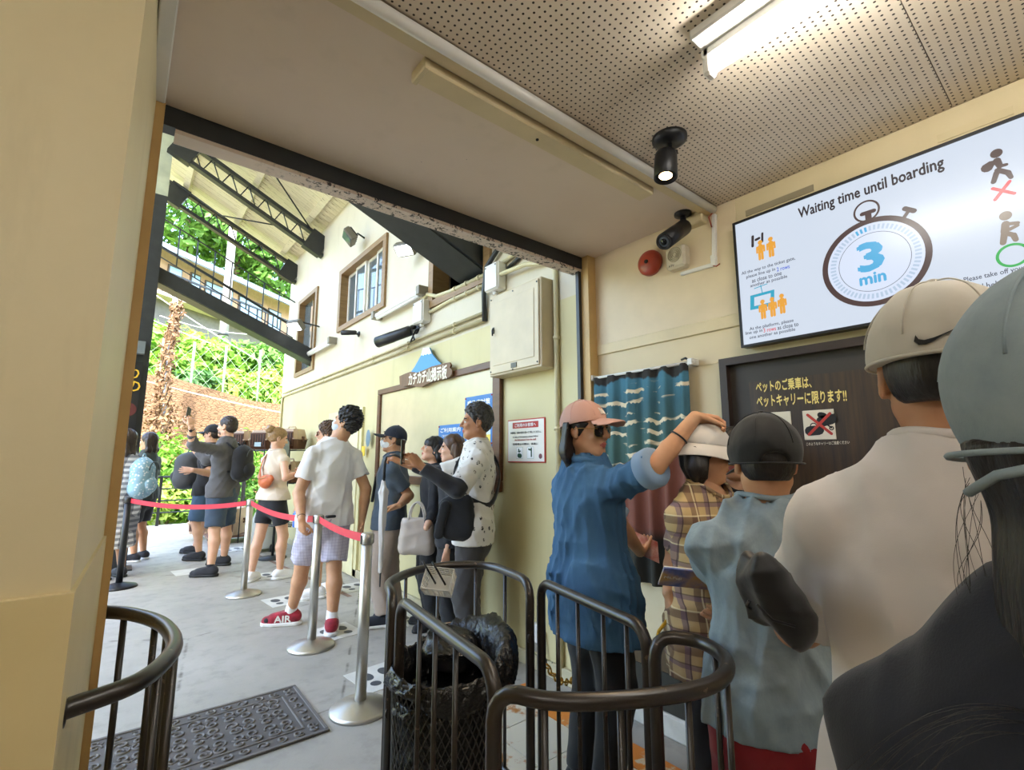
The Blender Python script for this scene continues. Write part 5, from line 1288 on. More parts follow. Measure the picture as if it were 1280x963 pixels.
def cloth(name, c, var=.08, bump=.12, rough=.85, scale=4, weave=500):
    t = NT(name); co = t.co(); c = lin(c)
    t.color(t.mix(t.step(t.noise(co, scale, 4), .3, .7), tuple(x * (1 + var * .4) for x in c), tuple(x * (1 - var) for x in c))); t.rough(rough)
    t.b.inputs['Sheen Weight'].default_value = .15
    t.bump(t.noise(co, weave, 2), bump, .001); t.bump(t.noise(t.mapping(co, (1, 1, .5)), 9, 3), .18, .02); return t.m
def checks(name, ground, lines, freq, rough=.85, ax=(0, 2), rot=0.0):
    """woven check: lines = list of (colour, offset, width, axis)"""
    t = NT(name); co = t.mapping(t.co(), (1, 1, 1), (0, 0, rot)); s = t.sep(co); c = lin(ground)
    col = t.mix(0.0, c, c)
    for (lc, off, w, a) in lines:
        fr = t.math('FRACT', t.math('ADD', t.math('MULTIPLY', s[a], freq), off)); m = t.math('LESS_THAN', fr, w)
        col = t.mix(t.math('MULTIPLY', m, .62), col, lin(lc))
    t.color(col); t.rough(rough); t.bump(t.noise(t.co(), 500, 2), .1, .001); return t.m
def head_frame(yaw, pitch=0.0, roll=0.0):
    f = np.array([cos(yaw) * cos(pitch), sin(yaw) * cos(pitch), sin(pitch)]); l = np.array([-sin(yaw), cos(yaw), 0]); u = np.cross(f, l)
    l2 = l * cos(roll) + u * sin(roll); u2 = np.cross(f, l2); return f, l2, u2
def solve(o, px, py, L, far=True, d0=None):
    """point on the sight line (px,py) at distance L from joint o"""
    d = ray(px, py); q = CAM - o; A = d @ d; B = 2 * d @ q; C_ = q @ q - L * L; D_ = B * B - 4 * A * C_
    if D_ < 0: p = CAM + d * (-B / (2 * A)); return o + nrm(p - o) * L
    t_ = (-B + (1 if far else -1) * math.sqrt(D_)) / (2 * A); return CAM + d * t_
def limb_ik(a, c, l1, l2, hint):
    """middle joint between a and c"""
    d = c - a; D_ = np.linalg.norm(d); u = d / D_
    if D_ >= l1 + l2: return a + d * l1 / (l1 + l2)
    x = (l1 * l1 - l2 * l2 + D_ * D_) / (2 * D_); h = math.sqrt(max(l1 * l1 - x * x, 0)); n = np.array(hint, float) - u * (np.array(hint) @ u); return a + u * x + nrm(n) * h
def hand_prims(w, d, n, s, curl=.4, side=1, thumb=.6, splay=.12, idx=None):
    """w wrist, d towards fingers, n palm facing direction, side: +1 thumb on (d x n) side"""
    d = nrm(d); n = nrm(np.array(n, float) - d * (np.array(n) @ d)); t_ = np.cross(d, n) * side; P = []
    kn = []
    for i, (o, l) in enumerate(((.030, .088), (.010, .092), (-.010, .088), (-.029, .080))):
        k = w + d * l * s + t_ * o * s; kn.append(k); P.append(cone(w + d * .012 * s + t_ * o * .55 * s, k, .0155 * s, .0115 * s, .010 * s))
    P.append(ell(w + d * .05 * s, (.042 * s, .034 * s, .0155 * s), (d, t_, n), .012 * s))
    for i, L in enumerate((.074, .083, .078, .062)):
        c = curl if idx is None else (idx if i == 0 else curl); dd = nrm(d + t_ * splay * (1.5 - i) * .5); p = kn[i]; a = c * .75
        for j, fr in enumerate((.46, .30, .24)):
            v = dd * cos(a) + n * sin(a); q = p + v * L * fr * s; P.append(cone(p, q, (.0098, .0088, .0080)[j] * s, (.0088, .0080, .0066)[j] * s, .0035 * s)); p = q; a += c * (1.15 if j == 0 else .85)
    b = w + d * .022 * s + t_ * .024 * s; v = nrm(d * .75 + t_ * (.75 * (1 - thumb * .5)) + n * (.25 + thumb * .5)); p = b
    for j, L in enumerate((.042, .034, .028)):
        q = p + v * L * s; P.append(cone(p, q, (.0135, .0105, .0092)[j] * s, (.0105, .0092, .0075)[j] * s, .006 * s)); p = q; v = nrm(v + d * .35 + n * .12 * thumb - t_ * .25 * thumb)
    return P
NOHAND = object()
def person(label, base, H, yaw, sk=SK_m, hy=None, hp=0.0, hr=0.0, lean=(0, 0), female=False, g=1.0, armL=None, armR=None, feet=None, cap_head=1.0, vox=.011, hvox=.0052, eyes=True, brow=True, head_off=(0, 0, 0), legs=True, sdrop=.034, kneehint=None, hipw=1.0):
    """returns dict of joints; makes the Empty and the one-piece body mesh"""
    base = np.array([base[0], base[1], 0.0]); s = H / 1.73
    Fd = np.array([cos(yaw), sin(yaw), 0]); Lf = np.array([-sin(yaw), cos(yaw), 0]); U = np.array([0, 0, 1.])
    T = thing('person', label, 'person', base)
    J = dict(T=T, H=H, s=s, F=Fd, L=Lf, U=U, g=g, base=base, female=female, sk=sk, vox=vox)
    ln = Fd * lean[0] + Lf * lean[1]
    pel = base + U * .515 * H; J['pel'] = pel; J['wai'] = base + U * .605 * H + ln * .35; J['che'] = base + U * .725 * H + ln * .8; J['top'] = base + U * .79 * H + ln
    sw = (.086 if female else .097) * H * (1 + (g - 1) * .5); J['sw'] = sw
    sh = base + U * .805 * H + ln; J['sh'] = sh; J['neck'] = base + U * .845 * H + ln * 1.05
    hyw = yaw if hy is None else hy; f, l, u = head_frame(hyw, hp, hr); hc = base + U * (H - .125 * s) + ln * 1.15 + f * .012 * s + np.array(head_off); J['hf'] = (f, l, u); J['hc'] = hc; J['hs'] = s * cap_head
    ua, fa = .172 * H, .150 * H; J['ua'] = ua; J['fa'] = fa
    body = []
    hw = .052 * H * hipw
    for sd, arm in (('L', armL), ('R', armR)):
        sg = 1 if sd == 'L' else -1; S_ = sh + Lf * sg * sw - U * sdrop * H
        if isinstance(arm, dict) and arm.get('raise'): S_ = S_ + U * arm['raise'] + Fd * arm.get('fwd', 0)
        if arm is None or arm is NOHAND:
            E_ = S_ + nrm(-U + Lf * sg * .12 + Fd * .02) * ua; W_ = E_ + nrm(-U + Lf * sg * .02 + Fd * .14) * fa; hd = nrm(W_ - E_); pn = nrm(-Lf * sg + Fd * .3); curl = .45
            arm = {} if arm is None else {'nohand': 1}
        else:
            E_ = solve(S_, *arm['e'][:2], ua, arm['e'][2]) if len(arm['e']) == 3 and isinstance(arm['e'][2], bool) else np.array(arm['e'], float)
            W_ = solve(E_, *arm['w'][:2], fa, arm['w'][2]) if len(arm['w']) == 3 and isinstance(arm['w'][2], bool) else np.array(arm['w'], float)
            hd = nrm(arm.get('hd', W_ - E_)); pn = arm.get('pn', -Lf * sg); curl = arm.get('curl', .5)
        r0 = (.0275 if female else .031) * H * (.6 + .4 * g); J['S' + sd], J['E' + sd], J['W' + sd] = S_, E_, W_; J['hd' + sd] = hd
        body += [cone(S_, E_, r0, r0 * .80, .015), cone(E_, E_ + (W_ - E_) * .35, r0 * .82, r0 * .80, .012), cone(E_ + (W_ - E_) * .35, W_, r0 * .80, .0165 * H * .95, .01)]
        J['h' + sd] = None if 'nohand' in arm else hand_prims(W_, hd, pn, s * .97 * (.92 if female else 1), curl, arm.get('side', sg), arm.get('thumb', .6), idx=arm.get('idx'))
    # trunk
    fl = (Fd, .68); q = .95 if female else 1.0
    body += [cone(J['pel'] - U * .03 * H, J['wai'], .088 * H * g, (.070 if female else .078) * H * g, .03, fl), cone(J['wai'], J['che'], (.070 if female else .078) * H * g, .088 * q * H * g, .03, fl), cone(J['che'], J['top'], .088 * q * H * g, .074 * q * H, .03, fl),
             cone(J['SL'] + U * .004 * H, J['SR'] + U * .004 * H, .026 * H, None, .03), cone(J['neck'] - U * .03 * H, hc - u * .05 * s - f * .012 * s, (.031 if female else .036) * H * (.5 + .5 * g), (.029 if female else .033) * H * (.5 + .5 * g), .025)]
    for sd in 'LR': body.append(cone(J['neck'] - U * .014 * H, J['S' + sd], .026 * H, .029 * H, .03))
    # legs
    if legs:
        fx = feet or {}
        for sd in 'LR':
            sg = 1 if sd == 'L' else -1; hip = pel + Lf * sg * hw - U * .02 * H; J['hip' + sd] = hip
            if sd in fx: an = np.array([fx[sd][0], fx[sd][1], fx[sd][2] if len(fx[sd]) > 2 else .047 * H])
            else: an = np.array([*(base + Lf * sg * hw * 1.05 - Fd * .012 * H)[:2], .047 * H])
            kn = limb_ik(hip, an, .228 * H, .226 * H, (kneehint or {}).get(sd, Fd)); J['kn' + sd] = kn; J['an' + sd] = an
            body += [cone(hip, kn, .050 * H * g, .033 * H, .025), cone(kn, kn + (an - kn) * .3 - Fd * .008 * H, .032 * H, .034 * H, .02), cone(kn + (an - kn) * .3 - Fd * .008 * H, an, .034 * H, .019 * H, .02)]
            J['fd' + sd] = nrm(np.array([*fx[sd][3:5], 0])) if sd in fx and len(fx[sd]) >= 5 else nrm(Fd + Lf * sg * .18)
            body.append(cone(an - U * .02 * H, an - U * .028 * H + J['fd' + sd] * .07 * H, .019 * H, .016 * H, .01))
    nm = NM().add(*field_mesh(body, vox))
    for sd in 'LR':
        if J['h' + sd]:
            W_, E_ = J['W' + sd], J['E' + sd]; d = nrm(W_ - E_)
            nm.add(*field_mesh([cone(W_ - d * .07, W_, .0195 * H * .95, .0163 * H * .95, .006)] + J['h' + sd] , min(.0048, hvox) if hvox < .006 else hvox * .9))
    # head
    k = J['hs']; P = lambda a, b, c: hc + f * a * k + l * b * k + u * c * k
    hp_ = [ell(P(-.012, 0, .030), (.097 * k, .077 * k, .095 * k), (f, l, u)), ell(P(.026, 0, -.040), (.064 * k, .057 * k, .076 * k), (f, l, u), .03 * k), cone(P(.062, .012, -.098), P(.062, -.012, -.098), .021 * k, None, .025 * k), cone(P(-.015, .046, -.055), P(.052, .022, -.092), .024 * k, .018 * k, .025 * k), cone(P(-.015, -.046, -.055), P(.052, -.022, -.092), .024 * k, .018 * k, .025 * k),
           cone(P(.070, .036, .022), P(.070, -.036, .022), .019 * k, None, .015 * k), ell(P(.066, .034, -.028), (.022 * k, .022 * k, .018 * k), (f, l, u), .015 * k), ell(P(.066, -.034, -.028), (.022 * k, .022 * k, .018 * k), (f, l, u), .015 * k),
           ell(P(.094, .031, .000), (.014 * k, .015 * k, .010 * k), (f, l, u), .010 * k, True), ell(P(.094, -.031, .000), (.014 * k, .015 * k, .010 * k), (f, l, u), .010 * k, True),
           cone(P(.090, 0, .012), P(.108, 0, -.024), .007 * k, .0115 * k, .010 * k), cone(P(.095, .011, -.030), P(.095, -.011, -.030), .0085 * k, None, .006 * k),
           ell(P(.084, 0, -.058), (.015 * k, .024 * k, .0075 * k), (f, l, u), .006 * k), ell(P(.082, 0, -.070), (.014 * k, .020 * k, .0075 * k), (f, l, u), .006 * k)]
    for sg in (1, -1):
        hp_ += [ell(P(-.012, sg * .078, -.004), (.020 * k, .010 * k, .031 * k), (nrm(f + l * sg * -.25), l, u), .006 * k), ell(P(-.008, sg * .087, .000), (.011 * k, .006 * k, .019 * k), (f, l, u), .004 * k, True), ell(P(-.004, sg * .078, -.030), (.010 * k, .008 * k, .010 * k), (f, l, u), .005 * k)]
    nk0 = J['neck'] - U * .01 * H
    hp_.append(cone(nk0, hc - u * .05 * s - f * .014 * s, (.031 if female else .036) * H * (.5 + .5 * g), (.029 if female else .033) * H * (.5 + .5 * g), .02))
    V, Q = field_mesh(hp_, hvox); c = V[Q].mean(1) - hc; a, b_, e = c @ f / k, c @ l / k, c @ u / k
    mi = np.zeros(len(Q), int); mi[(a > .078) & ((b_ / .0225) ** 2 + ((e + .0635) / .0125) ** 2 < 1)] = 1
    if brow: mi[(a > .06) & (np.abs(np.abs(b_) - .034) < .021) & (np.abs(e - .024 + .12 * np.abs(np.abs(b_) - .030)) < .0058)] = 2
    nm.add(V, Q, mi)
    ex = MB()
    if eyes:
        for sg in (1, -1):
            ex.sphere(P(.0765, sg * .031, .000), .0125 * k, 12, 8, None, 3); ex.sphere(P(.0845, sg * .031, .000), .0062 * k, 8, 6, None, 4)
            ex.tube([P(.083 - .0, sg * .031 + y_, .0095 - abs(y_) * .25) + f * (.0035 - abs(y_) * .35) * k for y_ in np.linspace(-.014, .014, 5)], .0022 * k, 5, mi=4)
    npart('body', nm, [sk, M_lip, M_brow, M_eyew, M_eyed], T, extra=ex if eyes else None)
    J['P'] = P; J['k'] = k
    return J
# ---- garments
def top_prims(J, off=.012, hem=.50, sl=.55, loose=1.0, slr=None, sleeves=('L', 'R')):
    H, g = J['H'], J['g']; Fd, U = J['F'], J['U']; fl = (Fd, .74); fem = J['female']; q = .95 if fem else 1.0
    b0 = J['base'] + U * hem * H; pl = J['pel'] - U * .03 * H
    w = (.074 if fem else .080) * H * g * loose + off
    P = [cone(J['wai'], J['che'], w, .090 * q * H * g + off, .04, fl), cone(J['che'], J['top'], .090 * q * H * g + off, .076 * q * H + off, .03, fl), cone(J['SL'] + U * .004 * H, J['SR'] + U * .004 * H, .028 * H + off * .6, None, .03),
         cone(J['wai'], np.array([*J['pel'][:2], b0[2] - .06]), w, .098 * H * g * loose + off, .04, fl)]
    for sd in 'LR': P.append(cone(J['neck'] - U * .026 * H, J['S' + sd], .030 * H + off * .4, .032 * H + off * .6, .04))
    if 'hipL' in J:
        for sd in 'LR': P.append(cone(J['hip' + sd] + U * .03 * H, J['hip' + sd] + (J['kn' + sd] - J['hip' + sd]) * .5, .058 * H * g * loose + off + .006, .052 * H * g * loose + off + .006, .05))
    P.append(plane(b0, -U))
    r0 = (.031 if fem else .035) * H * (.6 + .4 * g)
    for sd in sleeves:
        S_, E_, W_ = J['S' + sd], J['E' + sd], J['W' + sd]; sr = slr or (r0 * .97 + off * .6)
        if sl <= 1: 
            if sl > 0: P.append(cone(S_, S_ + (E_ - S_) * sl, sr, sr * 1.0, .02, None, True))
        else: P += [cone(S_, E_, sr, sr * .88, .02), cone(E_, E_ + (W_ - E_) * (sl - 1), sr * .88, sr * .62, .015, None, True)]
    return P
def neck_cut(J, r=.048, drop=.0, fwd=.012):
    H = J['H']; n0 = J['neck'] - J['U'] * (.028 + drop) * H + J['F'] * fwd; return cone(n0 - J['U'] * .02 * H, n0 + J['U'] * .14 * H + J['F'] * .01, r * H, (r + .004) * H, .003, None, False, True)
def shirt(J, m, off=.012, hem=.50, sl=.55, loose=1.0, wr=.006, seed=1, neck=.040, collar=True, name='shirt', fz=1.0, vox=None, extra=(), slr=None, sleeves=('L', 'R'), label=None, drop=0.0):
    P = top_prims(J, off, hem, sl, loose, slr, sleeves) + list(extra) + [neck_cut(J, neck, drop)]
    Vs, Qs = field_mesh(P, vox or J['vox'] * .92, folds(seed, wr, fz)); o = npart(name, NM().add(Vs, Qs), m, J['T'], label)
    if collar:
        H = J['H']; n0 = J['neck'] - J['U'] * (.028 + drop) * H + J['F'] * .014; R_ = (neck + .003) * H; dv = Vs - n0; x, y = dv @ J['F'], dv @ J['L']; rad = np.hypot(x, y); an = np.arctan2(y, x); zz = []
        ok = (rad < R_ + .016) & (rad > R_ - .012) & (np.abs(dv[:, 2]) < .09 * H)
        for k in range(32):
            a = 2 * pi * k / 32; d = np.abs((an - a + pi) % (2 * pi) - pi); sel = ok & (d < .22); zz.append(Vs[sel, 2].max() if sel.any() else np.nan)
        zz = np.array(zz); zz = np.where(np.isnan(zz), np.nanmean(zz) if (~np.isnan(zz)).any() else n0[2], zz)
        for _ in range(3): zz = (zz + np.roll(zz, 1) + np.roll(zz, -1)) / 3
        pts = [np.array([*(n0 + J['F'] * cos(2 * pi * k / 32) * R_ + J['L'] * sin(2 * pi * k / 32) * R_)[:2], zz[k] - .002]) for k in range(32)]
        part('neckband', MB().tube(pts, .0085 * J['s'], 8, True), m, o)
    return o
def legs_prims(J, off=.012, hem=.30, waist=.60, loose=1.0):
    H, g = J['H'], J['g']; U = J['U']; fl = (J['F'], .74); P = [cone(J['pel'] - U * .03 * H, J['wai'], .092 * H * g * loose + off, .082 * H * g + off, .03, fl)]
    for sd in 'LR':
        hip, kn, an = J['hip' + sd], J['kn' + sd], J['an' + sd]; r0, r1, r2 = .056 * H * g * loose + off * .5, .044 * H * loose + off * .6, .034 * H * loose + off * .5
        if hem >= kn[2] / H: f_ = (hip[2] - hem * H) / (hip[2] - kn[2] + 1e-6); P.append(cone(hip, hip + (kn - hip) * f_, r0, r0 + (r1 + .008 - r0) * f_, .03, None, True))
        else:
            f_ = (kn[2] - hem * H) / (kn[2] - an[2] + 1e-6); P += [cone(hip, kn, r0, r1, .03), cone(kn, kn + (an - kn) * f_, r1, r1 + (r2 - r1) * f_, .02, None, True)]
    P.append(plane(J['base'] + U * waist * H, U)); return P
def bottoms(J, m, off=.012, hem=.30, waist=.60, loose=1.0, wr=.005, seed=3, name='shorts', fz=1.0):
    return npart(name, NM().add(*field_mesh(legs_prims(J, off, hem, waist, loose), J['vox'], folds(seed, wr, fz))), m, J['T'])
def shoes(J, m_up, m_sole, sock=None, sides='LR', sz=1.0, label=None):
    out = []
    for sd in sides:
        an = J['an' + sd]; d = J['fd' + sd]; l = np.cross(J['U'], d); H = J['H'] * sz; g0 = np.array([an[0], an[1], an[2] - .047 * J['H']]); U = J['U']; fl = (l, .8)
        heel = g0 - d * .022 * H + U * .022 * H; ball = g0 + d * .068 * H + U * .020 * H; toe = g0 + d * .096 * H + U * .018 * H
        up = [cone(heel + U * .012 * H, ball, .026 * H, .027 * H, .015), cone(ball, toe, .027 * H, .021 * H, .01), cone(heel + U * .02 * H + d * .012 * H, g0 + d * .015 * H + U * .05 * H, .027 * H, .025 * H, .015), cone(g0 + d * .02 * H + U * .045 * H, ball + U * .006 * H, .022 * H, .022 * H, .02), plane(g0 + U * .012 * H, -U), plane(g0 + U * .062 * H + d * .0, nrm(U + d * .15))]
        o = npart('shoe', NM().add(*field_mesh(up, .006)), m_up, J['T'], label)
        so = [cone(heel * [1, 1, 0] + U * .010 * H, ball * [1, 1, 0] + U * .010 * H, .029 * H, .030 * H, .01), cone(ball * [1, 1, 0] + U * .010 * H, toe * [1, 1, 0] + U * .010 * H, .030 * H, .024 * H, .01), plane(g0 + U * .016 * H, U), plane(g0 + U * .001, -U)]
        npart('sole', NM().add(*field_mesh(so, .006)), m_sole, o)
        if sock: npart('sock', NM().add(*field_mesh([cone(g0 + U * .05 * H, an + (J['kn' + sd] - an) * sock[1], .0245 * H, .0225 * H, .01, None, True)], .007)), sock[0], J['T'])
        out.append(o)
    return out
def hair_short(J, m, top=.012, seed=2, amp=.004, side=.006, fringe=.078, nape=-.062, vox=.0046, capped=None):
    P, k = J['P'], J['k']; f, l, u = J['hf']
    a = [ell(P(-.014, 0, .036), ((.100 + top * .6) * k, (.079 + side) * k, (.097 + top) * k), (f, l, u)), plane(P(fringe, 0, .058), nrm(f * .80 - u * .62))]
    cp = [plane(P(0, 0, capped), u)] if capped is not None else []
    V1 = field_mesh(a + cp, vox, mess(seed, amp, 250))
    b = cp + [ell(P(-.022, 0, .006), (.096 * k, (.077 + side * .6) * k, .088 * k), (f, l, u)), plane(P(-.030, 0, 0), f), plane(P(-.09, 0, nape), -u)]
    V2 = field_mesh(b, vox, mess(seed + 1, amp * .5, 250))
    return npart('hair', NM().add(*V1).add(*V2), m, J['T'])
def hair_long(J, m, drop=.20, width=.085, seed=4, back=.06, vox=.0065, fringe=True, fwd=0.0, body=.03, capped=None, front=.012, sides=(-1, 0, 1)):
    P, k = J['P'], J['k']; f, l, u = J['hf']; cp = [plane(P(0, 0, capped), u)] if capped is not None else []; a = cp + [ell(P(-.014, 0, .036), (.108 * k, .087 * k, .105 * k), (f, l, u)), plane(P(.078, 0, .062), nrm(f * .78 - u * .62))]
    nm = NM().add(*field_mesh(a, vox, strands(seed, .002)))
    b = list(cp)
    for sg in sides:
        p0 = P(-.035 - .02 * (sg == 0), sg * .062, .02); p1 = p0 + np.array([0, 0, -1]) * (drop * .6) - f * back * .4 + l * sg * .012; p2 = p0 + np.array([0, 0, -1]) * drop - f * back * .3 + f * fwd
        b += [cone(p0, p1, (.042 if sg else .05) * k, (body + .008) * k, .025), cone(p1, p2, (body + .008) * k, body * .6 * k, .02)]
    b += [ell(P(-.03, 0, .0), (.085 * k, .088 * k, .09 * k), (f, l, u), .02), plane(P(front, 0, 0), f)]
    nm.add(*field_mesh(b, vox, strands(seed + 3, .003)))
    if fringe: nm.add(*field_mesh([ell(P(.010, 0, .045), (.092 * k, .083 * k, .07 * k), (f, l, u)), plane(P(.03, 0, .02), -nrm(u + f * .1)), plane(P(.02, 0, 0), -f)], vox, strands(seed + 5, .002)))
    return npart('hair', nm, m, J['T'])
def cap(J, m, brim=True, tilt=0.0, big=1.0, brim_dir=1, seed=8, button=True, name='cap', band=.028, strap_hole=False, brim_drop=.02, amp=.0015, up=0.0, brim_len=.085, m_brim=None):
    P0, k = J['P'], J['k'] * big; f, l, u = J['hf']; hc = J['hc']
    ff = f * cos(tilt) + u * sin(tilt); uu = np.cross(ff, l); P = lambda a, b, c: hc + u * up * k + ff * a * k + l * b * k + uu * c * k
    a = [ell(P(-.012, 0, .032), (.110 * k, .092 * k, .104 * k), (ff, l, uu)), plane(P(0, 0, band), -uu)]
    if strap_hole: a.append(ell(P(-.118, 0, band + .0), (.03 * k, .040 * k, .030 * k), (ff, l, uu), .004, True))
    o = npart(name, NM().add(*field_mesh(a, .0055 if k < 1.3 else .006, folds(seed, amp))), m, J['T'])
    if brim:
        bd = brim_dir; c = P(bd * .085, 0, band + .004)
        bf = nrm(ff * bd - uu * brim_drop * 6); bu = np.cross(bf, l * bd)
        br = [ell(c + bf * .030 * k, ((brim_len + .01) * k, .080 * k, .0068 * k), (bf, l, bu)), plane(P(bd * .045, 0, 0), -ff * bd)]
        bend = lambda x, y, z: 0.9 * 0 * x
        V, Q = field_mesh(br, .0038)
        dl = (V - c) @ l; V = V - bu * (dl ** 2 * 4.2)[:, None] * bd / bd
        npart('brim', NM().add(V, Q), m_brim or m, o)
    if button: part('button', MB().sphere(P(-.012, 0, .136), (.010 * k, .010 * k, .006 * k), 12, 8, (ff, l, uu)), m, o)
    seams = []
    for q in range(3):
        a0 = q * pi / 3 + pi / 6; d = ff * cos(a0) + l * sin(a0)
        pts = []
        for t_ in np.linspace(.12, pi - .12, 25):
            v = np.array([cos(t_) * cos(a0), cos(t_) * sin(a0), sin(t_)]); z = .032 + .1045 * sin(t_)
            if z < band: continue
            pts.append(P(-.012 + .1105 * cos(t_) * cos(a0), .0925 * cos(t_) * sin(a0), z))
        seams.append(part('seam', MB().tube(pts, .0013 * k, 5), m, o))
    ring = [P(-.012 + .1095 * cos(t_) * .998, .0918 * sin(t_), band + .0015) for t_ in np.linspace(0, 2 * pi, 40, endpoint=False)]
    part('sweatband', MB().tube(ring, .0026 * k, 6, True), m, o)
    return o
def mask(J, m):
    P, k = J['P'], J['k']; f, l, u = J['hf']
    o = npart('face_mask', NM().add(*field_mesh([ell(P(.040, 0, -.050), (.072 * k, .064 * k, .056 * k), (f, l, u)), cone(P(.10, 0, -.015), P(.105, 0, -.03), .012 * k, .014 * k, .02), plane(P(.022, 0, 0), -f), plane(P(0, 0, .004), u)], .0052, folds(3, .002))), m, J['T'])
    for sg in (1, -1):
        for z in (-.015, -.075): part('ear_loop', MB().tube([P(.030, sg * .058, z), P(0, sg * .074, z * .6 - .005), P(-.025, sg * .082, -.005)], .0016, 5), m, o)
def sunglasses(J, m_lens, m_frame, wide=1.0, z=.002, name='sunglasses', dy=0.0, big=1.0):
    P, k = J['P'], J['k']; f, l, u = J['hf']; o = None
    root = MB().tube([P(.100, .008, z + .006), P(.103, 0, z + .008), P(.100, -.008, z + .006)], .002 * k, 6)
    for sg in (1, -1): root.tube([P(.094, sg * .060, z + .010), P(.06, sg * .076, z + .010), P(-.005, sg * .084, z + .012), P(-.03, sg * .083, z - .004)], .0022 * k, 6)
    o = part(name, root, m_frame, J['T'])
    for sg in (1, -1):
        pts = []
        for t_ in np.linspace(0, 2 * pi, 20, endpoint=False):
            a, b_ = cos(t_), sin(t_); sx = .027 * big * math.copysign(abs(a) ** .6, a); sy = .021 * big * math.copysign(abs(b_) ** .6, b_); pts.append(P(.099 - abs(sx * .25 + .0 + (sx * sg > 0) * .0) * .6 - max(0, sg * sx) * .35, sg * .034 * wide + sx, z - .002 + sy))
        part('rim', MB().tube(pts, .0022 * k, 6, True), m_frame, o)
        c = np.mean(pts, 0); part('lens', MB().add([*pts, c + f * .002], [(i, (i + 1) % 20, 20) for i in range(20)], 0, True), m_lens, o)
def strap_path(J, pts, w, th, m, name, parent, n=6):
    """flat strap along points"""
    P = catmull([np.array(p) for p in pts], n); V = []; fs = []
    ctr = J['che']
    for i, p in enumerate(P):
        t_ = nrm(P[min(i + 1, len(P) - 1)] - P[max(i - 1, 0)]); nn = p - ctr; nn[2] *= .3; nn = nrm(nn - t_ * (nn @ t_)); s_ = np.cross(t_, nn)
        V += [p + s_ * w / 2 + nn * th, p - s_ * w / 2 + nn * th, p - s_ * w / 2 - nn * th, p + s_ * w / 2 - nn * th]
    for i in range(len(P) - 1):
        for j in range(4): fs.append((4 * i + j, 4 * i + (j + 1) % 4, 4 * i + 4 + (j + 1) % 4, 4 * i + 4 + j))
    fs += [(0, 1, 2, 3), (4 * len(P) - 1, 4 * len(P) - 2, 4 * len(P) - 3, 4 * len(P) - 4)]
    return part(name, MB().add(V, fs, 0, True), m, parent)
def wristband(J, sd, m, r=.024, w=.008, at=.06, name='wristband', face=None):
    W_, E_ = J['W' + sd], J['E' + sd]; d = nrm(W_ - E_); c = W_ - d * at; a = nrm(np.cross(d, (0, 0, 1))); b_ = np.cross(d, a); r = r * J['s'] if at < .12 else r * J['s']
    o = part(name, MB().tube([c + (a * cos(t_) + b_ * sin(t_)) * r for t_ in np.linspace(0, 2 * pi, 20, endpoint=False)], w, 6, True), m, J['T'])
    if face is not None: part('watch_face', MB().lathe(c + b_ * r * 1.0, [(.017, 0), (.017, .01)], 16, b_ if face > 0 else -b_), M_black, o)
    return o
# ================================================================== THE VISITORS
AWAY, LEFTWARD, RIGHTWARD, TOWARD = radians(51.3), radians(141.3), radians(-38.7), radians(231.3)
D_ = math.degrees
C_white = cloth('white_cotton', 'eeebea', .05); C_black = cloth('black_cotton', '19191c', .2); C_navy = cloth('navy_cotton', '1c2230', .2)
M_rubber = mat('white_rubber', 'e9e7e4', .5, var=.05); M_darkshoe = cloth('dark_mesh_shoe', '26262b', .25, .3); M_blacksole = mat('black_sole', '141414', .6)
M_lens = glassy('dark_lens', '14110f', .06); M_goldwire = mat('gold_wire', 'b08a52', .3, .8, var=0)
def gpt(x, y): return G(x, y)
# ---- man in white T-shirt and pale checked shorts (centre left)
fl_, fr_ = G(362, 781), G(414, 792)
J = person('man in plain white T-shirt and pale checked shorts holding the red belt', G(399, 787)[:2], 1.80, radians(98), SK_m, hy=radians(133), hp=.30, lean=(-.03, -.03), g=1.04, head_off=tuple(RT * .10),
           armL=dict(e=(373, 618, False), w=(377, 650, False), hd=(.15, .1, -1), pn=(.8, .3, 0), curl=.9), armR=dict(e=(460, 618, True), w=(452, 654, True), curl=.5),
           feet={'L': (fl_[0], fl_[1], .084, -.80, .45), 'R': (fr_[0], fr_[1], .084, .35, .95)}, hvox=.005)
TM = J
shirt(J, C_white, .020, .455, .62, 1.06, .007, 11, .042, True, 'tshirt', .6, .009)
t = checks('pale_check_shorts', 'c3bccb', [('9a92aa', 0, .14, 0), ('9a92aa', .1, .14, 2)], 42, rot=radians(38.7))
bottoms(J, t, .018, .295, .56, 1.08, .006, 4)
sh_ = shoes(J, cloth('red_black_sneaker', 'a02334', .5, .2, scale=22), M_rubber, (C_white, .22), sz=1.06)
for o_, sd in zip(sh_, 'LR'):
    an, d = J['an' + sd], J['fd' + sd]; sdv = np.cross((0, 0, 1), d); sdv = sdv if sdv @ -FW > 0 else -sdv
    c = np.array([an[0], an[1], .060]) + d * .045 + sdv * .052; U2 = d if (d @ RT) > 0 else -d
    part('lettering', text_mb(MB(), 'AIR', c, U2, (0, 0, 1), .05, .13, bold=.04), M_white, o_); part('toe_cap', MB().sphere(np.array([an[0], an[1], .045]) + d * .165, (.045, .05, .028), 12, 8, (d, np.cross((0, 0, 1), d), np.array([0, 0, 1.]))), cloth('sneaker_black', '1a1518', .2), o_)
hair_short(J, HR_black, .026, 5, .007, .006, .070, -.035)
mask(J, mat('mask_blue_grey', 'c9d2da', .8, var=.04)); wristband(J, 'L', M_black, .0255, .006, .03)
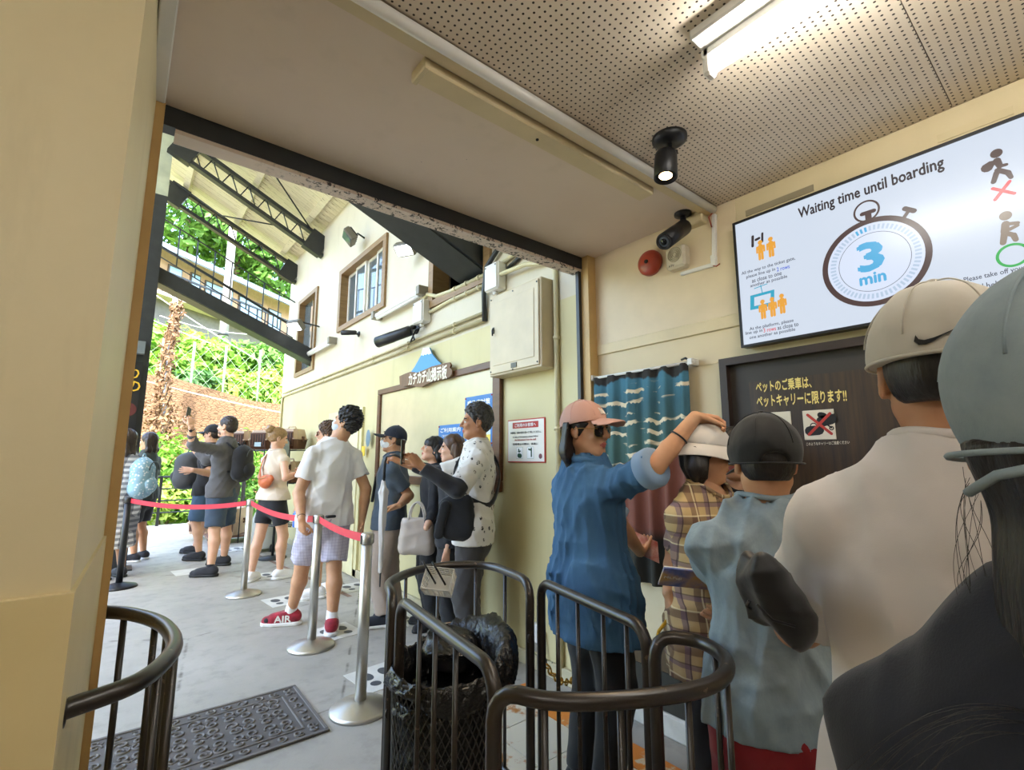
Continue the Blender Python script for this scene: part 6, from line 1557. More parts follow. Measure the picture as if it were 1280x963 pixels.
# ---- man in grey raising a phone
fl_, fr_ = G(279, 707), G(262, 721)
J = person('man in grey long-sleeved shirt raising a phone with one hand', G(270, 714)[:2], 1.90, radians(141), SK_l, hy=radians(139), hp=.08, g=1.02, armL=dict(e=(242, 557, False), w=(239, 534, False), hd=(-.1, .2, 1), pn=(-.4, .7, .2), curl=.75, thumb=.9), armR=dict(e=(248, 580, True), w=(240, 560, True)),
           feet={'L': (fr_[0], fr_[1], .09, -.78, .5), 'R': (fl_[0], fl_[1], .09, -.74, .62)}, vox=.012)
GM = J
shirt(J, cloth('charcoal_knit', '595757', .12), .016, .47, 1.62, 1.05, .006, 21, .040, True, 'long_sleeved_shirt')
bottoms(J, cloth('navy_shorts', '3a4a5c', .15), .018, .285, .55, 1.08, .005, 22); shoes(J, M_darkshoe, M_blacksole, (C_black, .1)); hair_short(J, HR_dark, .004, 6, .002, .001); wristband(J, 'L', M_black, .026, .007, .03, face=1)
# beard shadow
P, k = J['P'], J['k']; f, l, u = J['hf']; npart('beard', NM().add(*field_mesh([ell(P(.027, 0, -.070), (.0655 * k, .0585 * k, .050 * k), (f, l, u)), plane(P(0, 0, -.050), u), plane(P(-.02, 0, 0), -f)], .006)), hairmat('beard_hair', '5a4436', '7a5f4c'), J['T'])
ph = (J['WL'] + np.array(nrm(J['hdL'])) * .13 + np.array([-.02, .03, .03]))
pho = thing('smartphone', 'black smartphone held up by the man in grey', 'phone', ph); part('case', MB().obox(ph, (.0045, .037, .075), (nrm((-.75, .6, .15)), nrm((.5, .7, -.3)), np.array([.1, .3, .95])), 0, .004), M_black, pho)
part('camera_bump', MB().obox(ph + np.array([-.006, .005, .05]), (.003, .012, .014), (nrm((-.75, .6, .15)), nrm((.5, .7, -.3)), np.array([.1, .3, .95])), 0, .002), M_steel, pho)
def backpack(label, c, fwd, sz, m, m2=None, straps=None, blob=1.0, cat='backpack', stripe=None):
    c = np.array(c, float); f = nrm(fwd); l = nrm(np.cross((0, 0, 1), f)); u = np.cross(f, l); w, h, d = sz; T = thing('backpack', label, cat, c - u * h)
    b = [ell(c, (d, w, h), (f, l, u)), cone(c - u * h * .55 - l * w * .5, c - u * h * .55 + l * w * .5, d * .8, None, .05), cone(c + u * h * .45 - l * w * .35, c + u * h * .45 + l * w * .35, d * .75, None, .05)]
    part_o = npart('main_bag', NM().add(*field_mesh(b, .012, folds(int(c[0] * 100) % 50, .004))), m, T)
    npart('front_pocket', NM().add(*field_mesh([ell(c - f * d * .75 - u * h * .35, (d * .55, w * .72, h * .42), (f, l, u))], .011)), m2 or m, T)
    part('zip', MB().tube([c - f * d * 1.02 + l * w * .75 * cos(a) + u * (h * .25 + h * .5 * sin(a)) for a in np.linspace(.2, pi - .2, 12)], .006, 6), stripe or M_steel, T)
    part('carry_loop', MB().tube([c + u * h * .93 + l * w * .25 * cos(a) + u * .05 * sin(a) for a in np.linspace(0, pi, 8)], .008, 6), m, T)
    return T
bp_ = backpack('black backpack on the back of the man in grey', J['che'] - J['F'] * .22 - np.array([0, 0, .07]), J['F'], (.155, .235, .11), C_black)
for sg in (1, -1): part('shoulder_strap', MB().tube([J['S' + 'LR'[sg < 0]] * .62 + J['sh'] * .38 + np.array([0, 0, .055]) + J['F'] * q + np.array([0, 0, z_]) for q, z_ in ((-.16, -.06), (-.08, .012), (.02, .015), (.10, -.05), (.12, -.16), (.09, -.26), (-.02, -.33), (-.13, -.34))], .014, 6), C_black, bp_)
# ---- man in black cap hugging a grey pack
fb_ = G(252, 699)
J = person('man in black cap and dark sunglasses hugging a grey pack', fb_[:2], 1.84, radians(141), SK_l, hy=radians(143), hp=-.04, armL=dict(e=(262, 592, False), w=(241, 588, False), hd=(-.9, .4, .05), pn=(.5, .8, 0), curl=.25), armR=dict(e=(262, 586, True), w=(240, 578, True), curl=.3), vox=.013, hvox=.006,
           feet={'L': (*G(248, 701)[:2], .09, -.76, .6), 'R': (*G(243, 692)[:2], .09, -.74, .62)})
DM = J
shirt(J, cloth('black_tee', '232326', .15), .016, .47, .75, 1.05, .005, 31, .04, True, 'tshirt'); bottoms(J, cloth('blue_shorts', '44607e', .12), .018, .285, .55, 1.05, .005, 32); shoes(J, M_darkshoe, M_blacksole, (C_white, .05)); hair_short(J, HR_dark, .004, 7, .002, .002, capped=.03)
cap(J, C_black, True, .05, 1.0, button=False); sunglasses(J, M_lens, M_black)
backpack('large grey pack with orange stripes hugged to a visitor\'s chest', J['che'] + J['F'] * .30 - np.array([0, 0, .13]), -J['F'], (.20, .25, .16), cloth('grey_pack', '5c5e62', .12), cloth('grey_pack_dark', '4a4b50', .1), stripe=mat('orange_stripe', 'd8613a', .6))
# ---- woman in sleeveless beige top with orange bag
J = person('woman in sleeveless beige top and black shorts with fair hair in a bun', G(334, 724)[:2], 1.73, radians(22), SK_l, hy=radians(0), hp=-.22, female=True, hipw=1.1, armR=dict(e=(357, 598, False), w=(377, 590, True), hd=(.8, .5, .1), pn=(0, 0, -1), curl=.5), armL=dict(e=(326, 596, True), w=(350, 592, True), curl=.4),
           feet={'L': (*G(313, 727)[:2], .080, .55, .8), 'R': (*G(349, 724)[:2], .082, .95, .1)}, vox=.0115)
BW = J
shirt(J, cloth('beige_top', 'd9c8b2', .07), .018, .515, 0, 1.08, .006, 41, .046, True, 'sleeveless_top')
bottoms(J, cloth('black_cycling_shorts', '1d1e22', .12), .006, .355, .57, .98, .002, 42); shoes(J, C_white, M_rubber, (C_white, .06))
P, k = J['P'], J['k']; f, l, u = J['hf']
nm = NM().add(*field_mesh([ell(P(-.016, 0, .034), (.108 * k, .086 * k, .102 * k), (f, l, u)), plane(P(.072, 0, .055), nrm(f * .80 - u * .62))], .0058, strands(9, .003, f))).add(*field_mesh([ell(P(-.03, 0, .01), (.088 * k, .08 * k, .08 * k), (f, l, u)), plane(P(-.02, 0, 0), f), plane(P(0, 0, -.055), -u)], .006, strands(4, .003, f)))
nm.add(*field_mesh([ell(P(-.115, 0, .085), (.05 * k, .055 * k, .048 * k), (f, l, u)), ell(P(-.105, .035, .105), (.03 * k, .03 * k, .03 * k), (f, l, u)), ell(P(-.12, -.03, .07), (.03 * k, .03 * k, .03 * k), (f, l, u))], .0058, mess(5, .006, 110)))
npart('hair', nm, HR_fair, J['T']); part('necklace', MB().tube([J['neck'] - J['U'] * .035 + (J['F'] * cos(a) + J['L'] * sin(a)) * .066 + J['F'] * .01 for a in np.linspace(0, 2 * pi, 24, endpoint=False)], .0022, 5, True), M_goldwire, J['T'])
bagc = J['che'] - J['F'] * .155 - J['L'] * .065 - np.array([0, 0, .15]); og = cloth('orange_leather', 'c4622c', .12, .1, .5)
ob = thing('orange_bag', 'orange crescent bag slung on the back of the woman in beige', 'bag', bagc - np.array([0, 0, .09]))
npart('pouch', NM().add(*field_mesh([cone(bagc - J['L'] * .09 + np.array([0, 0, .035]), bagc, .045, .072, .04, (J['F'], .6)), cone(bagc, bagc + J['L'] * .07 + np.array([0, 0, .0]), .072, .055, .04, (J['F'], .6))], .008, folds(7, .004))), og, ob)
part('zip', MB().tube([bagc - J['F'] * .045 - J['L'] * .08 + np.array([0, 0, .06]), bagc - J['F'] * .05 + np.array([0, 0, .035]), bagc - J['F'] * .045 + J['L'] * .07 + np.array([0, 0, .03])], .004, 6), M_goldwire, ob)
strap_path(J, [bagc + J['L'] * .075 - J['F'] * .02, J['che'] + J['L'] * .05 - J['F'] * .150, J['sh'] + J['L'] * .055 - J['F'] * .10, J['sh'] + J['L'] * .06 + np.array([0, 0, .062])], .045, .003, og, 'strap', ob)
# ---- woman in checked shirt with a pale blue backpack, half behind the pillar jamb
J = person('visitor in blue and white checked shirt half hidden by the pillar', (.05, 7.45), 1.71, radians(125), SK_m, hy=radians(150), female=True, vox=.014, hvox=.0065, legs=True)
t = checks('gingham', 'e6e6ea', [('1d2440', 0, .5, 0), ('1d2440', 0, .5, 2)], 16, rot=radians(38.7))
shirt(J, t, .03, .20, 1.5, 1.15, .008, 51, .04, True, 'checked_shirt_dress'); hair_long(J, HR_dark, .30, seed=52, fringe=False); shoes(J, M_darkshoe, M_blacksole)
t = NT('pale_blue_print'); co = t.co(); v = t.voro(co, 32); t.color(t.mix(t.step(v, .25, .4), lin('dfe8ee'), lin('8fb4c8'))); t.rough(.7); M_pbp = t.m
backpack('pale blue printed backpack on the visitor in checked shirt', J['che'] + np.array([.185, -.06, -.10]), (-.9, .45, 0), (.16, .25, .12), M_pbp)
# ---- man in dark green tee just behind
J = person('visitor in dark green tee standing behind the checked shirt', (.31, 8.5), 1.72, radians(146), SK_m, vox=.014, hvox=.0065, armL=dict(e=(186, 612, False), w=(172, 626, False)))
shirt(J, cloth('dark_green_tee', '3f4640', .12), .018, .47, .7, 1.05, .006, 61, .04, True, 'tshirt'); bottoms(J, cloth('charcoal_shorts', '2c2c30', .12), .018, .30, .55, 1.06, .005, 62); shoes(J, M_darkshoe, M_rubber, (C_black, .08)); hair_long(J, HR_dark, .22, seed=63, fringe=False)
# ---- person behind the man in white
J = person('person with dark wavy hair and red sunglasses behind the man in white', G(399, 742)[:2], 1.75, radians(141), SK_l, hy=radians(150), hp=.05, armL=dict(e=(386, 604, False), w=(376, 628, False), hd=(-.3, .1, -1), pn=(.6, .6, 0), curl=.8), armR=dict(e=(392, 600, True), w=(380, 592, True)),
           feet={'L': (*G(396, 748)[:2], .082, -.6, .2), 'R': (*G(416, 741)[:2], .082, -.5, .5)}, vox=.0125)
BT = J
shirt(J, C_navy, .014, .47, .7, 1.03, .005, 71, .04, True, 'tshirt'); bottoms(J, cloth('dark_shorts', '2a3346', .12), .014, .32, .55, 1.0, .004, 72); shoes(J, C_white, M_rubber, (C_white, .05)); hair_short(J, HR_brown, .020, 73, .007, .012, .078, -.075); sunglasses(J, glassy('red_lens', '7a2a1c', .08), mat('amber_frame', '8a4a22', .3)); wristband(J, 'L', M_black, .026, .006, .03)
bt_ = J['WL'] + nrm(J['hdL']) * .10 + np.array([0, 0, -.03]); bo = thing('water_bottle', 'small blue bottle held beside the man in white', 'bottle', bt_ - np.array([0, 0, .1]))
part('bottle_body', MB().lathe(bt_ - np.array([0, 0, .10]), [(.028, 0), (.031, .01), (.031, .12), (.014, .15), (.013, .165)], 18), glassy('blue_plastic', '2f6fd0', .12), bo); part('cap', MB().lathe(bt_ + np.array([0, 0, .065]), [(.015, 0), (.015, .02)], 14), M_white, bo)
# ---- man in navy cap and white mask
J = person('man in navy cap, face mask and slate polo with hand on hip', G(482, 778)[:2], 1.655, radians(148), SK_m, hy=radians(150), hp=.12, g=1.10, lean=(-.02, 0), armL=dict(e=(511, 620, True), w=(499, 632, False), hd=(-.7, .35, -.25), pn=(-.3, -.4, -.8), curl=.2), armR=dict(e=(478, 612, True), w=(476, 640, True)),
           feet={'L': (*G(479, 784)[:2], .078, -.7, .3), 'R': (*G(494, 776)[:2], .078, -.7, .5)}, vox=.0105)
CM = J
shirt(J, cloth('slate_polo', '4b5866', .14, scale=14), .018, .47, .72, 1.05, .006, 81, .044, True, 'polo_shirt'); bottoms(J, cloth('beige_trousers', 'b9a89c', .08), .016, .06, .56, 1.08, .006, 82, 'trousers'); shoes(J, cloth('navy_shoe', '242833', .2), M_rubber)
hair_short(J, HR_grey, .004, 83, .002, .002, nape=-.05, capped=.02); cap(J, cloth('navy_cap', '1e2433', .15), True, .10, 1.0, button=True, brim_len=.07, band=.020); mask(J, cloth('white_mask', 'eceef0', .04)); wristband(J, 'L', M_inox, .025, .005, .03, 'watch', 1)
P = J['P']; f, l, u = J['hf']; part('cap_emblem', MB().tube([P(.094, y_, .062 + .004 * sin(y_ * 300)) for y_ in np.linspace(-.03, .03, 12)], .004, 6), mat('emblem_tan', 'b09a78', .5), J['T'])
part('sling_strap', MB().tube([J['sh'] - J['L'] * .10 + J['F'] * .06 + np.array([0, 0, .035]), J['che'] + J['F'] * .15 - J['L'] * .04, J['wai'] + J['F'] * .15 + J['L'] * .06], .013, 6), C_black, J['T'])
# ---- man in patterned shirt with phone
J = person('man in white patterned shirt holding up a phone', (1.98, 2.90), 1.755, radians(146), SK_t, hy=radians(150), hp=.02, lean=(-.02, .0), armL=dict(e=(571, 612, False), w=(524, 582, False), hd=(-.55, .35, .7), pn=(-.5, .8, .2), curl=.75, thumb=.8), armR=dict(e=(536, 597, True), w=(490, 574, True), hd=(-.7, .5, .45), pn=(.4, .2, -.8), curl=.75),
           vox=.0095, hvox=.0046)
PM = J
t = NT('sparse_print_cotton'); co = t.co(); v = t.voro(t.mapping(co, (1, 1, .75)), 24); n = t.noise(co, 90, 3)
t.color(t.mix(t.math('MULTIPLY', t.step(v, .27, .22), t.step(n, .44, .5)), lin('d9d4cb'), lin('33302e'))); t.rough(.85); t.bump(t.noise(co, 9, 3), .2, .02); M_print = t.m
shirt(J, M_print, .022, .455, .88, 1.04, .006, 91, .043, True, 'patterned_shirt', .5, .0085)
bottoms(J, cloth('charcoal_trousers', '3a3634', .12), .018, .055, .56, 1.06, .006, 92, 'trousers'); shoes(J, M_darkshoe, M_blacksole); hair_short(J, HR_grey, .020, 93, .006, .006, .068, -.05, .005)
for sd in 'LR': npart('arm_sleeve', NM().add(*field_mesh([cone(J['S' + sd] + (J['E' + sd] - J['S' + sd]) * .80, J['E' + sd], .037 * J['H'], .0335 * J['H'], .012), cone(J['E' + sd], J['E' + sd] + (J['W' + sd] - J['E' + sd]) * (.96 if sd == 'L' else .72), .0335 * J['H'], .0235 * J['H'], .012, None, True)], .0065, folds(95, .004))), cloth('black_arm_sleeve', '26262a', .18), J['T'])
ph = J['WL'] + nrm(J['hdL']) * .10 + np.array([-.04, .03, .02]); fw2 = nrm((-.75, .62, .0))
pho = thing('smartphone', 'dark smartphone held up by the man in the patterned shirt', 'phone', ph); Rr = (fw2, np.cross((0, 0, 1), fw2), np.array([0, 0, 1.])); part('case', MB().obox(ph, (.005, .038, .078), Rr, 0, .004), mat('phone_case', '3a3730', .4), pho); part('camera_bump', MB().obox(ph + fw2 * .006 + np.array([.0, .0, .05]), (.003, .014, .016), Rr, 0, .002), M_black, pho)
part('screen', MB().obox(ph - fw2 * .0052, (.0006, .034, .072), Rr), glassy('phone_screen', '20242c', .06), pho)
bgc = J['pel'] + J['F'] * .10 + J['L'] * .20 + np.array([0, 0, .10]); bag = thing('sling_bag', 'black sling bag hanging at the side of the man in the patterned shirt', 'bag', bgc - np.array([0, 0, .17]))
l2 = J['L']; npart('pouch', NM().add(*field_mesh([cone(bgc - np.array([0, 0, .09]) - J['F'] * .04, bgc + np.array([0, 0, .07]) - J['F'] * .02, .085, .08, .05, (l2, .45)), cone(bgc - np.array([0, 0, .09]) + J['F'] * .05, bgc + np.array([0, 0, .05]) + J['F'] * .07, .075, .07, .05, (l2, .45))], .0085, folds(96, .006))), C_black, bag)
npart('flap', NM().add(*field_mesh([cone(bgc + l2 * .035 + J['F'] * .13 - np.array([0, 0, .12]), bgc + l2 * .035 + J['F'] * .09 + np.array([0, 0, .06]), .032, .04, .03, (l2, .35))], .0085, folds(97, .003))), C_black, bag)
part('bottle_cap', MB().lathe(bgc + J['F'] * .08 + np.array([0, 0, .16]), [(.02, 0), (.022, .012), (.016, .03), (0, .034)], 14), M_white, bag)
strap_path(J, [bgc + np.array([0, 0, .12]) - J['F'] * .02, J['wai'] + J['L'] * .135 - J['F'] * .10, J['che'] + J['L'] * .02 - J['F'] * .165, J['sh'] - J['L'] * .11 - J['F'] * .08 + np.array([0, 0, .03]), J['sh'] - J['L'] * .12 + np.array([0, 0, .055]), J['sh'] - J['L'] * .10 + J['F'] * .10 - np.array([0, 0, .02]), J['che'] + J['F'] * .16, J['wai'] + J['F'] * .15 + J['L'] * .12, bgc + J['F'] * .06 + np.array([0, 0, .1])], .04, .003, C_black, 'strap', bag)
# folded umbrella hooked on his raised hand
uh = J['WR'] + nrm(J['hdR']) * .085 - np.array([0, 0, .015]); um = thing('folded_umbrella', 'folded white umbrella with black hook handle', 'umbrella', uh - np.array([0, 0, .9]))
ux = uh + np.array([-.03, .02, 0]); part('handle', MB().tube([uh + np.array([.05, -.04, -.03]), uh + np.array([.04, -.03, .015]), uh + np.array([.01, -.01, .03]), ux + np.array([-.01, .01, .018]), ux + np.array([-.018, .015, -.02]), ux + np.array([-.02, .016, -.17])], .010, 8), M_black, um)
q0 = ux + np.array([-.02, .016, -.16]); npart('canopy', NM().add(*field_mesh([cone(q0, q0 - np.array([0, 0, .07]), .014, .030, .01), cone(q0 - np.array([0, 0, .07]), q0 - np.array([0, 0, .62]), .030, .012, .01)], .006, strands(98, .004))), cloth('umbrella_white', 'cfcac4', .1), um)
part('tip', MB().tube([q0 - np.array([0, 0, .6]), q0 - np.array([0, 0, .72])], [.008, .004], 8), M_steel, um)
# ---- two women between them
J = person('woman with short black fringe looking up beside the bulletin board', (2.13, 3.74), 1.555, radians(160), SK_l, hy=radians(165), hp=.28, female=True, vox=.0115, armL=dict(e=(541, 640, False), w=(533, 660, False), nohand=1), hvox=.005)
shirt(J, cloth('black_blouse', '1c1c20', .15), .016, .46, 1.7, 1.05, .006, 101, .042, True, 'blouse'); bottoms(J, cloth('black_trousers', '1b1b1d', .12), .012, .07, .57, 1.02, .005, 102, 'trousers'); shoes(J, C_black, M_blacksole); hair_long(J, HR_black, .13, seed=103, back=.02, fringe=True)
tb = G(519, 690, .62); tb = np.array([1.78, 3.42, .62]); 
tb = PD(521, 668, depth((1.90, 3.55, .7))); tote = thing('tote_bag', 'pale grey leather tote bag hanging between the visitors', 'bag', tb - np.array([0, 0, .15])); tl_ = nrm((-.78, .62, 0)); tn_ = nrm((-.62, -.78, 0))
m = MB(); V = []
npart('bag_body', NM().add(*field_mesh([cone(tb - tl_ * .09 + np.array([0, 0, -.10]), tb - tl_ * .075 + np.array([0, 0, .10]), .06, .05, .04, (tn_, .8)), cone(tb + tl_ * .09 + np.array([0, 0, -.10]), tb + tl_ * .075 + np.array([0, 0, .10]), .06, .05, .04, (tn_, .8)), cone(tb + np.array([0, 0, -.10]), tb + np.array([0, 0, .10]), .06, .05, .05, (tn_, .8)), plane(tb + np.array([0, 0, .125]), (0, 0, 1))], .008, folds(104, .004))), cloth('pale_leather', 'b9aca0', .08, .05, .4), tote)
for sg in (1, -1): part('handle', MB().tube([tb + tn_ * .035 * sg + tl_ * .06 * cos(a) + np.array([0, 0, .115 + .13 * sin(a)]) for a in np.linspace(0, pi, 14)], .007, 8), mat('pale_handle', 'c9bfb4', .4), tote)
J = person('woman with long brown hair beside the man in the patterned shirt', (2.07, 3.33), 1.555, radians(150), SK_l, hy=radians(148), hp=.05, female=True, vox=.0115, hvox=.005)
J = J; shirt(J, cloth('black_cardigan', '202024', .15), .016, .46, 1.8, 1.05, .006, 111, .042, True, 'cardigan'); bottoms(J, cloth('black_skirt', '1e1e20', .12), .014, .12, .57, 1.05, .005, 112, 'trousers'); shoes(J, C_black, M_blacksole); hair_long(J, HR_brown, .22, seed=113, fringe=False, back=.05)
# ================================================================== the queue inside
# ---- woman in denim
J = person('woman in pink cap and long denim shirt reaching out one arm', (1.645, 1.50), 1.615, radians(-12), SK_m, hy=radians(-80), hp=-.02, female=True, g=1.04, lean=(-.02, 0), cap_head=1.06, vox=.0085, hvox=.0043,
           armR=dict(e=(819, 583, False), w=(869, 522, True), hd=(.75, -.55, -.15), pn=(-.2, -.3, -1), curl=.8, side=-1), armL=dict(e=(775, 655, True), w=(800, 690, True), hd=(.8, .3, .1), pn=(0, .3, 1), curl=.7))
DL = J
t = NT('denim_cloth'); co = t.co(); n = t.noise(t.mapping(co, (1, 1, .4)), 7, 5, .6); t.color(t.mix(t.step(n, .25, .75), lin('2f5578'), lin('446f94'))); t.rough(.85); t.bump(t.noise(co, 420, 2), .2, .001); t.bump(t.noise(t.mapping(co, (1.5, 1.5, .35)), 12, 4), .35, .02); M_denim = t.m
H = J['H']; U = J['U']
hem = [ell(J['pel'] - J['L'] * .10 * 0 - J['F'] * .0 + np.array([0, 0, -.30]), (.30, .06, .16), (J['F'], J['L'], U), .01, True)]
shirt(J, M_denim, .034, .395, 1.0, 1.16, .009, 121, .046, False, 'denim_shirt', .25, .008, slr=.064, label='long blue denim shirt')
so = [o_ for o_ in J['T'].children if o_.name.startswith('denim_shirt')][0]
E_, S_ = J['ER'], J['SR']; d = nrm(E_ - S_); part('rolled_cuff', MB().lathe(E_ - d * .055, [(.066, 0), (.077, .006), (.078, .05), (.072, .062), (.045, .066)], 24, d), cloth('denim_inside', '7f98b4', .08), so)
E_, S_ = J['EL'], J['SL']; d = nrm(E_ - S_); part('rolled_cuff', MB().lathe(E_ - d * .055, [(.066, 0), (.077, .006), (.078, .05), (.072, .062), (.045, .066)], 24, d), cloth('denim_inside', '7f98b4', .08), so)
n0 = J['neck'] - U * .022 * H
cv = []
for k_ in range(28):
    a = 2 * pi * k_ / 28; dd = -J['F'] * cos(a) * .95 + J['L'] * sin(a) * 1.1; cv.append(n0 + dd * .052 * H + U * (.016 + .012 * cos(a)) * H)
part('collar', MB().tube(cv[2:] + cv[:0], [.014] * 26, 8), M_denim, so)
bottoms(J, cloth('black_slacks', '111113', .15), .012, .05, .57, 1.05, .005, 122, 'trousers'); shoes(J, C_black, M_blacksole)
hair_long(J, HR_black, .19, seed=123, back=.02, fringe=False, capped=.035, body=.034, front=-.030)
C_pink = cloth('dusty_pink_twill', 'c49a8c', .06, .1)
co_ = cap(J, C_pink, True, .17, 1.03, button=True, brim_drop=.045, band=.026, brim_len=.066, up=.004)
sunglasses(J, M_lens, M_goldwire, z=-.004, big=1.28)
P = J['P']; f, l, u = J['hf']
for k_, (y_, w_) in enumerate(((.016, .010), (.002, .016), (-.012, .022))): part('emblem_stripe', MB().obox(P(.082 - abs(y_) * .15, y_, .082 + .002 * k_), (.0035, .0042, .006 + w_ * .45), (nrm(f * .8 + u * .6), l, nrm(u * .8 - f * .6))), M_white, co_)
part('cap_strap', MB().tube([P(-.118, y_, .034) for y_ in (-.02, 0, .02)], .006, 6), M_black, co_)
wristband(J, 'R', M_black, .0365, .0035, .10, 'hair_tie')
lf = J['WL'] + nrm(J['hdL']) * .09; lfl = thing('paper_leaflet', 'red and white leaflet held in front of the woman in denim', 'leaflet', lf)
part('sheet', MB().obox(lf, (.07, .05, .001), (nrm(RT - np.array([0, 0, .45])), nrm(UP + FW * .3), nrm(FW))), mat('leaflet_print', 'd9b8b0', .5, col2='b8564a', scale=30), lfl)
# ---- woman in checked shirt and white bucket hat
J = person('woman in brown checked shirt and white bucket hat', (1.745, 1.005), 1.50, radians(262), SK_m, hy=radians(300), hp=-.12, female=True, vox=.009, hvox=.0046, armR=dict(e=(843, 688, True), w=(836, 742, False), hd=(-.05, -.1, -1), pn=(.7, -.5, 0), curl=.8), armL=dict(e=(915, 700, False), w=(905, 745, False)))
PW = J
t = checks('brown_madras', 'c4a878', [('5a3a34', .0, .30, 0), ('5a3a34', .1, .28, 2), ('6a5068', .45, .16, 0), ('6a5068', .55, .14, 2), ('efe0b4', .80, .05, 0), ('efe0b4', .85, .05, 2), ('3a2a2a', .33, .04, 0), ('3a2a2a', .42, .04, 2)], 9.5, rot=radians(38.7))
shirt(J, t, .024, .42, .78, 1.08, .006, 131, .047, True, 'checked_shirt', .5, .0085, slr=.052, drop=.01); bottoms(J, C_black, .014, .05, .56, 1.0, .005, 132, 'trousers'); shoes(J, C_black, M_blacksole)
hair_long(J, HR_black, .115, seed=133, back=.01, fringe=False, capped=.03, body=.042)
P, k = J['P'], J['k']; f, l, u = J['hf']; C_hat = cloth('white_hat_cotton', 'd8d2ca', .06)
ho = npart('bucket_hat', NM().add(*field_mesh([ell(P(-.01, 0, .050), (.105 * k, .092 * k, .088 * k), (f, l, u)), plane(P(0, 0, .040), -u)], .0058, folds(134, .002))), C_hat, J['T'])
m = MB(); V = []; n = 40
for j, (r, z_) in enumerate(((1.0, .043), (1.18, .022), (1.38, -.008), (1.375, -.012), (1.17, .017), (.98, .038))):
    for i in range(n): a = 2 * pi * i / n; V.append(P(-.01 + .104 * r * cos(a), .092 * r * sin(a), z_ + .006 * sin(3 * a) * (r > 1.2)))
m.add(V, [(j * n + i, j * n + (i + 1) % n, (j + 1) * n + (i + 1) % n, (j + 1) * n + i) for j in range(5) for i in range(n)], 0, True); part('brim', m, C_hat, ho)
sunglasses(J, M_lens, M_black, big=1.15)
pq = J['WR'] + nrm(J['hdR']) * .10; po = thing('wrist_pouch', 'dark pouch with yellow strap in the hand of the woman in checked shirt', 'pouch', pq - np.array([0, 0, .1])); npart('pouch', NM().add(*field_mesh([ell(pq + np.array([.03, -.02, -.03]), (.06, .03, .05))], .007)), C_navy, po); part('strap', MB().tube([pq + np.array([-.02, .0, .02]), pq + np.array([-.05, .02, -.02]), pq + np.array([-.055, .025, -.05])], .006, 6), mat('yellow_strap', 'd8a820', .5), po)
# ---- visitor with black striped top
J = person('visitor in black top with grey stripes, face half hidden by the black cap', (2.075, 1.045), 1.50, radians(215), SK_m, hy=radians(195), hp=.0, female=True, vox=.010, hvox=.0048)
t = NT('black_stripe_top'); s = t.sep(t.co()); t.color(t.mix(t.math('LESS_THAN', t.math('FRACT', t.math('MULTIPLY', s[1], 16.0)), .16), lin('1b1a1a'), lin('6b6158'))); t.rough(.85); shirt(J, t.m, .02, .45, .8, 1.05, .005, 141, .044, True, 'striped_top'); bottoms(J, C_black, .012, .05, .56, 1.0, .004, 142, 'trousers'); shoes(J, C_black, M_blacksole); hair_long(J, HR_black, .12, seed=143, back=.01, fringe=False); cap(J, C_black, True, 0.0, 1.0)
# magazine held up in front of her
mg = PD(862, 724, 1.62); mgo = thing('travel_brochure', 'colourful brochure with a mountain lake cover held at waist height', 'brochure', mg); Ru = nrm(RT + UP * -.14 + FW * .1); Rv = nrm(UP * .75 - FW * .6); Rn = np.cross(Ru, Rv)
part('cover', MB().obox(mg, (.100, .052, .003), (Ru, Rv, Rn), 0, .001), (lambda: (lambda t: (t.color(t.mix(t.step(t.noise(t.co(), 9, 4), .4, .6), t.mix(t.step(t.noise(t.co(), 25, 3), .4, .6), lin('4a62b0'), lin('7f8fd0')), lin('c8a468'))), t.rough(.3), t.m)[-1])(NT('brochure_print')))(), mgo)
part('pages', MB().obox(mg - Rn * .005, (.098, .051, .002), (Ru, Rv, Rn)), M_pwhite, mgo); part('lettering', text_mb(MB(), 'Mt.Fuji', mg - Ru * .06 + Rn * .0036, Ru, Rv, .018, .06, bold=.03), M_pwhite, mgo)
# ---- boy in black cap
J = person('boy in black cap, faded blue-grey T-shirt and red shorts', (1.395, .622), 1.475, radians(42), SK_m, hy=radians(38), hp=-.02, cap_head=1.08, g=1.04, vox=.0085, hvox=.005, armL=dict(e=(896, 716, True), w=(905, 735, True)), armR=dict(e=(1005, 730, True), w=(1000, 790, True)))
t = NT('faded_tie_dye'); co = t.co(); n = t.noise(co, 5, 6, .65, 1.5); n2 = t.noise(co, 26, 5, .7); z = t.sep(co)[2]
sp = t.math('MULTIPLY', t.step(n2, .56, .66), t.step(z, .75, .45)); t.color(t.mix(sp, t.mix(t.step(n, .35, .65), lin('7f929e'), lin('95a5ad')), lin('a9a291'))); t.rough(.85); t.bump(t.noise(co, 420, 2), .15, .001); t.bump(t.noise(t.mapping(co, (1.3, 1.3, .6)), 11, 4), .4, .02); M_dye = t.m
shirt(J, M_dye, .026, .475, .85, 1.08, .009, 151, .047, True, 'tshirt', .4, .008); bottoms(J, cloth('red_shorts', '8e1620', .15), .024, .22, .50, 1.12, .006, 152); shoes(J, C_black, M_blacksole)
hair_short(J, HR_black, .004, 153, .0015, .001, nape=-.055, capped=.055); cap(J, cloth('washed_black_cap', '1c1b1a', .2, .2), True, -.02, 1.09, strap_hole=True, band=-.008, seed=154, amp=.002)
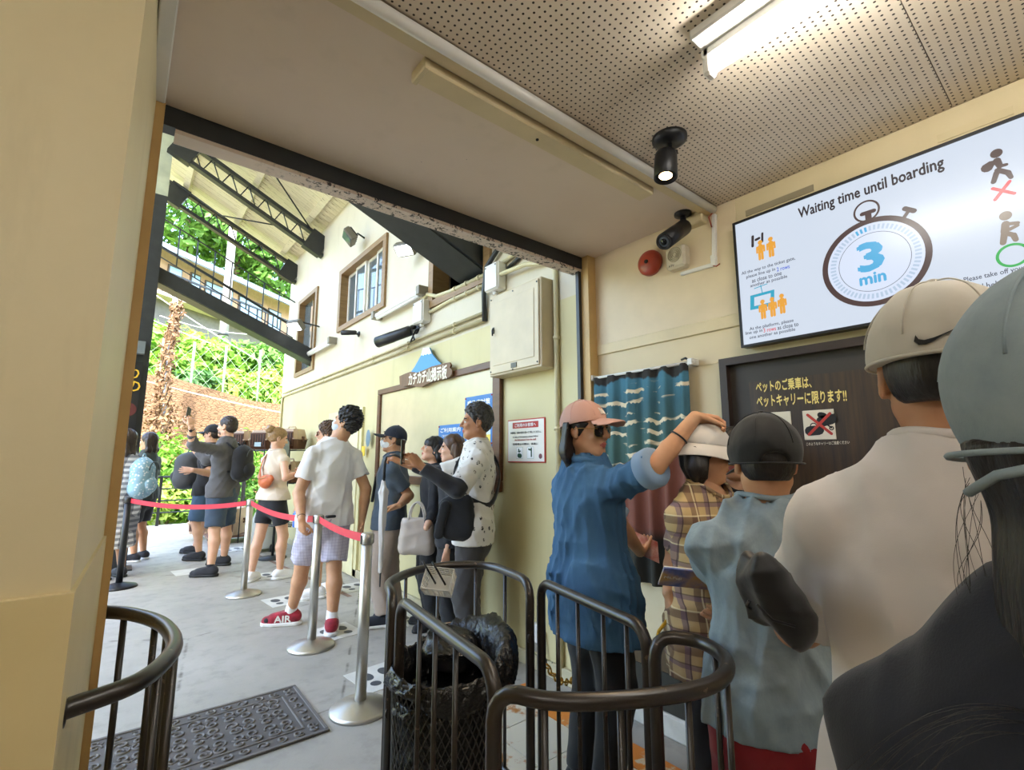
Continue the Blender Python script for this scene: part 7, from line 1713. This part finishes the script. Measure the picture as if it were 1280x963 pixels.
# ---- big man in white T-shirt and white cap
J = person('man in plain white T-shirt and white sports cap seen from behind', (1.02, .165), 1.635, radians(12), SK_t, hy=radians(14), hp=.0, g=1.12, cap_head=1.06, vox=.009, hvox=.0048, armL=dict(e=(1000, 780, True), w=(985, 790, True)), armR=dict(e=(1290, 830, True), w=(1270, 930, True)))
BM = J
shirt(J, cloth('offwhite_cotton', 'd2c9c2', .05, .15), .026, .40, .85, 1.05, .007, 161, .043, True, 'tshirt', .35, .0085); bottoms(J, C_black, .016, .25, .52, 1.0, .005, 162); shoes(J, C_black, M_blacksole)
hair_short(J, HR_black, .003, 163, .001, .001, nape=-.052, capped=.03)
t = NT('white_perforated_cap'); co = t.co(); t.color(t.mix(t.step(t.noise(co, 8), .3, .7), lin('c9c2b4'), lin('bdb5a6'))); t.rough(.8); v = t.voro(co, 330); t.bump(t.step(v, .3, .2), -.15, .001); M_wcap = t.m
co_ = cap(J, M_wcap, True, .0, 1.08, band=.012, seed=164, amp=.003, button=True)
P, k = J['P'], J['k']; f, l, u = J['hf']
sw_ = [(-.030, .010), (-.026, .002), (-.018, -.001), (-.004, .001), (.012, .006), (.030, .0125), (.010, .0035), (-.004, -.004), (-.016, -.008), (-.027, -.007), (-.033, .000)]
V = []
for lift in (0.0035, .0005):
    for a, b_ in sw_:
        y_ = .012 - a * .7; r_ = .1105 * math.sqrt(max(0, 1 - (y_ / .0925) ** 2)); zz = .030 + b_ * .8; r_ *= math.sqrt(max(.2, 1 - ((zz - .032) / .104) ** 2)); V.append(P((-.012 - r_) * 1.08 - lift * 1.6, y_ * 1.08, zz * 1.08))
ns_ = len(sw_); part('swoosh_emblem', MB().add(V, [tuple(range(ns_)), tuple(range(ns_, 2 * ns_))[::-1]] + [(i, (i + 1) % ns_, ns_ + (i + 1) % ns_, ns_ + i) for i in range(ns_)]), M_black, co_)
bgc = PD(972, 752, .80); sbg = thing('shoulder_bag', 'black nylon bag tucked under the arm of the man in white cap', 'bag', bgc - np.array([0, 0, .08]))
bu_, bw_ = nrm(UP * .9 - RT * .35), nrm(RT * .9 + UP * .35)
npart('pouch', NM().add(*field_mesh([ell(bgc + bu_ * .01, (.036, .042, .078), (bw_, FW, bu_)), ell(bgc - bu_ * .028 + bw_ * .014, (.036, .040, .055), (bw_, FW, bu_)), ell(bgc + FW * .05, (.034, .05, .070), (bw_, FW, bu_))], .006, folds(165, .006))), cloth('black_nylon', '121214', .2, .1, .5), sbg)
part('zip', MB().tube([bgc - bw_ * .040 + bu_ * .02 - FW * .02, bgc - bw_ * .030 - bu_ * .004 - FW * .034, bgc - bw_ * .004 - bu_ * .02 - FW * .044], .0022, 6), M_black, sbg)
part('zip_pull', MB().tube([bgc - bw_ * .042 + bu_ * .018, bgc - bw_ * .050 + bu_ * .012, bgc - bw_ * .046 + bu_ * .004], .003, 6), M_black, sbg)
# ---- nearest person: blue-grey cap, dark hair, navy shirt
J = person('nearest visitor in blue-grey cap and navy shirt with long black hair', (.550, .004), 1.51, radians(2), SK_m, hy=radians(4), hp=.0, female=True, g=1.04, cap_head=1.04, vox=.008, hvox=.0042, sdrop=.052, armL=NOHAND, armR=NOHAND)
FP = J
shirt(J, cloth('deep_navy_cotton', '141a28', .25, .25), .016, .45, .9, 1.05, .003, 171, .040, False, 'tshirt', .4, .0075, slr=.047); bottoms(J, C_black, .014, .10, .56, 1.0, .004, 172, 'trousers'); shoes(J, C_black, M_blacksole)
hair_long(J, HR_black, .36, seed=173, back=.03, fringe=False, capped=-.008, body=.045, vox=.0055, front=-.035, sides=(-.9, 0, .35))
t = NT('washed_denim_cap'); co = t.co(); n = t.noise(co, 12, 5, .6); t.color(t.mix(t.step(n, .3, .7), lin('8496a0'), lin('a4b2b8'))); t.rough(.9); t.bump(t.noise(co, 700, 2), .3, .001); t.bump(t.noise(co, 20, 4), .3, .006); M_gcap = t.m
co_ = cap(J, M_gcap, True, -.05, 1.06, band=-.024, seed=174, amp=.002)
P, k = J['P'], J['k']; 
part('cap_strap', MB().tube([P(-.128, y_, -.028) for y_ in (-.03, .0, .035)] + [P(-.115, .062, -.036), P(-.105, .075, -.046), P(-.095, .080, -.050)], .0034, 8), M_gcap, co_)
m = MB(); r = np.random.RandomState(9)
for i in range(12):
    a0 = P(-.03 + .02 * r.rand(), .080 + .004 * r.rand(), -.03 - .03 * r.rand()); L = .06 + .14 * r.rand(); o1, o2 = .03 * r.rand(), 3 * r.rand()
    m.tube([a0 + np.array([0, 0, -L * u_]) - RT * (o1 * sin(u_ * 2.6) + .004 * sin(u_ * 6 + o2)) + FW * .008 * sin(u_ * 4 + i) for u_ in np.linspace(0, 1, 16)], .0002, 4, cap=False)
for i in range(14):
    a0 = P(-.09, .05 + .03 * r.rand(), -.20 - .02 * r.rand()); ln_ = .08 + .08 * r.rand(); dz = .03 + .05 * r.rand(); m.tube([a0 - RT * ln_ * u_ + np.array([0, 0, .012 * sin(u_ * 3) - dz * u_ ** 2]) for u_ in np.linspace(0, 1, 12)], .0002, 4, cap=False)
part('loose_strands', m, HR_black, J['T'], kind='stuff')
# ================================================================== TRASH CAN, BASKET, PET CARRIERS
tc = np.array([.955, 1.555, 0]); RC, HC = .185, .66
can = thing('mesh_trash_can', 'black wire mesh trash can lined with a black bag', 'trash can', tc)
part('rim', MB().tube([tc + [RC * cos(a), RC * sin(a), HC] for a in np.linspace(0, 2 * pi, 40, endpoint=False)], .008, 8, True), M_rail, can)
part('base_ring', MB().tube([tc + [RC * .93 * cos(a), RC * .93 * sin(a), .03] for a in np.linspace(0, 2 * pi, 40, endpoint=False)], .010, 8, True), M_rail, can)
part('floor_plate', MB().lathe(tc, [(RC * .93, .02), (RC * .93, .03)], 32), M_rail, can)
m = MB()
for k in range(46):
    for s_ in (1, -1): m.tube([tc + [RC * (.93 + .07 * u) * cos(2 * pi * k / 46 + s_ * u * 1.75), RC * (.93 + .07 * u) * sin(2 * pi * k / 46 + s_ * u * 1.75), .03 + (HC - .03) * u] for u in np.linspace(0, 1, 13)], .0022, 4, cap=False)
part('mesh_wall', m, mat('grey_wire', '4a4a46', .4, .5, var=.1), can, kind='stuff')
t = NT('black_bin_bag'); t.color(lin('0d0d0e')); t.rough(.22); t.b.inputs['Specular IOR Level'].default_value = .7; co = t.co(); t.bump(t.noise(co, 22, 4, .6, 1.5), .5, .02); t.bump(t.noise(co, 70, 3), .25, .006); M_bag = t.m
rb = np.random.RandomState(3); na, nr = 180, 26; V = []
ph_ = rb.rand(9) * 6.28
for j in range(nr):
    v = j / (nr - 1)
    for i in range(na):
        a = 2 * pi * i / na; w = max(0, cos(a - radians(5))) ** 1.3; fr = max(0, cos(a - radians(225)))
        hgt = .015 + .085 * w - .02 * fr; out = .012 + .060 * w
        if v < .38: q = v / .38; r_ = RC * (.55 + .40 * q); z = HC - .13 + (.13 + hgt) * q ** .8
        elif v < .62: q = (v - .38) / .24; r_ = RC * .95 + (RC * .05 + out) * q; z = HC + hgt + .022 * sin(pi * q)
        else: q = (v - .62) / .38; r_ = RC + out * (1 + .35 * sin(q * 2.6)) - .02 * q * w; z = HC + hgt - (.05 + .15 * w + .025 * sin(3 * a + 1)) * q
        cr = sum((1 - abs(sin(a * k_ * .5 + ph_[k_ % 9] + v * (3 + k_ % 4)))) ** 3 * g_ for k_, g_ in ((9, .012), (14, .011), (23, .008), (37, .005))) - .010
        r_ += cr * (.4 + .9 * abs(v - .5)); z += cr * .7 * (v < .75)
        V.append(tc + [r_ * cos(a), r_ * sin(a), z])
Fq = [(j * na + i, j * na + (i + 1) % na, (j + 1) * na + (i + 1) % na, (j + 1) * na + i) for j in range(nr - 1) for i in range(na)]
bag_o = part('bin_bag', MB().add(V, Fq, 0, True), M_bag, can, 'crumpled glossy black bag')
npart('bag_lining', NM().add(*field_mesh([cone(tc + [0, 0, .20], tc + [0, 0, .60], RC * .88, RC * .97, .02, None, True)], .010, folds(203, .008))), M_bag, can)
npart('bag_neck', NM().add(*field_mesh([ell(tc + [.06, .07, HC + .02], (.11, .10, .07)), cone(tc + [.03, .09, HC + .05], tc + [.0, .11, HC + .14], .05, .010, .05)], .0075, folds(202, .007, 1, 7))), M_bag, bag_o)
# small white perforated basket hooked on the rail
bc_ = PD(549, 728, depth((1.02, 1.93, .88)) - .07); bk = thing('plastic_basket', 'small white perforated plastic basket hooked on the barrier', 'basket', bc_)
Bx, By, Bz = nrm(RT * .80 + UP * .32 - FW * .5), None, nrm(UP * .72 + RT * -.10 - FW * .70); By = nrm(np.cross(Bz, Bx)); Bx = np.cross(By, Bz)
def bpt(x, y, z): return bc_ + Bx * x + By * y + Bz * z
M_bask = mat('basket_white', 'd9d6ca', .4, var=.05); hx, hy_, hz_ = .055, .042, .032
part('floor_plate', MB().obox(bc_ - Bz * hz_, (hx, hy_, .002), (Bx, By, Bz)), M_bask, bk)
for (ax_, sg) in (('x', 1), ('x', -1), ('y', 1), ('y', -1)):
    m = MB(); n_, hh = (4, hy_) if ax_ == 'x' else (5, hx)
    for k in range(n_ + 1):
        u = -hh + 2 * hh * k / n_; a = bpt(sg * hx, u, -hz_) if ax_ == 'x' else bpt(u, sg * hy_, -hz_); c = bpt(sg * hx * 1.06, u * 1.06, hz_) if ax_ == 'x' else bpt(u * 1.06, sg * hy_ * 1.06, hz_); m.bar(a, c, .006, .003, Bx if ax_ == 'x' else By)
    for k in range(5):
        z_ = -hz_ + 2 * hz_ * k / 4; f_ = 1 + .06 * k / 4; a = bpt(sg * hx * f_, -hy_ * f_, z_) if ax_ == 'x' else bpt(-hx * f_, sg * hy_ * f_, z_); c = bpt(sg * hx * f_, hy_ * f_, z_) if ax_ == 'x' else bpt(hx * f_, sg * hy_ * f_, z_); m.bar(a, c, .003, .006 if k < 4 else .009, Bz)
    part('side_lattice', m, M_bask, bk)
for u in (-.02, .022): part('tie', MB().tube([bpt(u, 0, -.02), bpt(u - .03, .03, .045), bpt(u - .055, .055, .06)], .004, 6), M_black, bk)
# ---- rack of pet carriers by the far wall
M_shell = mat('beige_carrier_shell', 'c0a58c', .5, var=.08); M_cbrown = mat('brown_carrier', '5e3a28', .45, var=.12); M_tagblue = mat('tag_pale_blue', 'bfd6e0', .5, var=0)
def carrier(label, c, sz, yaw_, big=False):
    """c = bottom centre; sz = half width, half depth, height"""
    c = np.array(c, float); f = np.array([cos(yaw_), sin(yaw_), 0]); l = np.array([-sin(yaw_), cos(yaw_), 0]); U = np.array([0, 0, 1.]); w, d, h = sz
    T = thing('pet_carrier', label, 'pet carrier', c, 'pet carriers')
    def shell(z0, z1, s0, s1, r): return MB().add([c + f * d * a * s + l * w * b_ * s + U * z for z, s in ((z0, s0), (z1, s1)) for a, b_ in ((-1, -r), (-r, -1), (r, -1), (1, -r), (1, r), (r, 1), (-r, 1), (-1, r))], [tuple(range(8))[::-1], tuple(range(8, 16))] + [(i, (i + 1) % 8, 8 + (i + 1) % 8, 8 + i) for i in range(8)])
    part('lower_shell', shell(.0, h * .48, .88, 1.0, .8), M_shell if big else M_cbrown, T); part('rim_band', shell(h * .48, h * .54, 1.05, 1.05, .8), M_shell, T); part('upper_shell', shell(h * .54, h, 1.0, .82, .72), M_shell, T)
    dr = part('door', MB().obox(c + f * (d + .004) + U * h * .5, (.008, w * .72, h * .36), (f, l, U), 0, .006), M_cbrown, T)
    for k in range(6): u = -w * .58 + w * 1.16 * k / 5; part('door_bar', MB().tube([c + f * (d + .016) + l * u + U * h * .22, c + f * (d + .016) + l * u + U * h * .78], .005, 5), M_black, dr)
    part('handle', MB().tube([c + l * w * .35 + U * h, c + l * w * .3 + U * (h + .035), c - l * w * .3 + U * (h + .035), c - l * w * .35 + U * h], .011, 6), M_shell, T)
    for sg in (1, -1): part('side_clip', MB().obox(c + l * w * 1.06 * sg + U * h * .51, (.03, .012, .04), (f, l, U), 0, .004), M_cbrown, T)
    part('name_tag', MB().obox(c + f * (d + .03) + U * h * .26 + l * w * .1, (.003, w * .30, h * .11), (f, l, U)), M_tagblue, T)
    return T
CY = radians(232)
cps = [(PX(364, 556, 2.0), 'pet carrier on the rack top nearest the far wall corner'), (PY(331, 554, 8.5), 'pet carrier on the rack behind the woman\'s hair bun'), (PY(304, 553, 8.9), 'pet carrier on the rack just right of the man in grey')]
rack = thing('carrier_rack', 'thin metal rack holding the pet carriers by the wall', 'rack', (1.75, 8.3, 0))
for p, lab in cps: p[2] = 1.50; carrier(lab, p, (.165, .22, .30), CY)
p4 = cps[0][0] * [1, 1, 0] + [0, 0, 1.02]; carrier('beige and brown pet carrier on the rack\'s middle shelf', p4, (.165, .22, .30), CY)
pb = G(290, 679); carrier('large beige pet carrier standing low on a trolley', np.array([pb[0], pb[1] + .25, .12]), (.20, .28, .42), radians(240), True)
pb2 = G(262, 676); carrier('beige pet carrier low on the floor behind the men in shorts', np.array([pb2[0] - .05, pb2[1] + .35, .10]), (.18, .25, .36), radians(240), True)
a, b_ = cps[0][0], cps[2][0]; ud = nrm((b_ - a) * [1, 1, 0]); vd = np.cross(ud, (0, 0, 1)); LL = np.linalg.norm((b_ - a)[:2])
for z in (1.485, 1.005, .40):
    q0, q1 = a - ud * .25, (a + ud * (LL + .25)) if z > 1.3 else a + ud * .35
    for k in range(5): off = vd * (-.2 + .1 * k); part('shelf_bar', MB().tube([q0 * [1, 1, 0] + off + [0, 0, z], q1 * [1, 1, 0] + off + [0, 0, z]], .008, 6), M_steel, rack)
for u in (-.24, .33, LL + .24):
    for w_ in (-.2, .2): q = a + ud * u + vd * w_; part('post', MB().tube([(q[0], q[1], 0), (q[0], q[1], 1.5)], .010, 6), M_steel, rack)
tr = thing('floor_trolley', 'low wooden trolley under the large pet carrier', 'trolley', (pb[0], pb[1] + .25, 0))
part('deck', MB().box((pb[0] - .35, pb[1] - .05, .085), (pb[0] + .35, pb[1] + .55, .115), 0, .006), wood('trolley_wood', '7a5a44', '5f4432'), tr)
for sx in (-.28, .28):
    for sy in (.02, .48): part('caster', MB().lathe((pb[0] + sx - .012, pb[1] + sy, .04), [(.04, 0), (.04, .025)], 14, (1, 0, 0)), M_black, tr)
# grey covered fan, white wheeled bin
fn = PD(350, 560, depth((1.85, 7.45, 1.5))); fan = thing('covered_fan', 'round grey covered pedestal fan behind the woman in beige', 'fan', (fn[0], fn[1], 0))
npart('cover', NM().add(*field_mesh([ell(fn, (.09, .13, .19), (nrm((-.6, -.8, 0)), nrm((.8, -.6, 0)), np.array([0, 0, 1.]))), cone(fn - [0, 0, .12], fn - [0, 0, .26], .07, .035, .05)], .012, folds(211, .006))), cloth('grey_cover', '8c9498', .08), fan)
part('stand', MB().tube([(fn[0], fn[1], .03), (fn[0], fn[1], fn[2] - .15)], .018, 8), M_steel, fan); part('base', MB().lathe((fn[0], fn[1], 0), [(.18, 0), (.18, .02), (.03, .04)], 24), M_steel, fan)
wb = G(329, 688); wbn = thing('wheeled_bin', 'pale grey wheeled bin behind the woman\'s legs', 'bin', (wb[0], wb[1], 0))
part('body', MB().lathe((wb[0], wb[1], .05), [(.23, 0), (.24, .02), (.20, .35), (.15, .50), (.12, .53)], 24), mat('pale_grey_plastic', 'c3c6c4', .25, var=.06), wbn); part('lid', MB().lathe((wb[0], wb[1], .58), [(.125, 0), (.12, .03), (.04, .05), (0, .05)], 20), mat('cream_plastic', 'd6d0c0', .35), wbn)
for (dx, dy) in ((.24, -.14), (.05, -.22), (-.18, .1)): part('wheel', MB().lathe((wb[0] + dx, wb[1] + dy, .055), [(.02, 0), (.055, .004), (.055, .03), (.02, .034)], 18, (.8, -.6, 0)), M_black, wbn)
# black end clip on the middle queue post
part('belt_clip', MB().box((QP[2][0] + .03, QP[2][1] - .10, .925), (QP[2][0] + .10, QP[2][1] - .055, .945), 0, .006), M_black, qs[2])
